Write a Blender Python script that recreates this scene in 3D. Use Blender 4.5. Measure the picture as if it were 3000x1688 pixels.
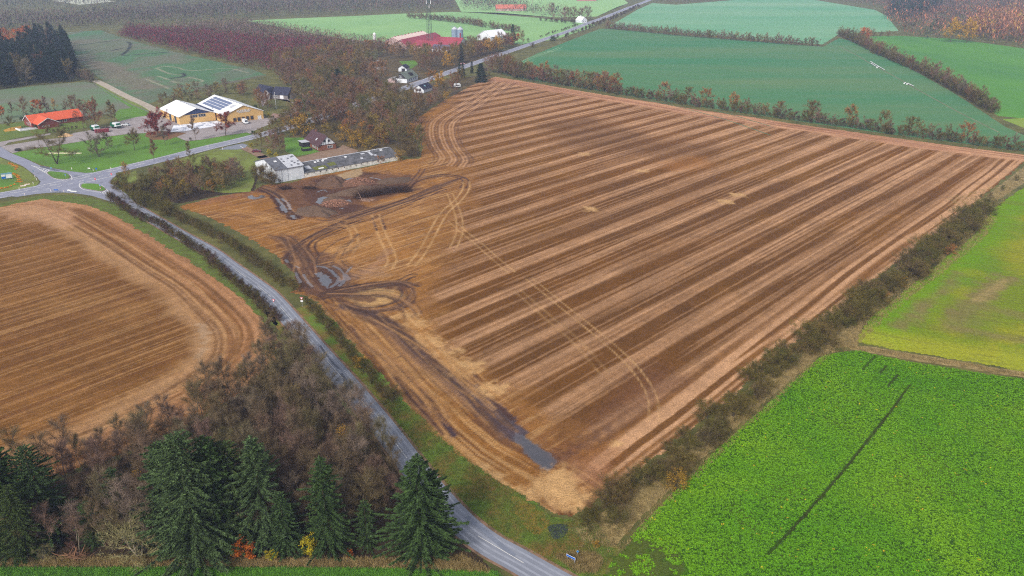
import bpy, math, random
import numpy as np
from mathutils import Vector, Matrix

# ------------------------------------------------------------------ scene clearing
for o in list(bpy.data.objects):
    bpy.data.objects.remove(o)
S = bpy.context.scene
COL = S.collection

# ------------------------------------------------------------------ camera
CAM_H = 90.0
FOC = 2340.0                       # focal length in pixels of the 3000 px wide photo
PITCH = math.atan(1002.0 / FOC)    # horizon lies 1002 px above the centre
cam = bpy.data.cameras.new('camera')
cam.sensor_width = 36.0
cam.lens = 36.0 * FOC / 3000.0
cam.clip_start = 1.0
cam.clip_end = 20000.0
camo = bpy.data.objects.new('camera', cam)
COL.objects.link(camo)
camo.location = (0, 0, CAM_H)
camo.rotation_euler = (math.pi / 2 - PITCH, 0, 0)
S.camera = camo

# ------------------------------------------------------------------ sky, sun, exposure
SUN_EL, SUN_AZ = math.radians(38), math.radians(205)
W = bpy.data.worlds.new("World")
S.world = W
W.use_nodes = True
nt = W.node_tree
bg = nt.nodes['Background']
sky = nt.nodes.new('ShaderNodeTexSky')
sky.sky_type = 'NISHITA'
sky.sun_disc = False
sky.sun_elevation = SUN_EL
sky.sun_rotation = SUN_AZ
sky.air_density = 1.0
sky.dust_density = 3.0
sky.ozone_density = 1.0
hs_ = nt.nodes.new('ShaderNodeHueSaturation')      # thin overcast: the blue is mostly washed out
hs_.inputs['Saturation'].default_value = 0.4
nt.links.new(sky.outputs[0], hs_.inputs['Color'])
nt.links.new(hs_.outputs[0], bg.inputs[0])
bg.inputs[1].default_value = 0.088
sun = bpy.data.lights.new('sun', 'SUN')
sun.energy = 1.5
sun.angle = math.radians(14)
sun.color = (1.0, 0.94, 0.86)
suno = bpy.data.objects.new('sun', sun)
COL.objects.link(suno)
sd = Vector((math.sin(SUN_AZ) * math.cos(SUN_EL), math.cos(SUN_AZ) * math.cos(SUN_EL), math.sin(SUN_EL)))
suno.rotation_euler = sd.to_track_quat('Z', 'Y').to_euler()
S.view_settings.view_transform = 'Standard'
S.view_settings.look = 'None'
S.view_settings.exposure = 1.3
S.view_settings.gamma = 1.0
S.view_settings.use_curve_mapping = False
S.render.engine = 'CYCLES'
S.cycles.max_bounces = 6
S.cycles.diffuse_bounces = 3
S.cycles.glossy_bounces = 2
S.cycles.transparent_max_bounces = 4
S.cycles.volume_bounces = 1
S.cycles.use_denoising = False
S.cycles.filter_width = 1.15
S.cycles.use_adaptive_sampling = False
HAZE_DENSITY = 0.00015

# ------------------------------------------------------------------ picture point -> ground point
CT, ST = math.cos(PITCH), math.sin(PITCH)
def N(x, y, z=0.0):
    """ground point (or point at height z) seen at native photo pixel x, y"""
    dx = (x - 1500) / FOC; dy = -(y - 844) / FOC
    d = (dx, CT + dy * ST, -ST + dy * CT)
    t = (z - CAM_H) / d[2]
    return (d[0] * t, d[1] * t)
def P(x, y, z=0.0):
    return N(x * 1.16505, y * 1.16505, z)
def crop(ox, oy, w, W_=2576.0):
    s = w / W_
    return lambda x, y, z=0.0: N(ox + x * s, oy + y * s, z)
C5 = crop(0, 250, 400); C6 = crop(400, 250, 400); C7 = crop(700, 350, 550, 2571.0)
C8 = crop(0, 400, 400); CD = crop(700, 200, 300, 1454.0); CF = crop(1050, 70, 400, 1456.0)
CG = crop(1350, 0, 400, 1456.0); CH_ = crop(1100, 160, 260, 1456.0); CW = crop(0, 480, 160, 1456.0)
K2 = crop(750, 500, 750, 2575.0); K6 = crop(750, 850, 750, 2575.0); K3 = crop(1500, 1266, 750, 2575.0)
K1 = crop(0, 0, 750, 2575.0); KB = crop(750, 1266, 750, 2575.0); KA = crop(0, 1266, 750, 2575.0)
KR = crop(2250, 0, 750, 2575.0); KM = crop(750, 0, 750, 2575.0); KT = crop(1500, 0, 750, 2575.0)
KL = crop(0, 500, 750, 2575.0); KL2 = crop(0, 900, 750, 2575.0); KG = crop(2250, 800, 750, 2575.0)
KH = crop(2250, 1266, 750, 1456.0); K4 = crop(2250, 400, 750, 2575.0)

# ------------------------------------------------------------------ helpers
def tag(o, label=None, cat=None, group=None, kind=None):
    if label: o['label'] = label
    if cat: o['category'] = cat
    if group: o['group'] = group
    if kind: o['kind'] = kind
    return o

def link(name, mesh, parent=None, loc=None):
    o = bpy.data.objects.new(name, mesh)
    COL.objects.link(o)
    if parent is not None: o.parent = parent
    if loc is not None: o.location = loc
    return o

def npmesh(name, V, F, mat, cols=None, vals=None, smooth=False):
    """V (n,3); F (m,k) index array or list of such arrays"""
    if not isinstance(F, list): F = [F]
    F = [f for f in F if len(f)]
    me = bpy.data.meshes.new(name)
    V = np.asarray(V, np.float32)
    me.vertices.add(len(V)); me.vertices.foreach_set('co', V.ravel())
    lt = np.concatenate([np.full(len(f), f.shape[1], np.int32) for f in F])
    li = np.concatenate([np.asarray(f, np.int32).ravel() for f in F])
    ls = np.concatenate([[0], np.cumsum(lt)[:-1]]).astype(np.int32)
    me.loops.add(len(li)); me.loops.foreach_set('vertex_index', li)
    me.polygons.add(len(lt)); me.polygons.foreach_set('loop_start', ls); me.polygons.foreach_set('loop_total', lt)
    if smooth: me.polygons.foreach_set('use_smooth', np.ones(len(lt), bool))
    if cols is not None:
        a = me.attributes.new('tone', 'FLOAT_COLOR', 'POINT')
        c = np.ones((len(V), 4), np.float32); c[:, :cols.shape[1]] = cols
        a.data.foreach_set('color', c.ravel())
    if vals is not None:
        a = me.attributes.new('wet', 'FLOAT', 'POINT')
        a.data.foreach_set('value', np.asarray(vals, np.float32))
    me.update()
    if mat: me.materials.append(mat)
    return me

class MB:
    """collects simple solids; build() links them as one mesh object"""
    def __init__(s): s.v = []; s.f = []
    def add(s, vs, fs):
        n = len(s.v); s.v += [tuple(v) for v in vs]; s.f += [tuple(i + n for i in f) for f in fs]; return s
    def box(s, c, size, rz=0.0, rx=0.0):
        hx, hy, hz = size[0] / 2, size[1] / 2, size[2] / 2
        M = Matrix.Translation(c) @ Matrix.Rotation(rz, 4, 'Z') @ Matrix.Rotation(rx, 4, 'X')
        vs = [M @ Vector((x, y, z)) for x in (-hx, hx) for y in (-hy, hy) for z in (-hz, hz)]
        return s.add(vs, [(0, 1, 3, 2), (4, 6, 7, 5), (0, 4, 5, 1), (2, 3, 7, 6), (0, 2, 6, 4), (1, 5, 7, 3)])
    def bb(s, x0, x1, y0, y1, z0, z1):
        return s.box(((x0 + x1) / 2, (y0 + y1) / 2, (z0 + z1) / 2), (x1 - x0, y1 - y0, z1 - z0))
    def prism(s, prof, axis, a0, a1):
        """profile [(p,q)] extruded along axis 'x' or 'y' (q is z)"""
        n = len(prof)
        if axis == 'x': A = [(a0, p, q) for p, q in prof]; B = [(a1, p, q) for p, q in prof]
        elif axis == 'y': A = [(p, a0, q) for p, q in prof]; B = [(p, a1, q) for p, q in prof]
        else: A = [(p, q, a0) for p, q in prof]; B = [(p, q, a1) for p, q in prof]
        fs = [tuple(range(n))[::-1], tuple(range(n, 2 * n))] + [(i, (i + 1) % n, n + (i + 1) % n, n + i) for i in range(n)]
        return s.add(A + B, fs)
    def tube(s, pts, rad, sides=8, cap=True):
        pts = [Vector(p) for p in pts]
        if not hasattr(rad, '__len__'): rad = [rad] * len(pts)
        rings = []
        for i, p in enumerate(pts):
            d = (pts[min(i + 1, len(pts) - 1)] - pts[max(i - 1, 0)]).normalized()
            a = d.orthogonal().normalized() if abs(d.z) < .95 else Vector((1, 0, 0))
            a = (a - d * a.dot(d)).normalized(); b = d.cross(a)
            rings.append([p + (a * math.cos(2 * math.pi * k / sides) + b * math.sin(2 * math.pi * k / sides)) * rad[i] for k in range(sides)])
        vs = [v for r in rings for v in r]; fs = []
        for i in range(len(pts) - 1):
            for k in range(sides):
                k2 = (k + 1) % sides
                fs.append((i * sides + k, i * sides + k2, (i + 1) * sides + k2, (i + 1) * sides + k))
        if cap: fs += [tuple(range(sides))[::-1], tuple((len(pts) - 1) * sides + k for k in range(sides))]
        return s.add(vs, fs)
    def build(s, name, mat, parent=None, bevel=0.0, loc=None, smooth=False):
        me = bpy.data.meshes.new(name)
        me.from_pydata(s.v, [], s.f); me.validate(); me.update()
        me.materials.append(mat)
        if smooth:
            for p in me.polygons: p.use_smooth = True
        o = link(name, me, parent, loc)
        if bevel:
            m = o.modifiers.new('bevel', 'BEVEL'); m.width = bevel; m.segments = 2; m.limit_method = 'ANGLE'
        return o

def empty(name, loc, rz=0.0, label=None, cat=None, group=None):
    o = bpy.data.objects.new(name, None); COL.objects.link(o)
    o.empty_display_size = 0.5
    o.location = (loc[0], loc[1], loc[2] if len(loc) > 2 else 0.0); o.rotation_euler = (0, 0, rz)
    return tag(o, label, cat, group)

def copy_tree(o, parent=None):
    c = o.copy(); COL.objects.link(c); c.parent = parent
    for ch in KIDS.get(o.name, []):
        copy_tree(ch, c)
    return c
KIDS = {}
def remember(o):
    KIDS[o.name] = list(o.children)
    for c in o.children: remember(c)

# ------------------------------------------------------------------ noise in numpy
def vnoise(x, y, seed=0):
    xi = np.floor(x).astype(np.int64); yi = np.floor(y).astype(np.int64)
    fx = x - xi; fy = y - yi
    fx = fx * fx * (3 - 2 * fx); fy = fy * fy * (3 - 2 * fy)
    def h(a, b):
        n = (a * 374761393 + b * 668265263 + seed * 1442695041) & 0xffffffff
        n = ((n ^ (n >> 13)) * 1274126177) & 0xffffffff
        return ((n ^ (n >> 16)) & 0xffff) / 65535.0
    return (h(xi, yi) * (1 - fx) + h(xi + 1, yi) * fx) * (1 - fy) + (h(xi, yi + 1) * (1 - fx) + h(xi + 1, yi + 1) * fx) * fy
def fbm(x, y, seed=0, oct=3):
    s = 0; a = 1; t = 0
    for k in range(oct):
        s = s + a * vnoise(x * 2 ** k, y * 2 ** k, seed + k * 17); t += a; a *= .55
    return s / t
def sstep(a, b, x):
    t = np.clip((x - a) / (b - a), 0, 1); return t * t * (3 - 2 * t)
def inpoly(X, Y, poly):
    r = np.zeros(X.shape, bool); n = len(poly)
    for i in range(n):
        x0, y0 = poly[i]; x1, y1 = poly[(i + 1) % n]
        if y0 == y1: continue
        c = ((Y >= min(y0, y1)) & (Y < max(y0, y1))) & (X < (x1 - x0) * (Y - y0) / (y1 - y0) + x0)
        r ^= c
    return r
def smooth_line(pts, n=6, closed=False):
    P_ = [np.array(p, float) for p in pts]; out = []
    m = len(P_)
    rng_ = range(m) if closed else range(m - 1)
    for i in rng_:
        p0 = P_[(i - 1) % m] if (closed or i > 0) else 2 * P_[0] - P_[1]
        p1 = P_[i]; p2 = P_[(i + 1) % m]
        p3 = P_[(i + 2) % m] if (closed or i + 2 < m) else 2 * P_[-1] - P_[-2]
        for k in range(n):
            t = k / n
            out.append(.5 * ((2 * p1) + (-p0 + p2) * t + (2 * p0 - 5 * p1 + 4 * p2 - p3) * t * t + (-p0 + 3 * p1 - 3 * p2 + p3) * t ** 3))
    if not closed: out.append(P_[-1])
    return [tuple(p) for p in out]
def seg_dist(X, Y, line):
    """distance to a polyline, and running length along it at the nearest point"""
    best = np.full(X.shape, 1e9); run = np.zeros(X.shape); acc = 0.0
    side = np.zeros(X.shape)
    for (x0, y0), (x1, y1) in zip(line[:-1], line[1:]):
        dx, dy = x1 - x0, y1 - y0; L = math.hypot(dx, dy)
        if L < 1e-6: continue
        t = np.clip(((X - x0) * dx + (Y - y0) * dy) / (L * L), 0, 1)
        d = np.hypot(X - x0 - t * dx, Y - y0 - t * dy)
        m = d < best
        best = np.where(m, d, best); run = np.where(m, acc + t * L, run)
        side = np.where(m, np.sign(dx * (Y - y0) - dy * (X - x0)), side)
        acc += L
    return best, run, side

# ------------------------------------------------------------------ materials
MATS = {}
def _bsdf(m): return m.node_tree.nodes['Principled BSDF']
def mat(name, col, col2=None, scale=1.0, rough=0.9, bump=0.0, metal=0.0, detail=6, spec=0.25, bscale=None, stops=(0.35, 0.65), stretch=None):
    """plain procedural material: two tones mixed by noise, optional bump"""
    if name in MATS: return MATS[name]
    m = bpy.data.materials.new(name); m.use_nodes = True; t = m.node_tree; b = _bsdf(m)
    b.inputs['Roughness'].default_value = rough; b.inputs['Metallic'].default_value = metal
    b.inputs['Specular IOR Level'].default_value = spec
    tc = t.nodes.new('ShaderNodeTexCoord'); src = tc.outputs['Object']
    if stretch:
        mp = t.nodes.new('ShaderNodeMapping'); mp.inputs['Scale'].default_value = stretch[:3]
        mp.inputs['Rotation'].default_value = (0, 0, stretch[3] if len(stretch) > 3 else 0)
        t.links.new(src, mp.inputs[0]); src = mp.outputs[0]
    nz = t.nodes.new('ShaderNodeTexNoise'); nz.inputs['Scale'].default_value = scale; nz.inputs['Detail'].default_value = detail
    nz.inputs['Roughness'].default_value = .65
    t.links.new(src, nz.inputs['Vector'])
    cr = t.nodes.new('ShaderNodeValToRGB')
    c2 = col2 or tuple(c * .8 for c in col)
    cr.color_ramp.elements[0].position = stops[0]; cr.color_ramp.elements[0].color = (*c2, 1)
    cr.color_ramp.elements[1].position = stops[1]; cr.color_ramp.elements[1].color = (*col, 1)
    t.links.new(nz.outputs['Fac'], cr.inputs[0]); t.links.new(cr.outputs[0], b.inputs['Base Color'])
    if bump:
        n2 = t.nodes.new('ShaderNodeTexNoise'); n2.inputs['Scale'].default_value = bscale or scale * 4; n2.inputs['Detail'].default_value = 4
        t.links.new(tc.outputs['Object'], n2.inputs['Vector'])
        bp = t.nodes.new('ShaderNodeBump'); bp.inputs['Strength'].default_value = .8; bp.inputs['Distance'].default_value = bump
        t.links.new(n2.outputs['Fac'], bp.inputs['Height']); t.links.new(bp.outputs[0], b.inputs['Normal'])
    MATS[name] = m
    return m

def mat_tone(name, grain=((1.6, .5), (7.0, .45)), rough=.95, bump=.12, bscale=3.0, stretch=None, wet=False, two=None):
    """colour from the surface's own 'tone' attribute, broken up by fine noise; 'wet' makes standing water glossy"""
    m = bpy.data.materials.new(name); m.use_nodes = True; t = m.node_tree; b = _bsdf(m)
    b.inputs['Specular IOR Level'].default_value = .04
    at = t.nodes.new('ShaderNodeAttribute'); at.attribute_name = 'tone'
    tc = t.nodes.new('ShaderNodeTexCoord'); src = tc.outputs['Object']
    if stretch:
        mp = t.nodes.new('ShaderNodeMapping'); mp.inputs['Rotation'].default_value = (0, 0, stretch[0]); mp.inputs['Scale'].default_value = (1, stretch[1], 1)
        t.links.new(src, mp.inputs[0]); srcs = mp.outputs[0]
    else: srcs = src
    cur = at.outputs['Color']
    for i, (sc, amt) in enumerate(grain):
        nz = t.nodes.new('ShaderNodeTexNoise'); nz.inputs['Scale'].default_value = sc; nz.inputs['Detail'].default_value = 3
        nz.inputs['Roughness'].default_value = .7
        t.links.new(srcs if i % 2 == 0 else src, nz.inputs['Vector'])
        mr = t.nodes.new('ShaderNodeMapRange'); mr.inputs[1].default_value = .32; mr.inputs[2].default_value = .68
        mr.inputs[3].default_value = 1 - amt; mr.inputs[4].default_value = 1 + amt
        t.links.new(nz.outputs['Fac'], mr.inputs[0])
        mx = t.nodes.new('ShaderNodeVectorMath'); mx.operation = 'SCALE'
        t.links.new(cur, mx.inputs[0]); t.links.new(mr.outputs[0], mx.inputs['Scale']); cur = mx.outputs[0]
    t.links.new(cur, b.inputs['Base Color'])
    n2 = t.nodes.new('ShaderNodeTexNoise'); n2.inputs['Scale'].default_value = bscale; n2.inputs['Detail'].default_value = 4
    t.links.new(src, n2.inputs['Vector'])
    bp = t.nodes.new('ShaderNodeBump'); bp.inputs['Distance'].default_value = bump; bp.inputs['Strength'].default_value = .9
    t.links.new(n2.outputs['Fac'], bp.inputs['Height']); t.links.new(bp.outputs[0], b.inputs['Normal'])
    b.inputs['Roughness'].default_value = rough
    if wet:
        aw = t.nodes.new('ShaderNodeAttribute'); aw.attribute_name = 'wet'
        mr = t.nodes.new('ShaderNodeMapRange'); mr.inputs[1].default_value = .45; mr.inputs[2].default_value = .6
        mr.inputs[3].default_value = rough; mr.inputs[4].default_value = .16
        t.links.new(aw.outputs['Fac'], mr.inputs[0]); t.links.new(mr.outputs[0], b.inputs['Roughness'])
        ms = t.nodes.new('ShaderNodeMapRange'); ms.inputs[1].default_value = .45; ms.inputs[2].default_value = .6
        ms.inputs[3].default_value = .9; ms.inputs[4].default_value = 0.02
        t.links.new(aw.outputs['Fac'], ms.inputs[0]); t.links.new(ms.outputs[0], bp.inputs['Strength'])
        m3 = t.nodes.new('ShaderNodeMapRange'); m3.inputs[1].default_value = .45; m3.inputs[2].default_value = .6
        m3.inputs[3].default_value = .04; m3.inputs[4].default_value = 1.0
        t.links.new(aw.outputs['Fac'], m3.inputs[0]); t.links.new(m3.outputs[0], b.inputs['Specular IOR Level'])
    return m

def mat_leaf(name, cols, rough=.85, pos_scale=.5, dark=.6):
    """foliage or twigs: the colour of each tree drawn from a ramp by the object's own random number, clumps by noise"""
    if name in MATS: return MATS[name]
    m = bpy.data.materials.new(name); m.use_nodes = True; t = m.node_tree; b = _bsdf(m)
    b.inputs['Roughness'].default_value = rough; b.inputs['Specular IOR Level'].default_value = .15
    oi = t.nodes.new('ShaderNodeObjectInfo')
    cr = t.nodes.new('ShaderNodeValToRGB'); cr.color_ramp.interpolation = 'LINEAR'
    els = cr.color_ramp.elements
    while len(els) < len(cols): els.new(.5)
    for i, c in enumerate(cols):
        els[i].position = i / max(1, len(cols) - 1); els[i].color = (*c, 1)
    t.links.new(oi.outputs['Random'], cr.inputs[0])
    tc = t.nodes.new('ShaderNodeTexCoord')
    nz = t.nodes.new('ShaderNodeTexNoise'); nz.inputs['Scale'].default_value = pos_scale; nz.inputs['Detail'].default_value = 3
    t.links.new(tc.outputs['Object'], nz.inputs['Vector'])
    mr = t.nodes.new('ShaderNodeMapRange'); mr.inputs[1].default_value = .35; mr.inputs[2].default_value = .65
    mr.inputs[3].default_value = dark; mr.inputs[4].default_value = 1.35
    t.links.new(nz.outputs['Fac'], mr.inputs[0])
    mx = t.nodes.new('ShaderNodeVectorMath'); mx.operation = 'SCALE'
    t.links.new(cr.outputs[0], mx.inputs[0]); t.links.new(mr.outputs[0], mx.inputs['Scale'])
    t.links.new(mx.outputs[0], b.inputs['Base Color'])
    MATS[name] = m
    return m

# ------------------------------------------------------------------ flat sheets of the setting
def sheet(name, pts, z, material, rag=0.0, seg=.9, kind='structure', label=None, cat=None, seed=0, smooth=0):
    """a ground sheet with a slightly uneven edge"""
    pts = [tuple(p[:2]) for p in pts]
    if smooth: pts = smooth_line(pts, smooth, True)
    rnd = random.Random(seed + len(pts)); out = []; rag *= .55
    n = len(pts)
    for i in range(n):
        a, b = pts[i], pts[(i + 1) % n]; L = math.hypot(b[0] - a[0], b[1] - a[1])
        k = max(1, int(L / seg)) if rag else 1
        k = min(k, 160)
        for j in range(k):
            t = j / k; x = a[0] + (b[0] - a[0]) * t; y = a[1] + (b[1] - a[1]) * t
            if rag: x += rnd.uniform(-rag, rag); y += rnd.uniform(-rag, rag)
            out.append((x, y, 0))
    me = bpy.data.meshes.new(name)
    import bmesh
    bm = bmesh.new(); vs = [bm.verts.new(p) for p in out]
    try:
        f = bm.faces.new(vs); bmesh.ops.triangulate(bm, faces=[f], ngon_method='EAR_CLIP')
    except Exception as e: print('sheet', name, e)
    for f in bm.faces:
        f.normal_update()
        if f.normal.z < 0: f.normal_flip()
    bm.to_mesh(me); bm.free()
    me.materials.append(material)
    o = link(name, me, loc=(0, 0, z))
    return tag(o, label, cat, kind=kind)

def ribbon(name, line, w, z, material, kind='structure', off=0.0, label=None, cat=None, taper=None):
    line = [np.array(p[:2], float) for p in line]; V = []; F = []
    for i, p in enumerate(line):
        d = line[min(i + 1, len(line) - 1)] - line[max(i - 1, 0)]; d /= np.linalg.norm(d); n = np.array([-d[1], d[0]])
        ww = w if taper is None else w * taper[i]
        a = p + n * (off + ww / 2); b = p + n * (off - ww / 2)
        V += [(a[0], a[1], 0), (b[0], b[1], 0)]
        if i: k = 2 * i; F.append((k - 2, k - 1, k + 1, k))
    me = npmesh(name, np.array(V), np.array(F), material)
    return tag(link(name, me, loc=(0, 0, z)), label, cat, kind=kind)

def dashes(line, dash, gap, w, off=0.0, start=0.0):
    """list of quads along a line"""
    L = [np.array(p[:2], float) for p in line]; s = [0.0]
    for a, b in zip(L[:-1], L[1:]): s.append(s[-1] + np.linalg.norm(b - a))
    def at(d):
        i = int(np.searchsorted(s, d) - 1); i = max(0, min(i, len(L) - 2))
        u = (L[i + 1] - L[i]) / (s[i + 1] - s[i]); return L[i] + u * (d - s[i]), u
    V = []; F = []; d = start
    while d + dash < s[-1]:
        for q in (d, d + dash):
            p, u = at(q); n = np.array([-u[1], u[0]])
            for sg in (1, -1):
                c = p + n * (off + sg * w / 2); V.append((c[0], c[1], 0))
        k = len(V) - 4; F.append((k, k + 1, k + 3, k + 2)); d += dash + gap
    return V, F

def painted_grid(name, poly, step, z, material, painter, rag=.6, seed=3):
    """fine ground sheet whose own soil and stubble tones are set per point by painter(X, Y) -> colours, wetness, keep"""
    xs = [p[0] for p in poly]; ys = [p[1] for p in poly]
    gx = np.arange(min(xs) - 1, max(xs) + 1, step); gy = np.arange(min(ys) - 1, max(ys) + 1, step)
    X, Y = np.meshgrid(gx, gy)
    jx = (fbm(X / 2.3, Y / 2.3, seed) - .5) * 2 * rag * 2; jy = (fbm(X / 2.3, Y / 2.3, seed + 5) - .5) * 2 * rag * 2
    K = inpoly(X + jx, Y + jy, poly)
    cell = K[:-1, :-1] & K[1:, :-1] & K[:-1, 1:] & K[1:, 1:]
    used = np.zeros(K.shape, bool)
    used[:-1, :-1] |= cell; used[1:, :-1] |= cell; used[:-1, 1:] |= cell; used[1:, 1:] |= cell
    idx = -np.ones(K.shape, np.int64); idx[used] = np.arange(used.sum())
    x = X[used]; y = Y[used]
    cols, wet = painter(x, y)
    r, c = np.nonzero(cell)
    F = np.stack([idx[r, c], idx[r, c + 1], idx[r + 1, c + 1], idx[r + 1, c]], 1)
    V = np.stack([x, y, np.zeros_like(x)], 1)
    me = npmesh(name, V, F, material, cols=np.clip(cols, 0.004, 1), vals=wet)
    o = link(name, me, loc=(0, 0, z)); o['kind'] = 'structure'
    return o

class Painter:
    def __init__(s, x, y, base):
        s.x = x; s.y = y; s.c = np.empty((len(x), 3)); s.c[:] = base; s.w = np.zeros(len(x))
    def mix(s, col, m):
        m = np.clip(m, 0, 1)[:, None]; s.c = s.c * (1 - m) + np.array(col) * m
    def stroke(s, line, width, col, k=1.0, soft=.5, pair=0.0, wet=0.0, rough=.5, seed=1, sm=6, rs=1.5):
        """a track: polyline (ground points), one or two wheel marks"""
        if sm and len(line) > 2: line = smooth_line(line, sm)
        xs = [p[0] for p in line]; ys = [p[1] for p in line]; mg = width + pair + 2
        sel = np.nonzero((s.x > min(xs) - mg) & (s.x < max(xs) + mg) & (s.y > min(ys) - mg) & (s.y < max(ys) + mg))[0]
        if not len(sel): return
        x = s.x[sel]; y = s.y[sel]
        d, run, sd_ = seg_dist(x, y, line)
        if pair:
            a_, b_ = np.array(line[0]), np.array(line[1]); u0 = (b_ - a_) / (np.linalg.norm(b_ - a_) + 1e-9)
            c_, e_ = np.array(line[-2]), np.array(line[-1]); u1 = (e_ - c_) / (np.linalg.norm(e_ - c_) + 1e-9)
            over = ((x - a_[0]) * u0[0] + (y - a_[1]) * u0[1] < 0) & (run < .01) | ((x - e_[0]) * u1[0] + (y - e_[1]) * u1[1] > 0) & (run > run.max() - .01)
            d = np.where(over, 99, np.abs(d - pair / 2))
        nz = fbm(x / rs, y / rs, seed, 3)
        m = (1 - sstep(width / 2 - soft, width / 2 + soft, d + (nz - .5) * rough * width)) * k
        m *= .55 + .9 * fbm(run / 9.0, d * 0 + seed, seed + 9, 2)
        m = np.clip(m, 0, 1)
        s.c[sel] = s.c[sel] * (1 - m[:, None]) + np.array(col) * m[:, None]
        if wet: s.w[sel] = np.maximum(s.w[sel], np.where(m > .55, wet, 0))
    def bundle(s, line, half, n, cols, w=.42, k=.8, seed=0, sm=6):
        """a worn lane: many separate thin wheel marks wandering beside each other"""
        L = [np.array(p) for p in (smooth_line(line, sm) if sm else line)]; r = random.Random(seed)
        nn = []
        for i in range(len(L)):
            d = L[min(i + 1, len(L) - 1)] - L[max(i - 1, 0)]; d = d / (np.linalg.norm(d) + 1e-9); nn.append(np.array([-d[1], d[0]]))
        for j in range(n):
            o0, o1, o2 = (r.uniform(-half, half) for _ in range(3)); m = len(L) - 1
            a = int(m * r.uniform(0, .35)); b = int(m * r.uniform(.65, 1)) + 1
            pts = [tuple(L[i] + nn[i] * (o0 * (1 - i / m) + o1 * i / m + o2 * .5 * math.sin(3.1 * i / m))) for i in range(a, min(b + 1, m + 1))]
            if len(pts) > 2: s.stroke(pts, w * r.uniform(.7, 1.5), cols[j % len(cols)], k * r.uniform(.6, 1.1), soft=.3, rough=.9, seed=seed + j, sm=0, rs=1.0)
    def blob(s, poly, col, k=1.0, soft=3.0, rough=3.0, rs=4.0, wet=0.0, seed=2, streak=None):
        xs = [p[0] for p in poly]; ys = [p[1] for p in poly]; mg = soft + rough + 2
        sel = np.nonzero((s.x > min(xs) - mg) & (s.x < max(xs) + mg) & (s.y > min(ys) - mg) & (s.y < max(ys) + mg))[0]
        if not len(sel): return
        x = s.x[sel]; y = s.y[sel]
        ins = inpoly(x, y, poly); d = seg_dist(x, y, list(poly) + [poly[0]])[0]; d = np.where(ins, -d, d)
        if streak is not None:
            a, l = streak; u = x * math.cos(a) + y * math.sin(a); v = -x * math.sin(a) + y * math.cos(a)
            nz = fbm(u / l, v / rs, seed, 3)
        else: nz = fbm(x / rs, y / rs, seed, 3)
        m = (1 - sstep(-soft, soft, d + (nz - .5) * rough * 2)) * k
        s.c[sel] = s.c[sel] * (1 - m[:, None]) + np.array(col) * m[:, None]
        if wet: s.w[sel] = np.maximum(s.w[sel], np.where(m > .5, wet, 0))
def PL(f, *pts): return [f(*p) for p in pts]
# ------------------------------------------------------------------ colours: surface albedo from a daylight reading
def A(r, g, b, k=0.72):
    def l(c):
        c /= 255.0
        return c / 12.92 if c <= .04045 else ((c + .055) / 1.055) ** 2.4
    return (min(.9, l(r) * k), min(.9, l(g) * k), min(.9, l(b) * k))

# ================================================================== GROUND
ground_m = mat('ground_grass', A(112, 108, 52), A(70, 74, 34), scale=.09, rough=.95, bump=.25, bscale=1.2, detail=9)
sheet('ground', [(-6000, -300), (6000, -300), (6000, 9000), (-6000, 9000)], 0, ground_m)

# ---- the big stubble field -------------------------------------------------
FIELD = PL(P, (455, 516), (560, 492), (640, 478), (660, 466), (740, 458), (765, 446), (900, 424), (1010, 402), (1055, 398), (1062, 372),
           (1040, 345), (1036, 318), (1052, 296), (1085, 272), (1130, 245), (1185, 215), (1245, 193), (1310, 203), (1420, 222), (1540, 242),
           (1650, 258), (1760, 277), (1880, 293), (2000, 312), (2120, 328), (2250, 347), (2400, 367), (2575, 389), (2590, 396),
           (2540, 440), (2480, 487), (2440, 525), (2330, 605), (2200, 705), (2100, 788), (2000, 868), (1880, 965), (1760, 1065),
           (1650, 1150), (1560, 1225), (1490, 1280), (1440, 1306), (1385, 1296), (1330, 1255), (1250, 1212), (1170, 1162), (1090, 1092),
           (1040, 1035), (985, 985), (930, 915), (870, 850), (820, 790), (790, 755), (752, 742), (725, 738), (745, 722), (735, 690), (690, 640), (600, 585),
           (520, 545), (455, 524))
TD = np.array([.684, .73]); ND = np.array([.73, -.684])
LEFT_END = PL(P, (1140, 240), (1120, 300), (1135, 380), (1155, 450), (1150, 520), (1120, 590), (1060, 690), (1040, 760), (1085, 850),
              (1150, 920), (1215, 985), (1290, 1010), (1400, 1080), (1500, 1150), (1540, 1230), (1500, 1300))
EDGE_R = PL(P, (2590, 396), (2540, 440), (2480, 487), (2440, 525), (2330, 605), (2200, 705), (2100, 788), (2000, 868), (1880, 965), (1760, 1065),
            (1650, 1150), (1560, 1225), (1490, 1280))
EDGE_T = PL(P, (1245, 193), (1310, 203), (1420, 222), (1540, 242), (1650, 258), (1760, 277), (1880, 293), (2000, 312), (2120, 328), (2250, 347), (2400, 367), (2590, 391))
EDGE_L = PL(P, (752, 742), (790, 755), (820, 790), (870, 850), (930, 915), (985, 985), (1040, 1035), (1090, 1092), (1170, 1162), (1250, 1212), (1330, 1255), (1385, 1296))

cDARK = A(117, 76, 30); cDARK2 = A(100, 67, 33); cLITE = A(196, 152, 114); cGOLD = A(154, 106, 52); cBROWN = A(134, 92, 50)
cMUD = A(78, 54, 46); cMUD2 = A(102, 72, 54); cSTRAW = A(196, 156, 106); cWATER = A(74, 70, 74); cORANGE = A(134, 90, 42)

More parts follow.
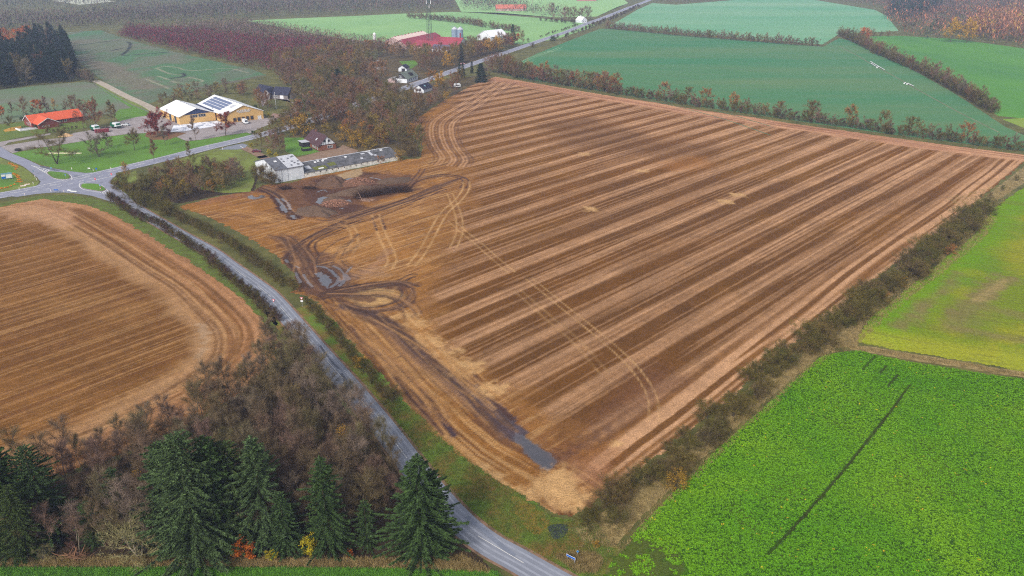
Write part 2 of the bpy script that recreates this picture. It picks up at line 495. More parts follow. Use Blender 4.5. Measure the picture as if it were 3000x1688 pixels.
def paint_main(x, y):
    p = Painter(x, y, cDARK)
    u = x * ND[0] + y * ND[1]; t = x * TD[0] + y * TD[1]
    p.mix(A(104, 68, 30), (1 - sstep(100, 330, t)) * .8)
    # slow change of tone over the whole field, darker moist hollows, golden rises
    p.mix(cDARK2, sstep(.42, .7, fbm(x / 45, y / 45, 11)) * .8)
    p.mix(A(122, 82, 30), sstep(.45, .75, fbm(x / 60 + 9, y / 60, 12)) * .75)
    wob = (fbm(t / 70, u / 40, 21) - .5) * 1.6
    fr = ((u + wob + 80.6) / 12.3); k = np.round(fr); d = (fr - k) * 12.3
    kk = (k * 7.13) % 1.0
    wid = 2.0 + .8 * vnoise(k * 3.7, t / 120, 5) + 1.4 * sstep(200, 450, t)
    st = fbm(t / 30, u / .9, 31, 2)                     # streaks along the rows
    fine = fbm(t / 60, u / .8, 37, 1)
    band = (1 - sstep(wid - 1.1, wid + .7, np.abs(d) + (st - .5) * 2.0))
    centre = 1 - sstep(.25, .8, np.abs(d + .3))
    band = band * (1 - .45 * centre * sstep(.4, .6, vnoise(k * 5.1 + 3, t / 35, 7)))
    band *= .62 + .5 * fbm(t / 40, u / 3, 41)
    # thin pale rows between the bands
    thin = sstep(.60, .74, fine) * .42
    # where the bands fade: left side and bottom corner
    dl, run, side = seg_dist(x, y, LEFT_END)
    inside = np.where(side < 0, -dl, dl)                 # >0 on the striped side
    e = sstep(-6, 9, inside + (fbm(x / 9, y / 9, 51) - .5) * 14)
    far_dark = sstep(0, 1, 1)
    lite = np.array(cLITE)
    p.mix(cLITE, band * e * (.72 + .22 * sstep(150, 420, t)))
    p.mix(cLITE, thin * e * .7)
    p.mix(A(92, 60, 30), e * sstep(.52, .62, vnoise(u / .8, t / 90, 64)) * band * .25)
    p.mix(cDARK2, sstep(.58, .75, fbm(t / 50, u / .8, 61, 1)) * .5 * e)
    p.mix(A(124, 84, 46), band * e * sstep(.5, .64, fbm(t / 80, u / .75, 63, 2)) * .45)
    # west part: golden brown, no bands, tracks only
    west = 1 - e
    gold = np.array(cBROWN)
    p.mix(cGOLD, west * .85)
    p.mix(cBROWN, west * sstep(.4, .65, fbm(x / 12, y / 12, 71)) * .9)
    p.mix(cSTRAW, west * sstep(.56, .75, fbm(t / 20, u / .8, 73)) * .5)
    p.mix(cMUD2, west * sstep(.6, .8, fbm(t / 24, u / 1.3, 75)) * .6)
    # headlands
    dr, rr, _ = seg_dist(x, y, EDGE_R)
    hr = 1 - sstep(8, 14, dr + (fbm(rr / 14, dr / 2, 81) - .5) * 4)
    p.mix(cBROWN, hr * .8)
    ln = fbm(rr / 60, dr / .9, 83, 1)
    p.mix(cLITE, hr * sstep(.42, .62, ln) * .85)
    p.mix(cDARK2, hr * (1 - sstep(.3, .42, ln)) * .6)
    dt, rt, _ = seg_dist(x, y, EDGE_T)
    ht = 1 - sstep(13, 19, dt + (fbm(rt / 10, dt / 3, 85) - .5) * 8)
    p.mix(A(176, 126, 96), ht * .9)
    ln = fbm(rt / 50, dt / .9, 87, 2)
    p.mix(cLITE, ht * sstep(.46, .66, ln) * .7)
    p.mix(cMUD2, ht * (1 - sstep(.32, .44, ln)) * .5)
    de, re_, _ = seg_dist(x, y, EDGE_L)
    hl = 1 - sstep(12, 17, de + (fbm(re_ / 14, de / 2, 88) - .5) * 4)
    p.mix(cORANGE, hl * .75)
    ln = fbm(re_ / 30, de / .6, 89, 2)
    p.mix(cSTRAW, hl * sstep(.5, .7, ln) * .5)
    p.mix(cMUD, hl * (1 - sstep(.33, .45, ln)) * .6)
    # moist hollow and golden patch across the rows, far middle
    p.blob(PL(P, (1330, 310), (1480, 300), (1640, 340), (1760, 370), (1800, 395), (1700, 400), (1540, 385), (1400, 350)), cDARK2, .55, 10, 14, 14, streak=(math.atan2(TD[1], TD[0]), 40))
    p.blob(PL(P, (1660, 410), (1740, 395), (1800, 400), (1780, 415), (1690, 425)), A(150, 100, 50), .6, 6, 10, 6, streak=(math.atan2(TD[1], TD[0]), 30))
    p.blob(PL(P, (1540, 990), (1640, 940), (1700, 960), (1560, 1060), (1480, 1080)), A(106, 72, 52), .55, 6, 8, 5, streak=(math.atan2(TD[1], TD[0]), 20))
    p.blob(PL(P, (1180, 960), (1250, 1000), (1330, 1080), (1450, 1130), (1560, 1130), (1500, 1180), (1400, 1160), (1300, 1110)), A(120, 74, 40), .6, 4, 5, 4)
    # ---- muddy yard of mounds north-west
    p.blob(PL(K2, (-300, 160), (150, 150), (480, 90), (850, 60), (1300, 20), (1560, 60), (1620, 200), (1100, 330), (1050, 400), (1180, 470), (900, 500), (620, 500), (420, 470), (300, 330), (100, 220), (-250, 260)), cMUD2, .85, 3, 5, 4)
    p.blob(PL(K2, (450, 170), (850, 110), (1250, 90), (1300, 140), (900, 330), (1050, 400), (850, 440), (560, 430), (480, 300)), cMUD, .75, 3, 6, 3.5)
    p.blob(PL(K2, (640, 60), (800, 40), (1060, 10), (1300, 20), (1100, 60), (800, 110), (620, 160), (560, 110)), cMUD, .7, 2, 3, 2.5)
    p.blob(PL(K2, (-1100, 120), (-400, 20), (-60, 60), (0, 180), (-300, 330), (-700, 300)), A(128, 84, 66), .6, 4, 6, 4)
    p.blob(PL(K2, (880, 340), (1100, 340), (1180, 440), (1000, 520), (900, 480)), cMUD, .7, 2, 3, 2)
    p.blob(PL(K2, (300, 830), (440, 760), (700, 820), (900, 960), (1000, 1060), (900, 1180), (700, 1260), (520, 1240), (420, 1100)), cMUD2, .85, 2, 4, 3)
    p.blob(PL(K2, (440, 1000), (620, 930), (800, 960), (900, 1080), (850, 1180), (620, 1230), (520, 1180)), cMUD, .75, 1.5, 3, 2)
    p.blob(PL(K2, (150, 650), (420, 640), (480, 780), (360, 830), (250, 760)), cMUD, .6, 2, 3, 2)
    p.blob(PL(K2, (560, 1200), (900, 1160), (1500, 1110), (1650, 1160), (1450, 1200), (900, 1240), (640, 1300)), cMUD, .75, 1.5, 3, 2)
    # ground made by turning lorries
    T = lambda c, pts, w, col, k=.9, **kw: p.stroke(PL(c, *pts), w, col, k, **kw)
    T(K2, [(0, 150), (120, 200), (220, 270), (290, 380), (400, 480)], 5.0, cMUD, .95, rough=.5)
    T(K2, [(0, 150), (120, 200), (220, 270), (290, 380), (400, 480)], .7, A(60, 40, 36), .9, pair=2.4)
    T(K2, [(-60, 260), (-10, 280), (60, 262)], 2.5, cWATER, .8, wet=1, rough=1.2)
    T(K2, [(205, 280), (240, 320), (290, 380), (300, 420)], 1.0, cWATER, 1, wet=1, rough=1.1, rs=.9)
    T(K2, [(262, 285), (320, 330), (345, 390)], 1.0, cWATER, 1, wet=1, rough=1.1, rs=.9)
    T(K2, [(255, 350), (275, 400)], 1.3, cWATER, 1, wet=1, rough=1.1, rs=.9)
    T(K2, [(365, 455), (385, 478)], 1.6, cWATER, 1, wet=1, rough=.8, rs=.9)
    p.blob(PL(K2, (600, 320), (640, 270), (720, 255), (700, 290), (660, 320), (730, 340), (690, 350)), cWATER, 1, .4, .8, 1.2, wet=1)
    p.blob(PL(K2, (620, 330), (690, 320), (735, 345), (670, 352)), cWATER, 1, .3, .5, 1.2, wet=1)
    p.blob(PL(K2, (730, 240), (830, 225), (840, 242), (760, 250)), cWATER, 1, .3, .6, 1.2, wet=1)
    p.blob(PL(K2, (880, 300), (950, 290), (960, 330), (900, 335)), cWATER, 1, .4, .8, 1.2, wet=1)
    p.blob(PL(K2, (840, 380), (890, 375), (880, 395)), cWATER, 1, .3, .5, 1.2, wet=1)
    p.blob(PL(K2, (870, 95), (930, 78), (1000, 75), (960, 112), (900, 118)), cWATER, 1, .3, .5, 1.2, wet=1)
    p.blob(PL(K2, (800, 50), (900, 20), (1040, -25), (1075, 30), (1030, 62), (900, 80), (840, 90)), A(168, 142, 108), .9, .6, 1, 2)
    T(K2, [(620, 215), (680, 195), (720, 215)], .6, cWATER, .9, wet=1, rough=1.5, rs=1)
    T(K2, [(1150, 70), (1230, 85), (1270, 110), (1220, 125)], .8, cWATER, .9, wet=1, rough=1.2, rs=1)
    T(K2, [(620, 960), (720, 985), (800, 1050), (835, 1110), (760, 1172)], 1.0, cWATER, 1, wet=1, rough=.8)
    T(K2, [(780, 960), (850, 1000), (890, 1060), (880, 1120), (840, 1160)], .9, cWATER, 1, wet=1, rough=.8)
    T(K2, [(900, 1040), (935, 1090), (900, 1100)], 1.0, cWATER, 1, wet=1, rough=.8)
    p.blob(PL(K2, (600, 1030), (660, 1020), (700, 1060), (760, 1100), (745, 1160), (715, 1178), (660, 1130), (610, 1070)), cWATER, 1, .4, 1.2, 1.5, wet=1)
    T(K2, [(395, 1030), (430, 1100), (445, 1130)], .9, cWATER, 1, wet=1, rough=.8)
    T(K2, [(475, 1045), (520, 1120), (565, 1170)], .7, cWATER, 1, wet=1, rough=.8)
    T(K2, [(300, 900), (320, 925)], .8, cWATER, 1, wet=1)
    T(K2, [(400, 960), (430, 980)], .7, cWATER, 1, wet=1)
    T(K2, [(915, 1025), (955, 970)], .7, cWATER, 1, wet=1)
    T(K2, [(2080, 70), (1900, 130), (1500, 290), (1200, 390), (900, 500), (650, 610), (460, 720), (340, 820), (300, 900), (380, 1000), (450, 1120), (540, 1200)], 1.6, cMUD, .9, pair=0)
    T(K2, [(1900, 180), (1500, 330), (1250, 420), (950, 520), (700, 620), (560, 690), (470, 790), (540, 880), (700, 940), (860, 1000), (900, 1080), (850, 1160), (680, 1230)], .8, cMUD, .95, pair=2.2)
    T(K2, [(1560, 330), (1200, 470), (960, 540), (640, 680), (560, 760), (600, 860)], .7, A(66, 46, 40), .85, pair=2.0)
    T(K2, [(1520, 180), (1580, 120), (1680, 80), (1850, 50), (2020, 60), (2110, 105), (2080, 180)], .9, cMUD, .9, pair=2.4)
    T(K2, [(1520, 190), (1560, 130), (1640, 40), (1680, -20)], .7, cMUD, .8, pair=2)
    T(K2, [(2115, 110), (2110, 190), (2030, 300), (1900, 420), (1800, 580), (1730, 720), (1640, 860), (1560, 960)], .6, cSTRAW, .6, pair=2.6, rough=.9, soft=.35)
    T(K2, [(1950, 230), (2000, 350), (2040, 470), (2050, 600), (2020, 700), (1980, 780)], .5, cSTRAW, .5, pair=2.2, rough=.9, soft=.35)
    T(K2, [(1960, 500), (2080, 610), (2230, 730), (2400, 880), (2575, 1030)], .4, cSTRAW, .5, pair=2.2, rough=.9, soft=.3)
    T(P, [(1330, 700), (1400, 758), (1480, 822), (1560, 890), (1610, 945), (1640, 1000), (1645, 1060)], .32, cSTRAW, .5, pair=2.0, rough=1.0, soft=.25)
    T(P, [(1300, 730), (1380, 800), (1450, 860), (1520, 940)], .5, cSTRAW, .25, pair=2.0, rough=.8)
    T(K2, [(1200, 440), (1240, 560), (1290, 700), (1340, 800), (1370, 900), (1330, 980)], .7, cSTRAW, .55, pair=2.6, rough=1.0, soft=.4)
    T(K2, [(1215, 470), (1260, 600)], .8, cMUD, .9, pair=3.0)
    T(K2, [(930, 540), (980, 620), (990, 720), (940, 830)], .6, cSTRAW, .45, pair=2.2, rough=1.1, soft=.4)
    T(K2, [(1330, 800), (1200, 960), (1000, 1060), (900, 1080)], 3.0, A(150, 112, 84), .5, rough=1)
    T(K2, [(640, 1250), (1000, 1170), (1300, 1130), (1480, 1130), (1620, 1180)], .8, A(62, 46, 44), .9, pair=2.0)
    T(K2, [(640, 1285), (1000, 1200), (1400, 1130), (1560, 1060), (1620, 1060)], .8, A(62, 46, 44), .9, pair=2.0)
    T(K2, [(1450, 1130), (1520, 1210), (1480, 1300), (1350, 1360), (1180, 1390), (1000, 1360), (880, 1270)], .9, cMUD, .8, pair=2.6)
    T(K2, [(1480, 1130), (1560, 1230), (1540, 1330), (1400, 1400)], .7, cMUD, .7, pair=2)
    p.blob(PL(K2, (880, 1260), (1100, 1210), (1380, 1190), (1440, 1240), (1380, 1330), (1150, 1370), (980, 1330)), A(186, 150, 100), .7, 2, 3, 2.5)
    p.blob(PL(K2, (1050, 980), (1300, 1000), (1350, 1060), (1050, 1110), (930, 1080)), A(150, 118, 92), .5, 2, 4, 2.5)
    # bottom corner: long mud strip along the headland and the pool
    T(K6, [(560, 20), (760, 40), (950, 60), (1150, 100)], 4.0, cMUD2, .6)
    T(K6, [(880, 170), (1100, 220), (1300, 330), (1500, 520), (1700, 700), (1950, 900), (2200, 1100), (2450, 1330), (2620, 1500)], 3.6, A(88, 70, 68), .85, rough=1.0, rs=2.5)
    T(K6, [(1000, 200), (1350, 400), (1560, 620), (1800, 820), (2100, 1060)], .8, cMUD, .8, pair=2.2)
    T(K6, [(1250, 290), (1500, 400), (1700, 540), (1900, 720), (2200, 960)], 1.0, cMUD, .75, pair=2.2)
    T(K6, [(2050, 930), (2250, 1100), (2500, 1330), (2620, 1440)], 4.6, A(84, 74, 80), .95, rough=.7)
    T(K6, [(2200, 860), (2300, 1020), (2450, 1180), (2575, 1300)], 1.2, cMUD, .7)
    T(K6, [(950, 350), (1060, 450), (1150, 560), (1350, 740), (1560, 960)], 1.2, A(90, 56, 44), .8)
    T(K6, [(1540, 930), (1700, 1130), (1850, 1290), (1990, 1460)], 1.3, A(74, 58, 62), 1, rough=.4)
    T(K6, [(1400, 880), (1560, 1090), (1740, 1290), (1880, 1449)], .9, cMUD, .9)
    T(K6, [(1270, 760), (1400, 930), (1600, 1150), (1760, 1330)], .6, cMUD, .6, pair=1.6)
    T(K6, [(980, 380), (1060, 540), (1100, 600)], .9, cMUD, .7)
    T(K6, [(1180, 660), (1300, 690), (1450, 670), (1500, 630)], .6, cMUD, .8)
    p.blob(PL(K3, (20, 20), (110, 40), (180, 90), (290, 150), (400, 220), (440, 290), (430, 360), (350, 395), (260, 330), (180, 260), (80, 150), (20, 80)), cWATER, 1, .5, .8, 1.5, wet=1)
    p.blob(PL(K3, (-400, -300), (-200, -190), (20, 0), (60, 60), (-60, 20), (-250, -150)), A(80, 66, 70), .9, 1, 1.5, 1.5)
    p.blob(PL(K3, (380, 200), (700, 60), (1000, -60), (900, 60), (600, 240), (440, 320)), cMUD, .65, 2, 2.5, 1.5)
    p.blob(PL(K3, (200, 560), (330, 400), (520, 350), (660, 470), (640, 560), (760, 640), (700, 800), (560, 760), (380, 700)), cSTRAW, .85, 1.5, 2.5, 1.5)
    p.blob(PL(K3, (0, 560), (200, 560), (300, 640), (200, 700), (60, 640), (-200, 480), (-330, 330), (-200, 380)), cSTRAW, .8, 1.2, 2, 1.2)
    p.blob(PL(K3, (640, 300), (860, 260), (1000, 420), (800, 560), (660, 460)), A(156, 112, 82), .6, 3, 3, 2)
    p.blob(PL(K3, (980, 130), (1080, 90), (1120, 110), (1040, 160)), cSTRAW, .7, .6, 1, 1.2)
    p.blob(PL(K3, (420, 860), (560, 800), (620, 840), (560, 930), (440, 910)), A(70, 44, 36), .8, .8, 1.2, 1)
    # chaff heaped along the turn of the rows
    for (a, b) in ((1600, 330), (1700, 500), (1760, 540), (1950, 760), (2000, 860), (2250, 1030), (1480, 260), (2380, 990), (1900, 640), (2120, 760)):
        c = K6(a, b); r_ = 2.8
        p.blob([(c[0] - r_, c[1] - r_ * .5), (c[0] + r_, c[1] - r_ * .8), (c[0] + r_ * 1.3, c[1] + r_ * .6), (c[0] - r_ * .7, c[1] + r_)], cSTRAW, .75, 1.4, 2.6, 1.3, seed=a)
    for (a, b) in ((2160, 830), (1300, 520), (730, 350), (2270, 760), (790, 900)):
        c = crop(1500, 350, 750, 2575.0)(a, b); r_ = 2.4
        p.blob([(c[0] - r_, c[1] - r_), (c[0] + r_, c[1] - r_), (c[0] + r_, c[1] + r_), (c[0] - r_, c[1] + r_)], cSTRAW, .8, 1.2, 2, 1.5, seed=a)
    # curved approach of rows round the wood, far left
    for i in range(7):
        o_ = i * 3.0
        l = [(a + o_ * .9, b - o_ * .25) for a, b in PL(P, (1240, 205), (1150, 262), (1085, 300), (1072, 330), (1080, 365), (1098, 395), (1085, 415))]
        p.stroke(l, .8, cLITE if i % 2 else cMUD2, .65, pair=1.8, rough=.9, seed=i)
    # worn lanes: strands of single wheel marks
    dkc = [A(82, 60, 50), A(104, 76, 56), A(70, 54, 48), A(150, 112, 78)]
    for i, (c, pts, h_, n_) in enumerate(((K2, [(2060, 75), (1900, 130), (1500, 300), (1200, 400), (900, 510), (640, 640), (460, 740), (350, 830)], 2.6, 16),
        (K2, [(350, 830), (360, 930), (420, 1050), (520, 1160), (640, 1240)], 3.2, 16), (K2, [(470, 760), (540, 880), (700, 940), (860, 1000), (900, 1080), (850, 1160), (680, 1230)], 2.6, 14),
        (K2, [(620, 1260), (1000, 1190), (1300, 1140), (1480, 1130), (1620, 1170)], 2.2, 14), (K2, [(1450, 1130), (1540, 1220), (1480, 1320), (1330, 1370), (1150, 1390), (950, 1350), (860, 1270)], 2.4, 12),
        (K2, [(0, 150), (120, 200), (220, 270), (290, 380), (400, 480)], 2.4, 12), (K2, [(-900, 200), (-500, 180), (-100, 230)], 4, 10), (K2, [(450, 470), (300, 520), (100, 560), (-200, 600)], 4, 8),
        (K2, [(450, 140), (700, 180), (850, 170), (1300, 120)], 3.5, 14), (K2, [(500, 440), (700, 500), (900, 450), (1150, 380), (1500, 270)], 4, 16), (K2, [(1520, 190), (1580, 110), (1700, 70), (1900, 50), (2080, 90)], 2.0, 10),
        (K6, [(560, 30), (900, 170), (1300, 330), (1500, 520), (1700, 700), (1950, 900), (2200, 1100), (2450, 1330), (2620, 1500)], 3.6, 26),
        (K6, [(950, 340), (1150, 560), (1350, 740), (1560, 960), (1800, 1230), (2000, 1460)], 3.0, 16), (K6, [(640, 60), (1000, 70), (1300, 60), (1500, 160), (1600, 300)], 3.0, 12), (K2, [(150, 640), (300, 700), (460, 900), (500, 1080)], 4.5, 18), (K2, [(1060, 640), (900, 760), (800, 900), (900, 1000), (1100, 1040)], 5, 12))):
        p.bundle(PL(c, *pts), h_, n_, dkc, seed=300 + i * 20, k=.75)
    ltc = [A(184, 140, 90), A(166, 120, 70)]
    for i, (c, pts, h_, n_) in enumerate(((K2, [(700, 560), (1000, 560), (1500, 400), (1900, 250)], 9, 22), (K2, [(600, 860), (900, 820), (1300, 700), (1700, 560)], 12, 26), (K2, [(-400, 420), (0, 460), (400, 560)], 7, 16), (K6, [(700, 160), (1100, 560), (1500, 1000), (1800, 1400)], 5, 18), (K6, [(1300, 220), (1700, 520), (2100, 900), (2500, 1250)], 5, 20),
        (K2, [(900, 1000), (1300, 1020), (1700, 900), (2000, 800)], 7, 16))):
        p.bundle(PL(c, *pts), h_, n_, ltc, seed=700 + i * 30, k=.5)
    p.c *= (.84 + .34 * fbm(x / 5, y / 5, 91))[:, None] * (.80 + .42 * fbm(x / .8, y / .8, 92, 2))[:, None]
    return p.c, p.w

rowang = math.atan2(TD[1], TD[0])
stubble_m = mat_tone('stubble', grain=((1.1, .26), (4.5, .42)), bump=.14, bscale=3.0, stretch=(-rowang, 5.0), wet=True)
painted_grid('stubble_field', FIELD, .42, .02, stubble_m, paint_main)

# ---- the second stubble field, left ---------------------------------------
FIELD2 = PL(P, (-160, 530), (0, 521), (60, 508), (110, 500), (150, 505), (230, 518), (300, 548), (370, 588), (450, 638), (530, 690), (600, 742), (650, 790),
            (668, 815), (690, 850), (700, 900), (640, 960), (560, 1020), (450, 1080), (300, 1145), (150, 1200), (0, 1255), (-100, 1290))
E2 = PL(P, (-160, 530), (0, 521), (110, 500), (230, 518), (300, 548), (370, 588), (450, 638), (530, 690), (600, 742), (650, 790), (672, 830), (664, 880), (620, 930), (540, 985), (400, 1040), (260, 1090), (100, 1140), (-100, 1200))
E2B = smooth_line(PL(P, (-160, 560), (0, 530), (60, 526), (108, 543), (179, 585), (245, 623), (330, 680), (410, 732), (462, 784), (509, 835), (516, 878), (495, 912), (425, 960), (250, 1055), (60, 1125), (-160, 1190)), 5)
T2 = np.array([.636, .772]); N2 = np.array([.772, -.636])
def offs_(line, o):
    L = [np.array(p) for p in line]; r_ = []
    for i in range(len(L)):
        d = L[min(i + 1, len(L) - 1)] - L[max(i - 1, 0)]; d = d / (np.linalg.norm(d) + 1e-9); r_.append((L[i][0] - d[1] * o, L[i][1] + d[0] * o))
    return r_
def paint_left(x, y):
    p = Painter(x, y, A(126, 86, 42))
    u = x * N2[0] + y * N2[1]; t = x * T2[0] + y * T2[1]
    p.mix(A(108, 72, 32), sstep(.4, .65, fbm(x / 30, y / 30, 1)) * .7)
    p.mix(A(148, 108, 62), sstep(.5, .75, fbm(x / 22, y / 22, 2)) * .5)
    per = np.abs(((u / 5.6) % 1) - .5) * 5.6
    p.mix(A(158, 116, 72), (1 - sstep(.25, .9, per + (fbm(t / 25, u / 1.2, 4) - .5) * 1.4)) * .55)
    p.mix(A(104, 66, 36), sstep(.55, .7, fbm(t / 45, u / .7, 5, 2)) * .5)
    p.mix(A(170, 130, 84), sstep(.62, .76, fbm(t / 40, u / .5, 6, 2)) * .5)
    d, r, sd_ = seg_dist(x, y, smooth_line(E2, 4))
    ins = inpoly(x, y, E2B); db = seg_dist(x, y, E2B)[0]; db = np.where(ins, -db, db)
    h = sstep(-2.5, 1.5, db + (fbm(x / 4, y / 4, 8) - .5) * 5)
    p.mix(A(136, 92, 50), h * .95)
    ln = fbm(r / 60, d / .9, 9, 2)
    p.mix(A(178, 132, 92), h * sstep(.5, .66, ln) * .7)
    p.mix(A(104, 70, 38), h * (1 - sstep(.34, .45, ln)) * .55)
    p.mix(A(170, 126, 90), (1 - sstep(2, 7, d)) * .55)
    p.mix(A(112, 74, 40), (1 - sstep(2.0, 4.0, np.abs(d - 12))) * .4 * h)
    p.stroke(E2B, 5.5, A(172, 134, 94), .6, soft=2.4, rough=.9, sm=0, rs=4)
    p.stroke(offs_(E2B, 3.0), 1.6, A(184, 146, 106), .4, soft=.8, rough=1.0, sm=0, rs=3)
    p.bundle(offs_(E2B, 6), 5, 18, [A(178, 136, 92), A(112, 78, 46)], seed=900, k=.7, sm=0, w=.6)
    p.blob(PL(KL, (0, 400), (300, 320), (560, 330), (800, 430), (700, 560), (450, 530), (0, 500)), A(184, 142, 108), .6, 4, 6, 4)
    p.blob(PL(KL2, (1980, 160), (2080, 180), (2110, 300), (2080, 440), (2000, 560), (1980, 500), (2050, 380), (2010, 280)), A(176, 150, 122), .5, .8, 1.5, 1.5)
    p.blob(PL(KL2, (2260, 330), (2400, 330), (2420, 480), (2330, 570), (2240, 560)), A(116, 78, 42), .6, 2, 2, 3)
    p.c *= (.84 + .34 * fbm(x / 4, y / 4, 91))[:, None] * (.80 + .42 * fbm(x / .8, y / .8, 92, 2))[:, None]
    return p.c, p.w
stub2_m = mat_tone('stubble_left', grain=((1.1, .26), (4.5, .42)), bump=.14, bscale=3.0, stretch=(-math.atan2(T2[1], T2[0]), 4.0))
painted_grid('stubble_field', FIELD2, .45, .02, stub2_m, paint_left)

# ---- rough verge grass beneath hedges and along the roads --------------------
verge_m = mat('verge_grass', A(96, 122, 36), A(122, 96, 44), stops=(.42, .58), scale=.12, rough=.95, bump=.3, bscale=3, detail=9)
straw_m = mat('straw_grass', A(168, 146, 96), A(104, 90, 50), scale=.5, rough=.95, bump=.3, bscale=4, detail=8)
litter_m = mat('leaf_litter', A(66, 50, 30), A(38, 30, 20), scale=.3, rough=.95, bump=.25, bscale=3, detail=8)
sheet('verge', PL(P, (640, 760), (700, 800), (760, 770), (800, 760), (900, 860), (1000, 975), (1060, 1050), (1110, 1100), (1180, 1160), (1260, 1215), (1340, 1260), (1390, 1300), (1445, 1310),
                  (1490, 1290), (1560, 1380), (1500, 1470), (1440, 1470), (1200, 1400), (1100, 1250), (1000, 1150), (860, 1020)), .008, verge_m, rag=.5)
sheet('verge', PL(P, (-100, 516), (0, 512), (100, 492), (160, 490), (230, 498), (290, 515), (400, 570), (480, 610), (600, 700), (690, 790), (700, 820), (660, 812), (600, 745), (520, 690), (440, 640), (350, 582), (290, 550), (230, 524), (150, 510), (110, 505), (0, 527), (-100, 536)), .008,
      mat('verge_green', A(98, 118, 36), A(84, 88, 36), scale=.4, rough=.95, bump=.3, bscale=3, detail=8), rag=.6)
sheet('wood_floor', PL(P, (700, 860), (780, 905), (850, 1010), (940, 1110), (1010, 1180), (1100, 1290), (1180, 1360), (1240, 1440), (1300, 1470), (-160, 1470), (-160, 1290), (0, 1262), (150, 1210), (300, 1155), (450, 1090), (560, 1030), (640, 965)), .014, litter_m, rag=.8)
sheet('wood_floor', PL(P, (340, 480), (450, 420), (560, 390), (640, 400), (650, 440), (640, 480), (560, 490), (455, 512), (400, 505)), .01, litter_m, rag=.8)
sheet('wood_floor', PL(P, (720, 350), (800, 300), (900, 180), (980, 120), (1180, 130), (1280, 128), (1050, 215), (1200, 190), (1240, 192), (1085, 268), (1035, 318), (1060, 395), (1010, 392), (860, 400), (760, 370)), .01,
      mat('wood_grass', A(104, 88, 48), A(64, 54, 30), scale=.12, rough=.95, bump=.2, bscale=2, detail=8), rag=1.0)

sheet('verge', PL(K3, (0, 640), (90, 660), (200, 720), (300, 800), (380, 900), (350, 980), (260, 1040), (140, 960), (60, 840)), .012, mat('rusty_verge', A(146, 108, 40), A(110, 112, 40), scale=.5, rough=.95, bump=.2, bscale=3, detail=8), rag=.9)
# straw strip and the ditch between the two crops, right
sheet('grass_strip', PL(P, (1430, 1330), (1500, 1300), (1600, 1215), (1700, 1130), (1800, 1050), (1900, 962), (2010, 878), (2110, 795), (2200, 715), (2330, 610), (2440, 530), (2490, 485), (2600, 400),
      (2650, 420), (2560, 470), (2500, 510), (2470, 560), (2440, 590), (2330, 675), (2230, 755), (2180, 800), (2160, 840), (2160, 872), (2100, 875), (2060, 895), (1900, 1030), (1800, 1120), (1700, 1215), (1600, 1310), (1540, 1380), (1460, 1360)), .012, straw_m, rag=.5)
sheet('grass_strip', PL(P, (2130, 868), (2190, 872), (2260, 885), (2340, 897), (2430, 912), (2500, 925), (2620, 942), (2620, 955), (2500, 940), (2400, 922), (2300, 908), (2200, 890), (2140, 880)), .045, straw_m, rag=.3)

# ---- crops ----------------------------------------------------------------
def paint_rape(x, y):  # ground tones darkened: gap shadows between the plants are in the colour
    p = Painter(x, y, A(72, 112, 24))
    p.mix(A(50, 84, 22), sstep(.4, .6, fbm(x / 14, y / 14, 3)) * .7)
    p.mix(A(84, 100, 28), sstep(.5, .72, fbm(x / 10 + 4, y / 10, 4)) * .6)
    p.mix(A(44, 70, 20), sstep(.5, .66, fbm(x / .5, y / .5, 6, 2)) * .5)
    c = crop(2250, 1266, 750, 1456.0)
    p.stroke(PL(KG, (1430, 1130), (1330, 1260), (1230, 1400)) + [c(605, 0)], .45, A(56, 60, 26), .95, rough=.7)
    p.stroke(PL(c, (605, 0), (480, 160), (320, 350), (150, 540), (0, 700)), .45, A(54, 58, 26), .95, rough=.7)
    p.stroke(PL(KG, (1080, 840), (950, 975)), .35, A(56, 64, 26), .7)
    p.stroke(PL(KG, (1190, 940), (1120, 1015)), .5, A(56, 64, 26), .9)
    p.stroke(PL(KG, (1300, 1030), (1210, 1140)), .6, A(56, 64, 26), .8)
    p.stroke(PL(KG, (1180, 960), (1500, 1010), (1900, 1060)), .5, A(64, 84, 26), .5)
    for (a, b, c2, d2) in ((700, 230, 1000, 290), (1200, 60, 1456, 120), (1000, 380, 1456, 470), (560, 420, 800, 470), (60, 705, 260, 740)):
        p.stroke([c(a, b), c((a + c2) / 2, (b + d2) / 2), c(c2, d2)], .7, A(62, 70, 28), .6, rough=1.1)
    p.blob(PL(K3, (980, 1080), (1300, 1080), (1700, 1230), (1800, 1449), (1500, 1500), (1000, 1500), (960, 1300)), A(88, 92, 44), .6, 2, 5, 2)
    p.blob(PL(c, (560, 280), (760, 300), (800, 420), (600, 420)), A(92, 110, 44), .4, 3, 5, 2)
    return p.c, p.w
RAPE = PL(P, (2062, 900), (2090, 890), (2160, 882), (2200, 893), (2300, 913), (2400, 928), (2500, 945), (2640, 962), (2700, 1500), (1500, 1500), (1545, 1400), (1600, 1335), (1700, 1235), (1800, 1135), (1900, 1045), (2000, 955))
rape_m = mat_tone('rape_soil', grain=((2.0, .25), (6.0, .4)), bump=.15, bscale=4)
painted_grid('rape_field', RAPE, .4, .03, rape_m, paint_rape, rag=.4)

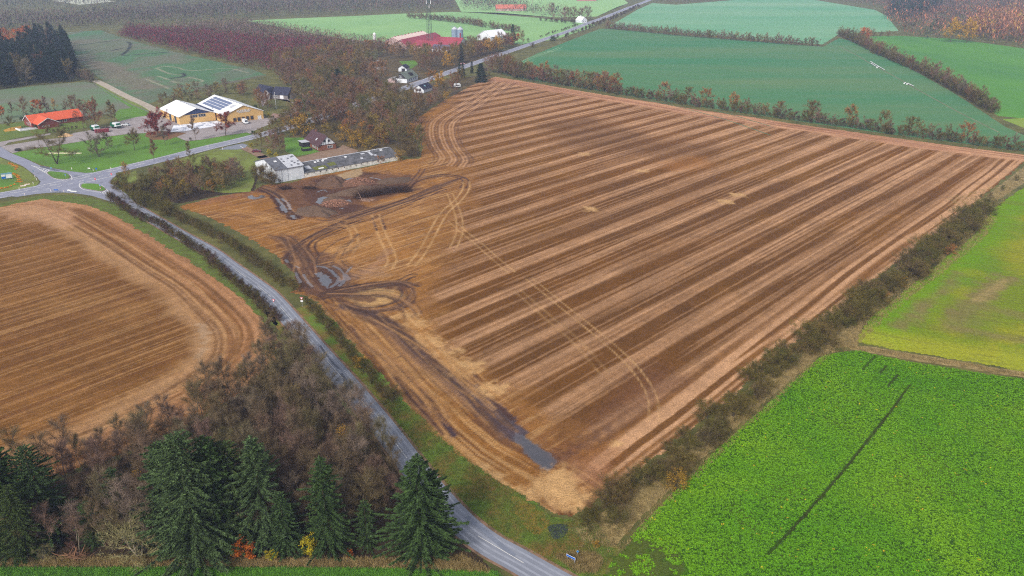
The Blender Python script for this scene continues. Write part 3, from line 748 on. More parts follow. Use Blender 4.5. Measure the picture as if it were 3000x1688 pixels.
def paint_yel(x, y):
    p = Painter(x, y, A(116, 134, 30))
    p.mix(A(148, 146, 38), sstep(.42, .65, fbm(x / 16, y / 16, 3)) * .8)
    p.mix(A(98, 134, 34), sstep(.5, .7, fbm(x / 12 + 4, y / 12, 4)) * .6)
    edge = PL(P, (2155, 860), (2190, 800), (2330, 680), (2450, 590), (2480, 540), (2560, 470))
    d, r, s_ = seg_dist(x, y, edge)
    p.mix(A(104, 146, 20), (1 - sstep(5, 14, d)) * .8)
    for pts, w, k in (([(1560, 330), (1420, 450), (1330, 540)], 4, .6), ([(1900, 0), (1750, 180), (1600, 320), (1500, 440)], 3, .6),
                      ([(2400, 60), (2250, 160), (2000, 330), (1880, 470), (1900, 560)], 6, .75), ([(2100, 300), (2300, 370), (2575, 430)], 5, .5),
                      ([(1880, 560), (2150, 600), (2350, 650), (2600, 690)], 3, .6), ([(1000, 640), (1100, 700), (1200, 740)], 3, .4)):
        p.stroke(PL(KG, *pts), w, A(128, 116, 70), k, soft=2, rough=1.2, rs=2.5)
    p.blob(PL(KG, (1880, 300), (2100, 280), (2250, 330), (2200, 520), (2000, 560), (1880, 480)), A(120, 118, 62), .6, 4, 6, 3)
    p.blob(PL(KG, (2040, 260), (2200, 200), (2300, 90), (2400, 80), (2250, 230), (2100, 300)), A(176, 150, 100), .5, 2, 3, 2)
    ang = seg_dist(x, y, PL(P, (2160, 870), (2400, 915), (2640, 950)))
    p.mix(A(176, 172, 50), (1 - sstep(8, 16, ang[0])) * .5)
    p.mix(A(110, 110, 50), sstep(.55, .72, fbm(ang[1] / 14, ang[0] / 1.0, 31, 2)) * .4)
    return p.c, p.w
YEL = PL(P, (2150, 862), (2160, 830), (2200, 790), (2240, 758), (2330, 682), (2440, 598), (2470, 555), (2500, 520), (2560, 480), (2700, 410), (2900, 420), (2900, 1000), (2640, 948), (2500, 924), (2420, 908), (2330, 893), (2240, 880), (2190, 868))
painted_grid('catch_crop_field', YEL, .5, .03, mat_tone('catch_crop', grain=((1.2, .25), (5.0, .35)), bump=.15, bscale=3), paint_yel, rag=.4)

# far green fields
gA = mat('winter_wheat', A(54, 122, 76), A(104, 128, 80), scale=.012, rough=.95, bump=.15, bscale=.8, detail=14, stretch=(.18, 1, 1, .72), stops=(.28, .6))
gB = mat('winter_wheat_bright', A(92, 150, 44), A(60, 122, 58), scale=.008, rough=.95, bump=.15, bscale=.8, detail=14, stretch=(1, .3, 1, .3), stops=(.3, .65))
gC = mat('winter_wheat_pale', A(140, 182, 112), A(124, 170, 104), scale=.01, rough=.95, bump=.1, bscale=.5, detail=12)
gD = mat('pasture_grey_green', A(96, 124, 84), A(112, 112, 96), scale=.02, rough=.95, bump=.15, bscale=.8, detail=12)
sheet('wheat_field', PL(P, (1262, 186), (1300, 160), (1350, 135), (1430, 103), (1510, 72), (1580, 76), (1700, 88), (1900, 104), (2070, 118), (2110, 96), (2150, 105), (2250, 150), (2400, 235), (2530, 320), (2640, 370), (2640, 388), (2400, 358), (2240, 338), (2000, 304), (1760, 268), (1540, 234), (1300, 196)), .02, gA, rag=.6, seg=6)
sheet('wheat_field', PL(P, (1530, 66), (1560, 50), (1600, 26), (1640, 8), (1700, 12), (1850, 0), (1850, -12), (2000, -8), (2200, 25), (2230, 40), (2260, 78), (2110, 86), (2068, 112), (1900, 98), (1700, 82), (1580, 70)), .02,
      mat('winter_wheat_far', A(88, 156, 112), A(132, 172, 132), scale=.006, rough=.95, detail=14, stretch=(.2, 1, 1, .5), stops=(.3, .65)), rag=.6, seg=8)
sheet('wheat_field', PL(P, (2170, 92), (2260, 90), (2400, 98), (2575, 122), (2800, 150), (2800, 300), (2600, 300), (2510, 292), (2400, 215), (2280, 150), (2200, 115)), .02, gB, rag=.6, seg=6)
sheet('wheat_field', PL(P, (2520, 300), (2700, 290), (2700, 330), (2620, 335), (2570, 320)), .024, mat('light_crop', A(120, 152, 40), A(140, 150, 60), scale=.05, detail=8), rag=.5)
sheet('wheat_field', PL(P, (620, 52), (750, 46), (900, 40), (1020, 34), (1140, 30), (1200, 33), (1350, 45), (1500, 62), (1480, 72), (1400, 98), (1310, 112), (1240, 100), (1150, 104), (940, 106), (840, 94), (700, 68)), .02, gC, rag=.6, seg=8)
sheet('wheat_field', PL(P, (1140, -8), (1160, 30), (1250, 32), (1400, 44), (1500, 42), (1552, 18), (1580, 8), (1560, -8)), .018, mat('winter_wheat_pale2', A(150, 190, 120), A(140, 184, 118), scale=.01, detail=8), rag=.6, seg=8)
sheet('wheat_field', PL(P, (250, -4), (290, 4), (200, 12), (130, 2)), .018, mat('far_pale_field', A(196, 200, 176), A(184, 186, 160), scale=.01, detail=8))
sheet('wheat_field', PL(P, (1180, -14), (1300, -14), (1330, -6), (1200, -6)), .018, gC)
def paint_w(x, y):
    p = Painter(x, y, A(86, 120, 84))
    p.mix(A(104, 112, 92), sstep(.42, .62, fbm(x / 30, y / 60, 3)) * .7)
    p.mix(A(122, 112, 100), sstep(.5, .68, fbm(x / 25, y / 50, 7)) * .55)
    p.blob(PL(K1, (850, 600), (1150, 640), (1500, 800), (1750, 880), (1350, 930), (1100, 830), (900, 700)), A(124, 112, 98), .75, 8, 12, 10)
    p.blob(PL(K1, (560, 470), (700, 420), (820, 400), (700, 470)), A(112, 104, 92), .5, 4, 10, 6)
    dk = A(56, 62, 58)
    for pts in ([(1225, 555), (1290, 500), (1310, 440), (1270, 420)], [(640, 470), (950, 435), (1100, 415), (1200, 412)], [(1240, 560), (1450, 545), (1700, 525)],
                [(1120, 510), (1220, 490)], [(1720, 790), (1840, 770), (1850, 745), (1830, 740)]):
        p.stroke(PL(K1, *pts), 3.0, dk, .85, rough=.6)
    lt = A(150, 148, 124)
    for pts in ([(1570, 690), (1650, 670), (1780, 680), (1870, 705), (2000, 708), (2300, 690), (2500, 735)], [(1470, 795), (1600, 850), (1690, 890)], [(1890, 775), (2030, 808), (2000, 830), (1800, 835), (1720, 815)],
                [(1600, 770), (1690, 800)], [(1580, 690), (1700, 740), (1820, 755)]):
        p.stroke(PL(K1, *pts), 1.8, lt, .8, rough=.6)
    e = seg_dist(x, y, PL(P, (660, 192), (600, 205), (540, 215), (500, 222)))[0]
    p.mix(A(110, 96, 84), (1 - sstep(3, 7, e)) * .7)
    p.c *= (.85 + .3 * fbm(x / 3, y / 6, 91))[:, None]
    return p.c, p.w
WF = PL(P, (128, 90), (180, 80), (255, 76), (300, 92), (380, 115), (460, 135), (560, 158), (640, 175), (672, 190), (600, 207), (545, 214), (505, 226), (430, 240), (375, 262), (330, 250), (290, 228), (255, 203), (225, 180), (170, 130))
painted_grid('pasture', WF, 1.0, .03, mat_tone('pasture', grain=((.5, .2), (2.5, .3)), bump=.2, bscale=2), paint_w, rag=1.0)
sheet('pasture', PL(P, (-160, 228), (0, 226), (100, 215), (210, 206), (255, 212), (300, 240), (380, 262), (402, 290), (300, 285), (100, 300), (-160, 330)), .02, gD, rag=.6, seg=5)
lawn_m = mat('lawn', A(96, 142, 40), A(84, 116, 40), scale=.05, rough=.95, bump=.15, bscale=2, detail=10)
lawn2_m = mat('rough_lawn', A(124, 140, 56), A(100, 104, 48), scale=.1, rough=.95, bump=.2, bscale=2, detail=10)
sheet('lawn', PL(P, (255, 203), (290, 228), (330, 250), (372, 262), (400, 275), (402, 290), (330, 262), (270, 228), (240, 212)), .025, lawn2_m, rag=.4)
sheet('lawn', PL(P, (232, 210), (270, 232), (330, 264), (396, 292), (360, 298), (300, 305), (285, 290), (300, 275), (330, 272)), .03, lawn_m, rag=.4)
sheet('lawn', PL(C5, (-600, 780), (0, 740), (400, 700), (1000, 600), (1550, 640), (1650, 800), (1400, 840), (900, 900), (400, 980), (0, 1070), (-600, 1150)), .026,
      mat('garden_grass', A(104, 120, 42), A(84, 104, 36), scale=.15, rough=.95, bump=.15, bscale=2, detail=9), rag=.4)
sheet('lawn', PL(C5, (230, 1290), (600, 1210), (1000, 1150), (1600, 1050), (2100, 965), (2450, 920)) + PL(C6, (200, 905), (380, 960), (720, 970), (940, 1058), (1200, 1035), (1700, 950), (2080, 895), (2200, 940), (2180, 975), (1600, 1110), (1200, 1230), (700, 1380), (300, 1470)) +
      PL(C8, (2576, 560), (2100, 640), (1700, 690), (1400, 670), (1050, 600), (760, 530), (500, 420)), .028, lawn_m, rag=.35)
sheet('lawn', PL(C6, (720, 1440), (1000, 1340), (1500, 1200), (1700, 1210), (1950, 1200), (2200, 1320), (2350, 1400)) + PL(C7, (230, 570), (240, 700), (200, 900), (150, 990), (-200, 1010), (-520, 960)), .026, lawn2_m, rag=.4)
sheet('lawn', PL(C7, (620, 250), (880, 250), (960, 380), (1100, 440), (1000, 470), (800, 500), (640, 440)), .03, lawn_m, rag=.3)
sheet('lawn', PL(C8, (-900, 420), (-300, 400), (0, 400), (200, 480), (400, 570), (560, 660), (620, 730), (690, 800), (740, 860), (700, 920), (560, 980), (350, 1030), (0, 1100), (-900, 1230)), .026, lawn2_m, rag=.3)
sheet('lawn', PL(C8, (-300, 560), (0, 520), (230, 560), (330, 700), (380, 860), (330, 930), (0, 990), (-300, 1040)), .03, lawn_m, rag=.4)
sheet('lawn', PL(CF, (430, 400), (600, 390), (640, 430), (560, 480), (500, 460)), .03, lawn_m, rag=.5)
sheet('lawn', PL(C8, (2090, 850), (2150, 800), (2576, 640), (2576, 1420), (2500, 1230), (2350, 1060), (2200, 950), (2110, 900)), .026, lawn2_m, rag=.3)

# ---- yards, lanes, roads ---------------------------------------------------
gravel_m = mat('gravel', A(166, 158, 158), A(146, 136, 134), scale=.25, rough=.9, bump=.05, bscale=8, detail=12)
sheet('yard_gravel', PL(C5, (0, 1160), (100, 1140), (700, 1040), (1200, 990), (1390, 900), (1640, 860), (2000, 800), (2250, 680), (2576, 600)) +
      PL(C6, (200, 575), (400, 520), (380, 450), (520, 470), (860, 740), (2400, 560), (2440, 620), (2700, 600), (2900, 520)) +
      PL(CD, (560, 640), (660, 620), (740, 600), (800, 540), (780, 520), (700, 440), (500, 430), (400, 450), (330, 560), (300, 420), (460, 430), (500, 440), (680, 445), (800, 500), (930, 500), (900, 560), (800, 640), (700, 690), (560, 710)) +
      PL(C6, (2500, 740), (2220, 860), (2200, 935), (2080, 890), (1700, 945), (1200, 1030), (945, 1055), (730, 965), (380, 925), (200, 903)) +
      PL(C5, (2450, 915), (2100, 960), (1600, 1050), (1000, 1140), (600, 1200), (400, 1235), (235, 1282), (0, 1160)), .034, gravel_m, rag=.25)
sheet('farm_lane', PL(C5, (0, 1150), (-600, 1230), (-600, 1160), (0, 1070), (400, 1000), (950, 905), (950, 930), (400, 1040), (150, 1085), (80, 1140)), .038, gravel_m, rag=.15)
ribbon('farm_lane', smooth_line(PL(P, (240, 203), (262, 213), (290, 228), (330, 248), (370, 266), (398, 285), (405, 296)), 4), 5.5, .036, mat('lane', A(186, 174, 158), A(160, 148, 130), scale=.3, rough=.95, detail=8))
ribbon('farm_lane', smooth_line(PL(C6, (1950, 1150), (2100, 1210), (2250, 1280), (2400, 1370)) + PL(C7, (300, 500), (450, 560), (700, 560), (900, 520), (1200, 460), (1500, 420)), 4), 4.5, .036, mat('dirt_lane', A(150, 122, 100), A(126, 102, 84), scale=.3, rough=.95, detail=8))
sheet('farmyard_gravel', PL(C7, (760, 560), (900, 500), (1090, 445), (1340, 400), (1420, 350), (1640, 430), (1560, 470), (1200, 530), (880, 595)), .04, mat('farmyard_gravel', A(150, 124, 102), A(130, 106, 88), scale=.3, rough=.95, detail=9), rag=.3)
redleaf_m = mat('fallen_leaves', A(140, 96, 78), A(160, 140, 130), scale=.6, rough=.95, detail=8)
sheet('fallen_leaf_ground', PL(C6, (200, 880), (420, 860), (700, 880), (950, 900), (800, 960), (600, 1030), (300, 1030), (160, 960)), .042, mat('red_leaf_litter', A(128, 82, 54), A(112, 96, 60), scale=.5, rough=.95, detail=8), rag=.6)
sheet('fallen_leaf_ground', PL(CD, (440, 690), (480, 640), (560, 650), (720, 640), (740, 690), (560, 712)), .042, redleaf_m, rag=.5)
sheet('fallen_leaf_ground', PL(C5, (60, 850), (200, 800), (400, 770), (400, 830), (250, 860), (100, 880)), .042, mat('orange_leaf_litter', A(206, 150, 50), A(160, 130, 50), scale=1.0, rough=.95, detail=8), rag=.5)

asph_m = mat('asphalt', A(148, 150, 166), A(134, 136, 152), scale=.15, rough=.75, bump=.01, bscale=20, detail=12, stretch=(1, 1, 1, 0))
asph2_m = mat('asphalt_minor', A(140, 144, 156), A(122, 126, 138), scale=.12, rough=.75, bump=.01, bscale=20, detail=12)
white_m = mat('road_paint', A(232, 230, 226), A(206, 204, 200), scale=2.0, rough=.7)
MAIN = smooth_line(PL(P, (-160, 520), (0, 492), (130, 467), (250, 438), (420, 398), (520, 372), (610, 351)) + [(-118, 436), (-98, 492), (-77, 550), (-56, 614), (-38, 668), (-3, 768), (30, 862), (65, 961), (92, 1050), (126, 1150), (176, 1310), (232, 1482), (300, 1700), (420, 2100)], 5)
ribbon('main_road', MAIN, 9.2, .05, asph_m)
MINR = smooth_line(PL(P, (330, 505), (400, 545), (470, 585), (545, 626), (600, 665), (650, 700), (700, 738), (760, 803), (820, 870), (880, 935), (940, 1003), (1000, 1074), (1045, 1131), (1100, 1200), (1180, 1288), (1250, 1344), (1330, 1388), (1440, 1449), (1600, 1530)), 5)
ribbon('minor_road', MINR, 5.2, .046, asph2_m, off=-2.6)
ribbon('road_shoulder', MINR, .7, .042, mat('shoulder', A(150, 118, 96), A(104, 84, 66), scale=.5, rough=.95, detail=8), off=.25)
ribbon('road_shoulder', MINR, .6, .042, MATS['shoulder'], off=-5.4)
sheet('road_junction', PL(C8, (-700, -60), (0, 185), (210, 318), (500, 430), (760, 552), (1000, 605), (1300, 655), (1600, 690), (1900, 676), (2150, 645), (2200, 730), (2110, 800), (2080, 855), (2110, 900), (2220, 960), (2400, 1100), (2560, 1270), (2400, 1290), (2030, 1215), (1750, 1125), (1450, 1078), (1200, 1058), (1000, 1060), (700, 1085), (330, 1140), (0, 1120), (350, 1035), (600, 975), (740, 900), (766, 858), (700, 775), (620, 705), (430, 560), (200, 465), (0, 385), (-700, 90)), .054, asph_m, rag=.12, seg=1.0)
sheet('junction_verge', PL(C6, (1560, 1215), (1700, 1160), (2000, 1100), (2100, 1130), (2050, 1180), (1900, 1215)), .054, asph2_m)
V, F = [], []
def addq(vf):
    v, f = vf; n = len(V); V.extend(v); F.extend([tuple(i + n for i in q) for q in f])
def linequads(line, w):
    line = [np.array(p[:2]) for p in line]; v = []; f = []
    for i, p in enumerate(line):
        d = line[min(i + 1, len(line) - 1)] - line[max(i - 1, 0)]; d /= np.linalg.norm(d); n = np.array([-d[1], d[0]])
        for sg in (1, -1): q = p + n * sg * w / 2; v.append((q[0], q[1], 0))
        if i: k = 2 * i; f.append((k - 2, k - 1, k + 1, k))
    return v, f
i0 = min(range(len(MAIN)), key=lambda i: (MAIN[i][0] + 160) ** 2 + (MAIN[i][1] - 361) ** 2)
i1 = min(range(len(MAIN)), key=lambda i: (MAIN[i][0] + 196) ** 2 + (MAIN[i][1] - 310) ** 2)
def offs(line, o):
    line = [np.array(p[:2]) for p in line]; r_ = []
    for i, p in enumerate(line):
        d = line[min(i + 1, len(line) - 1)] - line[max(i - 1, 0)]; d /= np.linalg.norm(d); r_.append(p + np.array([-d[1], d[0]]) * o)
    return r_
addq(linequads(offs(MAIN[i0:], 3.6), .35)); addq(linequads(offs(MAIN[i0:], -3.6), .35))
addq(linequads(offs(MAIN[:i1], -3.6), .35)); addq(linequads(offs(MAIN[:i0 + 1], 3.7), .35))
addq(linequads(PL(C8, (1500, 885), (1700, 850), (1900, 800), (2100, 760), (2220, 735)), .35))
addq(dashes(MAIN, 5, 8, .3)); addq(dashes(MAIN[:i0], 2, 2.5, .3, off=-3.7))
addq(dashes(offs(MAIN[:i0 + 6], 1.2), 2.5, 2.5, .25))
for pts in ([(880, 700), (950, 750), (1030, 795), (1130, 815), (1340, 823), (1352, 770), (1320, 730), (1250, 705), (1150, 685)],
            [(1510, 885), (1495, 930), (1540, 985), (1650, 1020), (1890, 1055)], [(1520, 885), (1700, 890), (1850, 905), (1940, 940), (2040, 1030), (2145, 1115)],
            [(590, 545), (700, 595), (790, 650), (880, 700)], [(640, 560), (760, 590), (860, 615), (950, 640)], [(1890, 1055), (2000, 1090), (2110, 1135)]):
    addq(linequads(smooth_line(PL(C8, *pts), 4), .28))
for a, b in (((790, 620), (770, 630)), ((830, 625), (790, 655)), ((880, 635), (830, 675)), ((930, 640), (860, 690)), ((2000, 1020), (1915, 1068)), ((2035, 1045), (1965, 1080)), ((2070, 1065), (2010, 1095)), ((2105, 1090), (2060, 1115)), ((2135, 1110), (2095, 1130))):
    addq(linequads(PL(C8, a, b), .5))
MC = offs(MINR, -2.55)
addq(dashes(MC, 9.8, 8.2, .11, start=3.0)); addq(linequads(PL(C6, (1950, 1145), (2020, 1190)), .3))
o = link('road_markings', npmesh('road_markings', np.array(V), np.array(F), white_m), loc=(0, 0, .062)); o['kind'] = 'structure'
kerb_m = mat('kerb_stone', A(150, 134, 132), A(128, 112, 112), scale=2, rough=.9)
for pts in ([(900, 690), (960, 668), (1150, 685), (1260, 705), (1315, 760), (1290, 800), (1180, 808), (1040, 792), (950, 745)],
            [(1540, 925), (1590, 898), (1750, 898), (1860, 912), (1950, 965), (1985, 1005), (1910, 1035), (1760, 1015), (1620, 990), (1550, 965)]):
    pp = smooth_line(PL(C8, *pts), 4, True)
    cx = sum(q[0] for q in pp) / len(pp); cy = sum(q[1] for q in pp) / len(pp)
    big = [(cx + (a - cx) * 1.07, cy + (b - cy) * 1.07) for a, b in pp]
    m_ = MB(); m_.prism([(a, b) for a, b in big][::-1], 'z', .05, .16)
    o = m_.build('traffic_island', kerb_m); o['kind'] = 'structure'
    m_ = MB(); m_.prism([(a, b) for a, b in pp][::-1], 'z', .1, .24)
    o = m_.build('island_grass', lawn_m); o['kind'] = 'structure'
# wheel-worn paler lanes, repairs and skid marks
wear_m = mat('asphalt_wear', A(158, 162, 174), A(140, 144, 156), scale=.5, rough=.8, detail=10)
patch_m = mat('asphalt_repair', A(104, 108, 120), A(84, 88, 100), scale=.8, rough=.8, detail=10)
for o_ in (-.9, -2.0, -3.2, -4.3): ribbon('asphalt_wear', MINR, .42, .0505, wear_m, off=o_)
for o_ in (-2.6, -1.0, .9, 2.5): ribbon('asphalt_wear', MAIN[i0 + 6:], .5, .0545, wear_m, off=o_)
ribbon('asphalt_repair', smooth_line(PL(K6, (645, 560), (700, 640), (770, 730), (830, 790)), 4), .5, .0515, patch_m)
ribbon('asphalt_repair', smooth_line(PL(K6, (850, 840), (890, 890), (910, 930)), 4), .9, .0515, patch_m)
ribbon('asphalt_repair', smooth_line(PL(KB, (2120, 850), (2300, 1000), (2500, 1170), (2600, 1250)), 4), .9, .0515, mat('asphalt_tint', A(128, 134, 150), A(118, 124, 138), scale=.5, rough=.8), off=0)
sheet('asphalt_repair', PL(C8, (750, 555), (850, 565), (1010, 610), (1150, 650), (1030, 645), (860, 605), (770, 590)), .058, patch_m, rag=.2, seg=.6)
sheet('asphalt_repair', PL(C8, (1380, 725), (1520, 745), (1480, 775), (1400, 770)), .058, mat('asphalt_tint2', A(126, 130, 144), A(116, 120, 134), scale=.5, rough=.8), rag=.2, seg=.6)
tram_m = mat('tramline', A(140, 172, 130), A(110, 150, 104), scale=.1, rough=.95)
for pts in ([(610, 700), (740, 632), (880, 580), (980, 545)], [(960, 560), (1080, 505)]):
    l = smooth_line(PL(CG, *pts), 4); ribbon('tramline', l, .9, .03, tram_m, off=.0); ribbon('tramline', l, .9, .03, tram_m, off=3.2)
ribbon('field_ditch', smooth_line(PL(KR, (720, 465), (790, 505), (900, 560), (1030, 640), (1200, 730), (1380, 830), (1500, 900), (1700, 1010), (1900, 1120), (2100, 1220), (2320, 1330)), 4), 1.1, .03, mat('ditch_grass', A(126, 132, 96), A(92, 100, 74), scale=.06, rough=.95))
for pts in ([(0, 560), (200, 590), (640, 640)], [(560, 425), (640, 470), (700, 490)], [(700, 340), (560, 345)]):
    ribbon('field_ditch', smooth_line(PL(KR, *pts), 4), 1.0, .03, mat('drill_mark', A(70, 104, 72), A(84, 116, 80), scale=.1))
for y_ in range(9):     # drilled rows showing in the dark green field
    l = PL(KT, (700 + y_ * 60, 480 + y_ * 60), (1600 + y_ * 50, 560 + y_ * 75), (2600, 640 + y_ * 90)); ribbon('tramline', smooth_line(l, 4), .8, .026, mat('drill_mark', A(70, 104, 72)), taper=None)
# ================================================================== TREES
def orth(d):
    d = d / (np.linalg.norm(d, axis=-1, keepdims=True) + 1e-9)
    r = np.where(np.abs(d[..., 2:3]) < .9, np.array([0., 0, 1]), np.array([1., 0, 0]))
    a = np.cross(d, r); a /= np.linalg.norm(a, axis=-1, keepdims=True) + 1e-9
    return a, np.cross(d, a)
class TM:
    """numpy mesh gatherer for plants"""
    def __init__(s): s.V = []; s.T = []; s.Q = []; s.n = 0
    def tube(s, pts, rad, sides=5):
        pts = np.asarray(pts, float); k = len(pts)
        d = np.gradient(pts, axis=0); a, b = orth(d)
        # keep frames steady
        for i in range(1, k):
            a[i] = a[i - 1] - d[i] * (a[i - 1] @ d[i]) / (d[i] @ d[i] + 1e-9); a[i] /= np.linalg.norm(a[i]) + 1e-9
            b[i] = np.cross(d[i] / (np.linalg.norm(d[i]) + 1e-9), a[i])
        an = np.arange(sides) * 2 * np.pi / sides
        ring = pts[:, None] + (a[:, None] * np.cos(an)[None, :, None] + b[:, None] * np.sin(an)[None, :, None]) * np.asarray(rad)[:, None, None]
        i = np.arange(k - 1)[:, None] * sides; j = np.arange(sides)[None]; j2 = (j + 1) % sides
        q = np.stack([i + j, i + j2, i + sides + j2, i + sides + j], -1).reshape(-1, 4) + s.n
        s.V.append(ring.reshape(-1, 3)); s.Q.append(q); s.n += k * sides
    def blades(s, p, d, L, w, tip=None, rng=None):
        """thin triangles from points p along directions d"""
        p = np.asarray(p); n = len(p)
        if not n: return
        d = d / (np.linalg.norm(d, axis=1, keepdims=True) + 1e-9)
        a, b = orth(d); th = rng.uniform(0, np.pi, n)[:, None]; side = a * np.cos(th) + b * np.sin(th)
        L = np.broadcast_to(L, (n,))[:, None]; w = np.broadcast_to(w, (n,))[:, None]
        V = np.stack([p + side * w / 2, p - side * w / 2, p + d * L], 1).reshape(-1, 3)
        s.V.append(V); s.T.append(np.arange(3 * n).reshape(-1, 3) + s.n); s.n += 3 * n
    def leaves(s, p, size, rng, flat=0.0):
        n = len(p)
        if not n: return
        d = rng.normal(size=(n, 3)); d[:, 2] *= (1 - flat); d /= np.linalg.norm(d, axis=1, keepdims=True)
        a, b = orth(d); sz = np.broadcast_to(size, (n,))[:, None] * rng.uniform(.6, 1.3, (n, 1))
        V = np.stack([p + a * sz, p + b * sz * .6, p - a * sz, p - b * sz * .6], 1).reshape(-1, 3)
        s.V.append(V); s.Q.append(np.arange(4 * n).reshape(-1, 4) + s.n); s.n += 4 * n
    def mesh(s, name, mat_, smooth=False):
        F = []
        if s.Q: F.append(np.concatenate(s.Q))
        if s.T: F.append(np.concatenate(s.T))
        return npmesh(name, np.concatenate(s.V), F, mat_, smooth=smooth)

def grow(rng, p0, d0, L, n=5, bend=.15, up=.15):
    pts = [np.array(p0, float)]; d = np.array(d0, float); d /= np.linalg.norm(d)
    for i in range(n - 1):
        d = d + rng.normal(size=3) * bend + np.array([0, 0, up]); d /= np.linalg.norm(d)
        pts.append(pts[-1] + d * L / (n - 1))
    return np.array(pts)
def along(pts, t):
    t = np.asarray(t) * (len(pts) - 1); i = np.clip(t.astype(int), 0, len(pts) - 2); f = (t - i)[:, None]
    return pts[i] * (1 - f) + pts[i + 1] * f, pts[i + 1] - pts[i]

def broad_tree(seed, h, spread, base, twigs, twig_len=.7, twig_w=.03, leaves=0, leaf=.12, stems=1, limbs=10, upright=.6, tr=.16, sides=5, droop=0.0, leaf_low=False):
    """a tree or shrub of one or more stems: returns (trunk, crown twigs, leaves)"""
    rng = np.random.default_rng(seed); tk = TM(); cr = TM(); lf = TM()
    tips = []; tipd = []
    for s_ in range(stems):
        ang = rng.uniform(0, 6.28); lean = 0.06 if stems == 1 else rng.uniform(.1, .5)
        d0 = np.array([math.cos(ang) * lean, math.sin(ang) * lean, 1.0])
        hh = h * (.86 if stems == 1 else rng.uniform(.55, .9))
        st = grow(rng, (rng.normal() * .1 * (stems > 1), rng.normal() * .1 * (stems > 1), -.1), d0, hh, 8, .07, .1)
        r0 = tr / (stems ** .5)
        tk.tube(st, np.linspace(r0, r0 * .18, 8), sides + 1)
        nl = max(3, limbs // stems)
        for li in range(nl):
            t = base + (1 - base) * ((li + rng.uniform(0, .9)) / nl)
            p, dd = along(st, [min(.98, t)]); p = p[0]
            a = li * 2.4 + rng.uniform(-.5, .5) + s_
            rel = (t - base) / (1 - base + 1e-6)
            prof = math.sin(math.pi * min(1, .18 + .82 * (1 - rel) ** .8 * 1.0)) if False else (1 - rel) ** .6 * (.55 + .9 * min(rel * 3, .5))
            LL = spread * (.45 + .75 * prof) * rng.uniform(.8, 1.15)
            d = np.array([math.cos(a) * (1 - upright * .5), math.sin(a) * (1 - upright * .5), upright * (.5 + .9 * rel)])
            br = grow(rng, p, d, LL, 6, .16, .05 * upright - droop)
            rr = r0 * (.42 - .2 * rel)
            cr.tube(br, np.linspace(rr, .018, 6), 4)
            tips.append(br[2:]); tipd.append(np.gradient(br, axis=0)[2:])
            for k in range(4):
                p2, d2 = along(br, [rng.uniform(.3, .95)])
                dv = d2[0] / np.linalg.norm(d2[0]) + rng.normal(size=3) * .6 + np.array([0, 0, .15 - droop])
                sb = grow(rng, p2[0], dv, LL * rng.uniform(.3, .5), 4, .2, .04)
                cr.tube(sb, np.linspace(rr * .4, .012, 4), 3)
                tips.append(sb); tipd.append(np.gradient(sb, axis=0))
    tp = np.concatenate(tips); td = np.concatenate(tipd)
    td = td / (np.linalg.norm(td, axis=1, keepdims=True) + 1e-9)
    i = rng.integers(0, len(tp), twigs)
    p = tp[i] + rng.normal(size=(twigs, 3)) * .22 * twig_len
    d = td[i] * .7 + rng.normal(size=(twigs, 3)) * .6 + np.array([0, 0, .25 - droop * 2])
    L = twig_len * rng.uniform(.5, 1.5, twigs)
    cr.blades(p, d, L, twig_w, rng=rng)
    if leaves:
        j = rng.integers(0, twigs, leaves)
        dn = d / np.linalg.norm(d, axis=1, keepdims=True)
        q = p[j] + dn[j] * L[j][:, None] * rng.uniform(.2, 1.0, (leaves, 1)) + rng.normal(size=(leaves, 3)) * leaf
        if leaf_low: q = q[q[:, 2] < h * .8]
        lf.leaves(q, leaf, rng)
    return tk, cr, (lf if leaves else None)

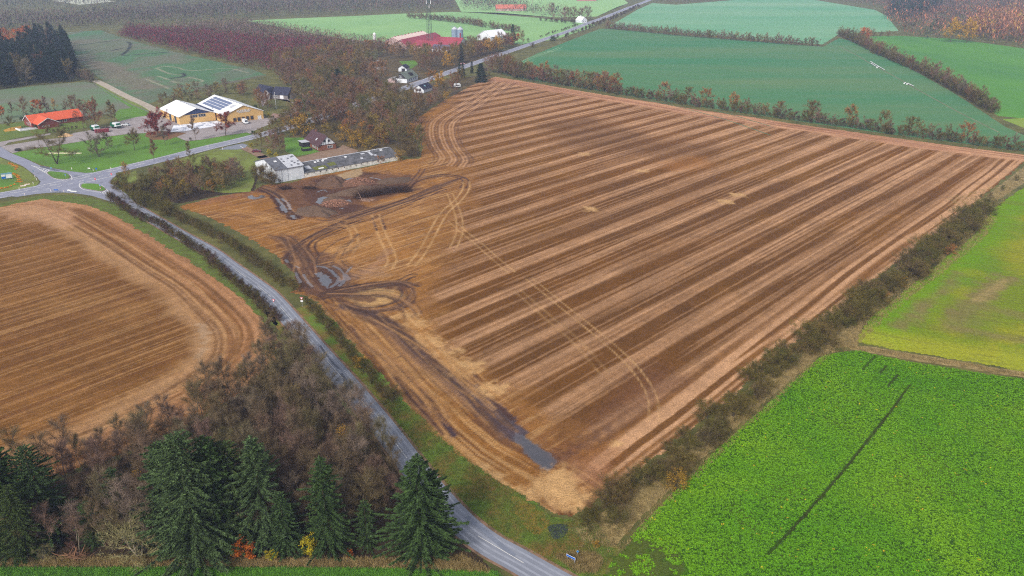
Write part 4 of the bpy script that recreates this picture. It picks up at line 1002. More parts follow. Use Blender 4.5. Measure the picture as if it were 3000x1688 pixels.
def spruce(seed, h, rbase, whorl=.42, nb=8, spray=.34, dens=1.0, bare=.04):
    rng = np.random.default_rng(seed); tk = TM(); cr = TM()
    st = np.stack([np.linspace(0, .15, 9) * rng.normal(), np.linspace(0, .15, 9) * rng.normal(), np.linspace(-.2, h, 9)], 1)
    tk.tube(st, np.linspace(h * .017, .02, 9), 7)
    z = h * bare; P_, D_, L_, W_ = [], [], [], []
    while z < h * .985:
        rel = (z / h); R = rbase * (1 - rel) ** .58 * (.75 + .25 * min(1, rel * 5)) + .15
        n = max(4, int(nb * (.6 + .4 * (1 - rel))))
        a0 = rng.uniform(0, 6.28)
        for k in range(n):
            a = a0 + k * 6.283 / n + rng.uniform(-.25, .25); RR = R * rng.uniform(.68, 1.2) * (.5 + .85 * float(vnoise(np.array([a * 1.3 + seed]), np.array([z * .38 + seed]), seed)[0]))
            zz = z + rng.uniform(-.3, .3) * whorl
            m = 6; t = np.linspace(0, 1, m)
            sl = .35 * (rel - .35)
            pts = np.stack([np.cos(a) * RR * t, np.sin(a) * RR * t, zz + RR * (sl * t - .28 * t ** 1.5 + .16 * t ** 3)], 1)
            cr.tube(pts, np.linspace(max(.012, .035 * RR / 2), .006, m), 3)
            ns = max(4, int(RR * 8.5 * dens)); tt = np.sqrt(rng.uniform(.03, 1.0, ns)); p, dd = along(pts, np.clip(tt, 0, .999))
            dd = dd / (np.linalg.norm(dd, axis=1, keepdims=True) + 1e-9)
            side = np.cross(dd, [0, 0, 1.0]); side /= np.linalg.norm(side, axis=1, keepdims=True) + 1e-9
            for sg in (-1, 1, 0):
                mm = len(p)
                d = dd * .75 + side * sg * rng.uniform(.5, 1.1, (mm, 1)) + rng.normal(size=(mm, 3)) * .18 + np.array([0, 0, -.12 if sg else .22])
                P_.append(p); D_.append(d); L_.append(spray * rng.uniform(.6, 1.3, mm) * (1.15 - .35 * tt) * (1 if sg else .7)); W_.append(np.full(mm, spray * .4))
            # hanging curtain below
            d = dd * .25 + rng.normal(size=(len(p), 3)) * .25 + np.array([0, 0, -1.0])
            P_.append(p); D_.append(d); L_.append(spray * rng.uniform(.4, .9, len(p))); W_.append(np.full(len(p), spray * .36))
        z += whorl * (.75 + .5 * (1 - rel))
    P_ = np.concatenate(P_); D_ = np.concatenate(D_); L_ = np.concatenate(L_); W_ = np.concatenate(W_)
    cr.blades(P_, D_, L_, W_, rng=rng)
    top = np.array([[0, 0, h * .97]] * 10) + rng.normal(size=(10, 3)) * .05
    cr.blades(top, rng.normal(size=(10, 3)) * .4 + np.array([0, 0, 1]), .5, .09, rng=rng)
    return tk, cr, None

bark_m = mat('bark', A(104, 92, 78), A(66, 56, 48), scale=3, rough=.95)
bark_pale_m = mat('bark_pale', A(168, 156, 138), A(110, 98, 82), scale=3, rough=.9)
M_bare = mat_leaf('twigs_bare', [A(112, 94, 56), A(98, 98, 50), A(128, 92, 70), A(116, 106, 52), A(130, 104, 92), A(120, 82, 54), A(112, 104, 86), A(136, 112, 54)])
M_purp = mat_leaf('twigs_purple', [A(120, 100, 80), A(108, 94, 64), A(124, 98, 86), A(106, 98, 64), A(126, 108, 96)])
M_hedge = mat_leaf('twigs_hedge', [A(106, 92, 46), A(96, 90, 38), A(112, 92, 52), A(100, 82, 58), A(86, 88, 36)])
M_hedged = mat_leaf('twigs_hedge_dark', [A(86, 66, 50), A(78, 66, 40), A(96, 68, 60), A(82, 72, 42)])
M_olive = mat_leaf('leaves_olive', [A(86, 86, 26), A(100, 92, 32), A(74, 76, 30), A(112, 94, 28)])
M_rust = mat_leaf('leaves_rust', [A(164, 98, 40), A(150, 92, 44), A(178, 112, 46)])
M_gold = mat_leaf('leaves_gold', [A(190, 146, 36), A(178, 130, 34), A(160, 138, 40)])
M_red = mat_leaf('leaves_red', [A(136, 56, 42), A(120, 52, 42)])
M_orange = mat_leaf('leaves_orange', [A(184, 104, 42), A(172, 96, 38)])
M_spruce = mat_leaf('needles', [A(62, 86, 38), A(74, 98, 54), A(58, 80, 34), A(84, 106, 66), A(70, 84, 32)], pos_scale=1.5, dark=.32)
M_spruce_far = mat_leaf('needles_far', [A(36, 58, 40), A(42, 64, 44), A(32, 52, 34)], pos_scale=.8, dark=.6)
M_evergreen = mat_leaf('leaves_evergreen', [A(66, 84, 36), A(60, 76, 34)], pos_scale=1.0)

PROTO = {}; PIDX = {}
def proto(kind, parts, trunk_mat, crown_mat, leaf_mat=None, leafname='foliage'):
    """keep the meshes of one variant of a plant kind"""
    tk, cr, lf = parts
    ms = [('trunk', tk.mesh('trunk', trunk_mat)), ('crown', cr.mesh('crown', crown_mat))]
    if lf is not None: ms.append((leafname, lf.mesh(leafname, leaf_mat)))
    PROTO.setdefault(kind, []).append(ms)
RT = random.Random(77)
def plant(kind, name, x, y, s=1.0, label=None, cat='tree', group=None, v=None, sz=1.0, rz=None, z=0.0, tilt=0.0):
    """one plant as a thing: Empty at its foot, trunk and crown as parts (copies share the meshes)"""
    vs = PROTO[kind]; ms = vs[RT.randrange(len(vs)) if v is None else v % len(vs)]
    o = bpy.data.objects.new(name, None); COL.objects.link(o); o.empty_display_size = .5
    o.location = (x, y, z); o.rotation_euler = (tilt, 0, RT.uniform(0, 6.28) if rz is None else rz); o.scale = (s, s, s * sz)
    tag(o, label, cat, group)
    for nm, me in ms:
        c = bpy.data.objects.new(nm, me); COL.objects.link(c); c.parent = o
    return o

def scatter(poly, dist, seed=0, keep=None, nmax=9999):
    xs = [p[0] for p in poly]; ys = [p[1] for p in poly]; r = random.Random(seed); out = []; cell = dist; G_ = {}
    A_ = (max(xs) - min(xs)) * (max(ys) - min(ys)); tries = int(A_ / (dist * dist) * 9) + 50
    for _ in range(tries):
        x = r.uniform(min(xs), max(xs)); y = r.uniform(min(ys), max(ys))
        k = (int(x // cell), int(y // cell))
        if any((x - a) ** 2 + (y - b) ** 2 < dist * dist for i in (-1, 0, 1) for j in (-1, 0, 1) for a, b in G_.get((k[0] + i, k[1] + j), ())): continue
        if not inpoly(np.array([x]), np.array([y]), poly)[0]: continue
        if keep and not keep(x, y): continue
        G_.setdefault(k, []).append((x, y)); out.append((x, y))
        if len(out) >= nmax: break
    return out
def spaced(line, step, seed=0, jit=.3, side=.5):
    r = random.Random(seed); L = [np.array(p[:2]) for p in line]; out = []; acc = 0; nxt = 0
    for a, b in zip(L[:-1], L[1:]):
        l = np.linalg.norm(b - a); u = (b - a) / l; n = np.array([-u[1], u[0]])
        while nxt < acc + l:
            q = a + u * (nxt - acc) + n * r.uniform(-side, side); out.append((q[0], q[1])); nxt += step * r.uniform(1 - jit, 1 + jit)
        acc += l
    return out

# variants -----------------------------------------------------------
for k in range(5): proto('wood', broad_tree(100 + k, 10.0 + k * .5, 3.3, .3, 3600, .85, .024, limbs=13, upright=.85, tr=.10), bark_pale_m if k % 2 else bark_m, M_purp)
for k in range(2): proto('wood_leafy', broad_tree(120 + k, 8.5, 2.0, .25, 1200, .6, .026, leaves=1400, leaf=.09, limbs=12, upright=.8, tr=.09), bark_m, M_purp, M_gold)
for k in range(5): proto('bare', broad_tree(200 + k, 13 + (k % 3), 5.2, .2, 3000, 1.1, .06, limbs=15, upright=.62, tr=.2), bark_m, M_bare)
for k in range(3): proto('tint', broad_tree(230 + k, 11.5, 5.0, .15, 2600, .95, .06, leaves=1500, leaf=.17, limbs=14, upright=.55, tr=.2), bark_m, M_bare, [M_rust, M_gold, M_olive][k])
for k in range(3): proto('field_oak', broad_tree(250 + k, 11, 4.8, .32, 2200, .9, .06, leaves=1900, leaf=.16, limbs=14, upright=.5, tr=.2), bark_m, M_bare, [M_rust, M_olive, M_rust][k])
for k in range(5): proto('shrub', broad_tree(300 + k, 3.6, 1.7, .08, 1500, .45, .024, leaves=900, leaf=.055, stems=6, limbs=24, upright=.55, tr=.09), bark_m, M_hedge, M_olive)
for k in range(4): proto('shrub_dark', broad_tree(320 + k, 3.4, 1.5, .08, 2300, .45, .024, stems=6, limbs=24, upright=.65, tr=.09), bark_m, M_hedged)
for k in range(4): proto('thicket', broad_tree(340 + k, 6.2, 3.3, .05, 3600, .7, .035, leaves=1700, leaf=.09, stems=7, limbs=34, upright=.45, tr=.12), bark_m, M_hedge, M_olive)
proto('thicket_gold', broad_tree(350, 5.6, 3.0, .05, 2000, .6, .03, leaves=2600, leaf=.1, stems=6, limbs=28, upright=.45, tr=.12), bark_m, M_hedge, M_gold)
proto('thicket_rust', broad_tree(351, 5.6, 3.0, .05, 2000, .6, .03, leaves=2600, leaf=.1, stems=6, limbs=28, upright=.45, tr=.12), bark_m, M_hedge, M_rust)
proto('park', broad_tree(400, 15, 7.8, .2, 5200, 1.2, .06, stems=2, limbs=16, upright=.5, tr=.36), bark_m, M_bare)
proto('park', broad_tree(401, 12, 6.2, .14, 4200, 1.0, .06, stems=4, limbs=18, upright=.6, tr=.3), bark_m, M_bare)
proto('park', broad_tree(402, 8.5, 3.8, .3, 3200, .8, .055, limbs=14, upright=.6, tr=.15), bark_m, M_hedge)
proto('beech', broad_tree(410, 10.5, 7.0, .12, 3000, .8, .06, leaves=9000, leaf=.19, limbs=20, upright=.4, tr=.28), bark_m, M_red, M_red)
proto('beech', broad_tree(411, 12, 5.0, .28, 2600, .8, .05, leaves=6500, leaf=.17, limbs=16, upright=.5, tr=.24), bark_m, M_bare, M_red)
proto('bigred', broad_tree(412, 14, 6.0, .2, 3200, .9, .055, leaves=2600, leaf=.15, limbs=20, upright=.7, tr=.26), bark_m, M_bare, mat_leaf('leaves_brownred', [A(140, 84, 62), A(150, 92, 62)]))
proto('goldtree', broad_tree(413, 10.5, 4.2, .18, 1200, .7, .05, leaves=4200, leaf=.17, limbs=16, upright=.6, tr=.2), bark_m, M_bare, M_gold)
proto('orangetree', broad_tree(414, 8, 3.3, .3, 900, .6, .04, leaves=3600, leaf=.15, limbs=14, upright=.5, tr=.16), bark_m, M_rust, M_orange)
proto('thintree', broad_tree(415, 11, 2.4, .2, 2600, .7, .05, limbs=12, upright=.9, tr=.1), bark_m, M_bare)
proto('yellow_bush', broad_tree(416, 4.2, 1.5, .1, 800, .4, .02, leaves=5200, leaf=.075, stems=4, limbs=20, upright=.7, tr=.08), bark_m, M_gold, mat_leaf('leaves_limegold', [A(178, 166, 36), A(176, 160, 40)]))
proto('orange_bush', broad_tree(417, 4.4, 1.7, .1, 800, .4, .02, leaves=4600, leaf=.08, stems=3, limbs=20, upright=.6, tr=.1), bark_m, M_rust, mat_leaf('leaves_beech_rust', [A(196, 104, 36), A(186, 100, 38)]))
proto('grey_bush', broad_tree(418, 5.6, 3.4, .06, 2600, .75, .03, stems=7, limbs=30, upright=.3, tr=.22), bark_pale_m, mat_leaf('twigs_lichen', [A(148, 140, 96), A(140, 134, 92)]))
proto('evergreen_bush', broad_tree(419, 3.4, 1.6, .05, 600, .4, .03, leaves=4500, leaf=.09, stems=5, limbs=24, upright=.4, tr=.1), bark_m, M_hedge, M_evergreen)
for k in range(4): proto('spruce', spruce(500 + k, 20 + k * .8, [7.2, 6.2, 7.8, 7.0][k], whorl=.5, nb=11, spray=.52, dens=1.05), bark_m, M_spruce)
for k in range(2): proto('spruce_small', spruce(520 + k, 9.0, 2.9, whorl=.36, nb=9, spray=.34, dens=1.3), bark_m, M_spruce)
for k in range(3): proto('conifer', spruce(540 + k, 22 + 2 * k, 4.4, whorl=1.0, nb=8, spray=1.1, dens=.5, bare=.12), bark_m, M_spruce_far)
for k in range(2): proto('conifer_round', spruce(560 + k, 16, 6.0, whorl=.8, nb=10, spray=1.0, dens=.55, bare=.03), bark_m, M_spruce_far)
proto('hedgetree', broad_tree(600, 9.5, 3.4, .1, 1900, .9, .08, stems=3, limbs=18, upright=.7, tr=.16), bark_m, M_bare)
proto('hedgetree', broad_tree(601, 10.5, 3.6, .15, 1900, .9, .08, stems=2, limbs=16, upright=.7, tr=.16), bark_m, M_bare)
proto('hedgetree', broad_tree(602, 8.0, 3.2, .08, 1900, .8, .08, stems=4, limbs=18, upright=.6, tr=.14), bark_m, mat_leaf('twigs_far', [A(96, 86, 66), A(110, 92, 78), A(98, 92, 60)]))
# ---- the wood at the bottom left -----------------------------------------------
WOOD = PL(P, (705, 872), (760, 915), (830, 1010), (920, 1110), (985, 1185), (1000, 1280), (930, 1340), (700, 1370), (400, 1390), (200, 1400), (-60, 1400), (-60, 1262), (0, 1250), (150, 1200), (300, 1145), (450, 1078), (560, 1018), (640, 960), (690, 910))
pts = scatter(WOOD, 3.0, seed=5)
pts.sort(key=lambda q: q[1]); near = pts[:290]
pts = near + [q for q in pts[290:]]
wl = 'bare purplish-brown young tree in the wood between the minor road and the curved stubble field'
rr_ = random.Random(4)
for i, (x, y) in enumerate(pts[:298]):
    plant('wood', 'birch_tree', x, y, rr_.uniform(.7, 1.1), wl, 'tree', 'young trees of the roadside wood')
rest = pts[298:]
def merged(name, kinds, spots, label, cat, seed, smin=.8, smax=1.15, mats=None):
    """many plants past counting as one object, joined from their meshes"""
    r = np.random.default_rng(seed); Vs, Ls, n = [], {}, 0; mlist = []; polys = []; 
    for (x, y) in spots:
        kind = kinds[int(r.integers(len(kinds)))]; vs = PROTO[kind]; ms = vs[int(r.integers(len(vs)))]
        a = r.uniform(0, 6.28); s = r.uniform(smin, smax); ca, sa = math.cos(a) * s, math.sin(a) * s
        R = np.array([[ca, -sa, 0], [sa, ca, 0], [0, 0, s]])
        for nm, me in ms:
            v = np.empty(len(me.vertices) * 3, np.float32); me.vertices.foreach_get('co', v); v = v.reshape(-1, 3) @ R.T + np.array([x, y, 0])
            li = np.empty(len(me.loops), np.int32); me.loops.foreach_get('vertex_index', li)
            lt = np.empty(len(me.polygons), np.int32); me.polygons.foreach_get('loop_total', lt)
            m_ = me.materials[0]
            if m_ not in mlist: mlist.append(m_)
            Vs.append(v); polys.append((li + n, lt, mlist.index(m_))); n += len(v)
    me = bpy.data.meshes.new(name); V = np.concatenate(Vs).astype(np.float32)
    me.vertices.add(n); me.vertices.foreach_set('co', V.ravel())
    li = np.concatenate([p[0] for p in polys]); lt = np.concatenate([p[1] for p in polys]); mi = np.concatenate([np.full(len(p[1]), p[2], np.int32) for p in polys])
    me.loops.add(len(li)); me.loops.foreach_set('vertex_index', li.astype(np.int32))
    me.polygons.add(len(lt)); me.polygons.foreach_set('loop_total', lt); me.polygons.foreach_set('loop_start', np.concatenate([[0], np.cumsum(lt)[:-1]]).astype(np.int32))
    me.polygons.foreach_set('material_index', mi); me.update()
    for m_ in mlist: me.materials.append(m_)
    o = link(name, me); tag(o, label, cat, kind='stuff'); return o
if rest: merged('wood_thicket', ['wood'], rest[:400], 'dense bare twigs of the wood behind its front trees', 'wood', 3)

def at(f, kind, name, x, y, s, label, cat='tree', group=None, v=None, sz=1.0, rz=None):
    q = f(x, y); return plant(kind, name, q[0], q[1], s, label, cat, group, v, sz, rz)
at(P, 'spruce', 'spruce_tree', 1062, 1398, 1.0, 'broad dark spruce overhanging the minor road, the rightmost big one', v=3, sz=.86)
at(P, 'spruce', 'spruce_tree', 1092, 1372, .72, 'slimmer ragged spruce pressed against the road side of the broad dark spruce', v=1, sz=1.0)
at(P, 'spruce', 'spruce_tree', 500, 1402, 1.12, 'tallest green spruce in the middle of the roadside wood, right of the grey bush', v=2, sz=.98)
at(P, 'spruce', 'spruce_tree', 442, 1352, .88, 'narrow spruce just left of the tallest one, its tip over the grey bush', v=0, sz=1.08)
at(P, 'spruce', 'spruce_tree', 560, 1375, .95, 'spruce pressed against the right side of the tallest spruce', v=1, sz=1.08)
at(P, 'spruce', 'spruce_tree', 668, 1362, .9, 'bluish spruce between the tallest spruce and the slender one', v=3, sz=1.0)
at(P, 'spruce', 'spruce_tree', 722, 1385, .55, 'smaller spruce at the foot of the bluish one beside the lime-yellow bush', v=1)
at(P, 'spruce', 'spruce_tree', 828, 1378, .72, 'slender spruce standing alone over the lime-yellow bush', v=0, sz=1.22)
at(P, 'spruce_small', 'spruce_tree', 925, 1375, .95, 'small grey-green spruce between the slender and the broad spruce', v=0, sz=1.1)
at(P, 'spruce_small', 'spruce_tree', 305, 1302, 1.15, 'small pointed spruce among bare trees above the grey bush', v=1)
at(P, 'spruce_small', 'spruce_tree', 238, 1368, .95, 'small bluish spruce left of the grey leafless bush', v=0)
at(P, 'spruce', 'spruce_tree', -10, 1380, 1.0, 'spruce cut by the left picture edge with its top above the stubble', v=1, sz=.98)
at(P, 'spruce', 'spruce_tree', 45, 1362, .92, 'dense spruce second from the left picture edge', v=0)
at(P, 'spruce', 'spruce_tree', 120, 1345, .78, 'spruce with a bare pale lower trunk beside the leaning one', v=2, sz=1.05)
at(P, 'spruce', 'spruce_tree', 70, 1398, .62, 'low wide spruce at the wood edge near the bottom left corner', v=3)
at(P, 'grey_bush', 'dead_tree', 350, 1404, 1.45, 'grey-green leafless bush with wide spreading limbs at the wood edge', 'bush')
at(P, 'grey_bush', 'dead_tree', 108, 1408, .5, 'small leafless grey bush near the bottom left corner', 'bush')
at(P, 'orange_bush', 'beech_bush', 620, 1405, 1.0, 'bright orange-leaved bush at the foot of the tallest spruce', 'bush')
at(P, 'yellow_bush', 'hazel_bush', 780, 1395, .95, 'lime-yellow leafy bush under the slender spruce', 'bush')
at(P, 'yellow_bush', 'hazel_bush', 684, 1410, .55, 'low yellow bush between the orange bush and the lime-yellow bush', 'bush')
at(P, 'orange_bush', 'beech_bush', 878, 1402, .35, 'tiny orange-leaved sapling by the small grey-green spruce', 'bush')
at(P, 'wood_leafy', 'birch_tree', 350, 1282, .95, 'young tree holding yellow leaves beside the small pointed spruce', v=0)
at(P, 'wood_leafy', 'birch_tree', 752, 1060, 1.0, 'young tree holding golden leaves in the upper part of the wood, alone', v=1)
at(P, 'wood_leafy', 'birch_tree', 868, 1158, 1.0, 'young tree holding golden leaves near the road in the lower wood', v=0)
at(P, 'wood_leafy', 'birch_tree', 905, 1225, .9, 'lower of two golden-leaved young trees near the broad spruce', v=1)
at(P, 'shrub', 'shrub', 965, 1255, 1.0, 'olive shrub beside the broad dark spruce on its wood side', 'bush')

at(P, 'spruce', 'spruce_tree', 600, 1352, .88, 'spruce standing behind the tallest one, its tip right of it', v=2)
at(P, 'spruce', 'spruce_tree', 460, 1350, .9, 'spruce standing behind the tallest one, between it and the narrow spruce', v=1)
at(P, 'spruce', 'spruce_tree', 8, 1352, .95, 'second dark spruce back at the left picture edge', v=2)
# undergrowth on the wood floor
pts = scatter(WOOD + [], 2.4, seed=15)
merged('undergrowth', ['shrub', 'shrub_dark'], [q for q in pts][:420], 'low brown undergrowth on the floor of the roadside wood', 'undergrowth', 8, .28, .55)

# ---- hedges beside the minor road ------------------------------------------------
HL = PL(P, (278, 498), (310, 528), (345, 548), (395, 570), (440, 597), (480, 622), (520, 652), (560, 688), (600, 722), (640, 758), (672, 790), (700, 812))
for i, (x, y) in enumerate(spaced(smooth_line(HL, 4), 1.7, 3, side=1.1)):
    plant('shrub_dark' if i % 3 else 'shrub', 'hedge_shrub', x, y, rr_.uniform(.75, 1.0), 'dark leafless shrub of the trimmed hedge between the curved stubble field and the minor road', 'shrub', 'hedge shrubs left of the minor road')
HR1 = PL(P, (365, 498), (400, 528), (440, 548), (480, 566), (520, 586), (560, 608), (600, 630), (640, 660), (690, 695), (725, 725), (740, 735))
for i, (x, y) in enumerate(spaced(smooth_line(HR1, 4), 1.8, 4, side=1.1)):
    plant('shrub', 'hedge_shrub', x, y, rr_.uniform(.85, 1.05), 'olive-brown shrub of the hedge between the minor road and the muddy field corner', 'shrub', 'hedge shrubs right of the minor road, upper part')
HR2 = PL(P, (772, 765), (800, 800), (830, 832), (862, 870), (895, 910), (925, 945), (955, 978), (985, 1008))
for i, (x, y) in enumerate(spaced(smooth_line(HR2, 4), 1.6, 5, side=.8)):
    plant('shrub', 'hedge_shrub', x, y, rr_.uniform(.65, .88), 'low olive shrub of the short hedge running down from the yield sign', 'shrub', 'hedge shrubs right of the minor road, lower part')
at(P, 'thicket_gold', 'shrub', 910, 925, .55, 'yellow-tinged shrub inside the short hedge below the yield sign', 'shrub')
at(P, 'thicket', 'shrub', 985, 1010, .62, 'dark rounded shrub ending the short hedge below the yield sign', 'shrub')

# ---- tall hedge between the big field and the green crops --------------------------
HB = PL(P, (2470, 535), (2420, 580), (2350, 635), (2290, 690), (2220, 735), (2150, 790), (2090, 838), (2000, 895), (1930, 950), (1860, 1010), (1790, 1075), (1720, 1135), (1650, 1200), (1590, 1250), (1530, 1300), (1490, 1335))
for i, (x, y) in enumerate(spaced(smooth_line(HB, 4), 2.1, 6, jit=.6, side=2.6)):
    plant('thicket', 'hedge_bush', x, y, rr_.uniform(.6, 1.35) * (.75 if y < 170 else 1.0), 'tangled olive-brown bush in the tall hedge between the striped field and the green crops', 'bush', 'bushes of the tall hedge beside the green crops', sz=.8)
for i, (x, y, k, l) in enumerate(((2385, 640, 'thicket_rust', 'rust-tinted bush'), (2262, 722, 'thicket_gold', 'golden bush'), (2215, 760, 'thicket_rust', 'brown-gold bush lower down'), (1700, 1225, 'thicket_gold', 'faded yellow bush'))):
    at(P, k, 'hedge_bush', x, y, .7, l + ' on the crop side of the tall hedge', 'bush')
for (x, y, s, l) in ((2555, 455, .75, 'small bush by the right corner of the striped field'), (2520, 478, .6, 'second small bush down from the right corner of the striped field'), (2490, 500, .7, 'straggly bush above the straw gap in the tall hedge'), (2465, 497, .5, 'lowest small bush before the straw gap in the tall hedge')):
    at(P, 'shrub', 'hedge_bush', x, y, s, l, 'bush')
at(P, 'evergreen_bush', 'hedge_bush', 2255, 705, .75, 'dark green fir-like bush inside the tall hedge', 'bush')
at(P, 'evergreen_bush', 'hedge_bush', 2050, 880, .6, 'green rounded bush beside the gap where the two crops meet', 'bush')
at(P, 'thicket_gold', 'sapling', 1500, 1375, .22, 'tiny orange-leaved sapling in the rough grass by the blue road sign', 'bush')

# ---- hedgerow along the far side of the striped field ----------------------------
HT = PL(P, (1262, 178), (1300, 194), (1420, 214), (1540, 234), (1650, 251), (1760, 269), (1880, 285), (2000, 303), (2120, 319), (2250, 338), (2400, 357), (2600, 384))
for i, (x, y) in enumerate(spaced(HT, 2.1, 7, side=2.0)):
    plant('hedgetree' if i % 2 else ('thicket' if i % 4 else 'shrub_dark'), 'hedgerow_tree', x, y, rr_.uniform(.5, .85) if i % 2 else rr_.uniform(.75, 1.1), 'leafless small tree in the hedgerow between the striped field and the dark green field', 'tree', 'small trees of the far hedgerow')
for i, (px, py, k, s, w) in enumerate(((1330, 198, 0, .95, 'rust-crowned oak, first of a pair at the left end'), (1368, 204, 2, 1.05, 'rust-crowned oak, second of the pair at the left end'), (1428, 214, 1, .85, 'thin olive oak right of the rust pair'),
        (1490, 224, 1, .95, 'olive-gold oak left of the brown clump'), (1520, 228, 0, 1.0, 'brown oak of the left clump'), (1550, 234, 2, 1.0, 'rust-edged oak ending the left clump'), (1668, 250, 0, .85, 'orange-brown round oak after the low stretch'),
        (1722, 260, 1, .8, 'pale olive oak'), (1776, 268, 0, .85, 'rust round oak next to the pale olive oak'), (1840, 278, 2, .8, 'orange-topped oak above the field track'), (1952, 293, 1, .7, 'olive oak in the middle of the row'),
        (2040, 305, 1, .95, 'tall olive-gold oak right of the middle'), (2140, 318, 2, .9, 'orange-crowned low oak'), (2215, 330, 1, .85, 'golden oak beside the dark green bush'), (2285, 340, 1, .8, 'gold-topped oak leaning over the field'), (2430, 360, 0, .8, 'brown round oak near the right picture edge'))):
    at(P, 'field_oak', 'oak_tree', px, py, s * 1.12, w + ' of the far hedgerow', v=k)
at(P, 'evergreen_bush', 'hedgerow_tree', 2235, 337, 1.1, 'dark green round bush in the far hedgerow', 'bush')

def row(line, step, kinds, name, label, cat, group, seed, smin, smax, side=1.0, sz=1.0):
    for i, (x, y) in enumerate(spaced(line, step, seed, side=side)):
        plant(kinds[i % len(kinds)], name, x, y, rr_.uniform(smin, smax), label, cat, group, sz=sz)
row(PL(P, (1525, 72), (1600, 80), (1700, 90), (1800, 98), (1900, 106), (2000, 114), (2062, 117)), 3.2, ['hedgetree'], 'windbreak_tree', 'dark leafless tree of the windbreak crossing between the two far green fields', 'tree', 'windbreak trees between the far green fields', 8, .7, 1.0)
row(PL(P, (2112, 90), (2150, 107), (2200, 133), (2260, 160), (2320, 185), (2380, 218), (2440, 250), (2500, 286)), 2.7, ['shrub_dark', 'hedgetree', 'thicket'], 'windbreak_tree', 'dark bush of the hedge between the dark and the bright green field, far right', 'bush', 'hedge bushes at the far right', 9, .8, 1.3)
row(PL(P, (1025, 46), (1080, 50), (1130, 56), (1180, 62), (1220, 70)), 3.4, ['hedgetree'], 'windbreak_tree', 'leafless tree of the longer windbreak in the pale field behind the farm', 'tree', 'long windbreak behind the farm', 10, .7, 1.0)
row(PL(P, (1232, 72), (1260, 76), (1306, 82)), 3.4, ['hedgetree'], 'windbreak_tree', 'leafless tree of the short windbreak right of the gap, behind the farm', 'tree', 'short windbreak behind the farm', 11, .7, 1.0)
row(PL(P, (2130, 92), (2180, 92), (2240, 93)), 7, ['hedgetree'], 'windbreak_tree', 'leafless tree between the pale far field and the bright green field', 'tree', 'trees towards the far right wood', 12, .6, .9)
row(PL(P, (1235, 182), (1262, 188), (1300, 197), (1318, 200)), 4.5, ['bare'], 'bare_tree', 'tall bare tree at the road end of the far hedgerow', 'tree', 'bare trees at the tip of the striped field', 13, .8, 1.0)

# ---- the middle wood, houses hidden in it ------------------------------------------
CLEAR = [PL(CD, (150, 260), (480, 180), (760, 300), (960, 420), (960, 560), (800, 560), (760, 720), (330, 760), (300, 560)),
         PL(CF, (110, 380), (240, 350), (440, 380), (640, 380), (640, 470), (560, 600), (340, 600), (120, 560)), PL(CF, (310, 540), (640, 470), (780, 600), (900, 760), (800, 900), (560, 900), (430, 800), (320, 720)),
         PL(CF, (780, 690), (1000, 620), (1130, 640), (1150, 720), (900, 760)), PL(C7, (600, 200), (820, 240), (1000, 100), (1300, 200), (1420, 340), (1600, 470), (880, 640), (600, 480))]
def free(x, y):
    X = np.array([x]); Y = np.array([y])
    if any(inpoly(X, Y, c)[0] for c in CLEAR): return False
    return seg_dist(X, Y, MAIN)[0][0] > 9
MID1 = PL(P, (740, 330), (770, 310), (800, 290), (860, 268), (960, 255), (1080, 245), (1150, 236), (1085, 272), (1050, 296), (1036, 320), (1042, 350), (1062, 372), (1050, 392), (1010, 388), (980, 370), (905, 372), (880, 345), (800, 335), (760, 345))
MID2 = PL(P, (700, 200), (760, 190), (800, 205), (860, 215), (960, 240), (940, 262), (860, 262), (790, 285), (770, 300), (760, 300), (740, 262), (720, 225))
MID3 = PL(P, (800, 140), (880, 130), (960, 135), (1100, 150), (1180, 128), (1290, 118), (1300, 124), (1230, 150), (1120, 182), (1040, 215), (980, 205), (900, 200), (820, 200), (740, 188), (690, 182), (700, 160))
a1 = scatter(MID1, 6.2, 21, free); a2 = scatter(MID2, 7.0, 22, free); a3 = scatter(MID3, 8.0, 23, free)
print('mid', len(a1), len(a2), len(a3))
for (x, y) in (a1 + a2)[:295]:
    k = rr_.random()
    if k < .34: plant('tint', 'autumn_tree', x, y, rr_.uniform(.6, .95), 'half-leafy rust or olive tree in the wood between the houses and the striped field', 'tree', 'half-leafy trees of the middle wood')
    else: plant('thicket_gold' if rr_.random() < .08 else ('thicket' if rr_.random() < .22 else 'bare'), 'bare_tree', x, y, rr_.uniform(.7, 1.15), 'bare brown tree in the wood between the houses and the striped field', 'tree', 'bare trees of the middle wood')
for (x, y) in a3[:290]:
    k = rr_.random()
    if k < .38: plant('tint', 'autumn_tree', x, y, rr_.uniform(.8, 1.05), 'tree with rust or olive leaves left, in front of the red-roofed farm', 'tree', 'half-leafy trees before the farm')
    else: plant('bare', 'woodland_tree', x, y, rr_.uniform(.8, 1.1), 'bare tree in the wood in front of the red-roofed farm', 'tree', 'bare trees before the farm')
row(offs(MAIN[i0 + 16:], 9)[:9], 6.0, ['bare', 'tint', 'bare'], 'roadside_tree', 'brown tree on the left side of the main road beyond the hall', 'tree', 'trees left of the main road', 61, .6, .9, side=2)
row(offs(MAIN[i0 + 12:], -9)[:8], 5.0, ['bare', 'thicket', 'tint'], 'roadside_tree', 'brown tree on the right side of the main road beyond the farm lane', 'tree', 'trees right of the main road', 62, .55, .85, side=2)
row(PL(P, (1262, 182), (1300, 197), (1380, 210), (1460, 222), (1545, 236)), 4.0, ['bare', 'field_oak', 'hedgetree'], 'hedgerow_tree', 'taller close-standing tree in the left stretch of the far hedgerow', 'tree', 'tall trees of the far hedgerow', 63, .75, 1.0, side=1.5)
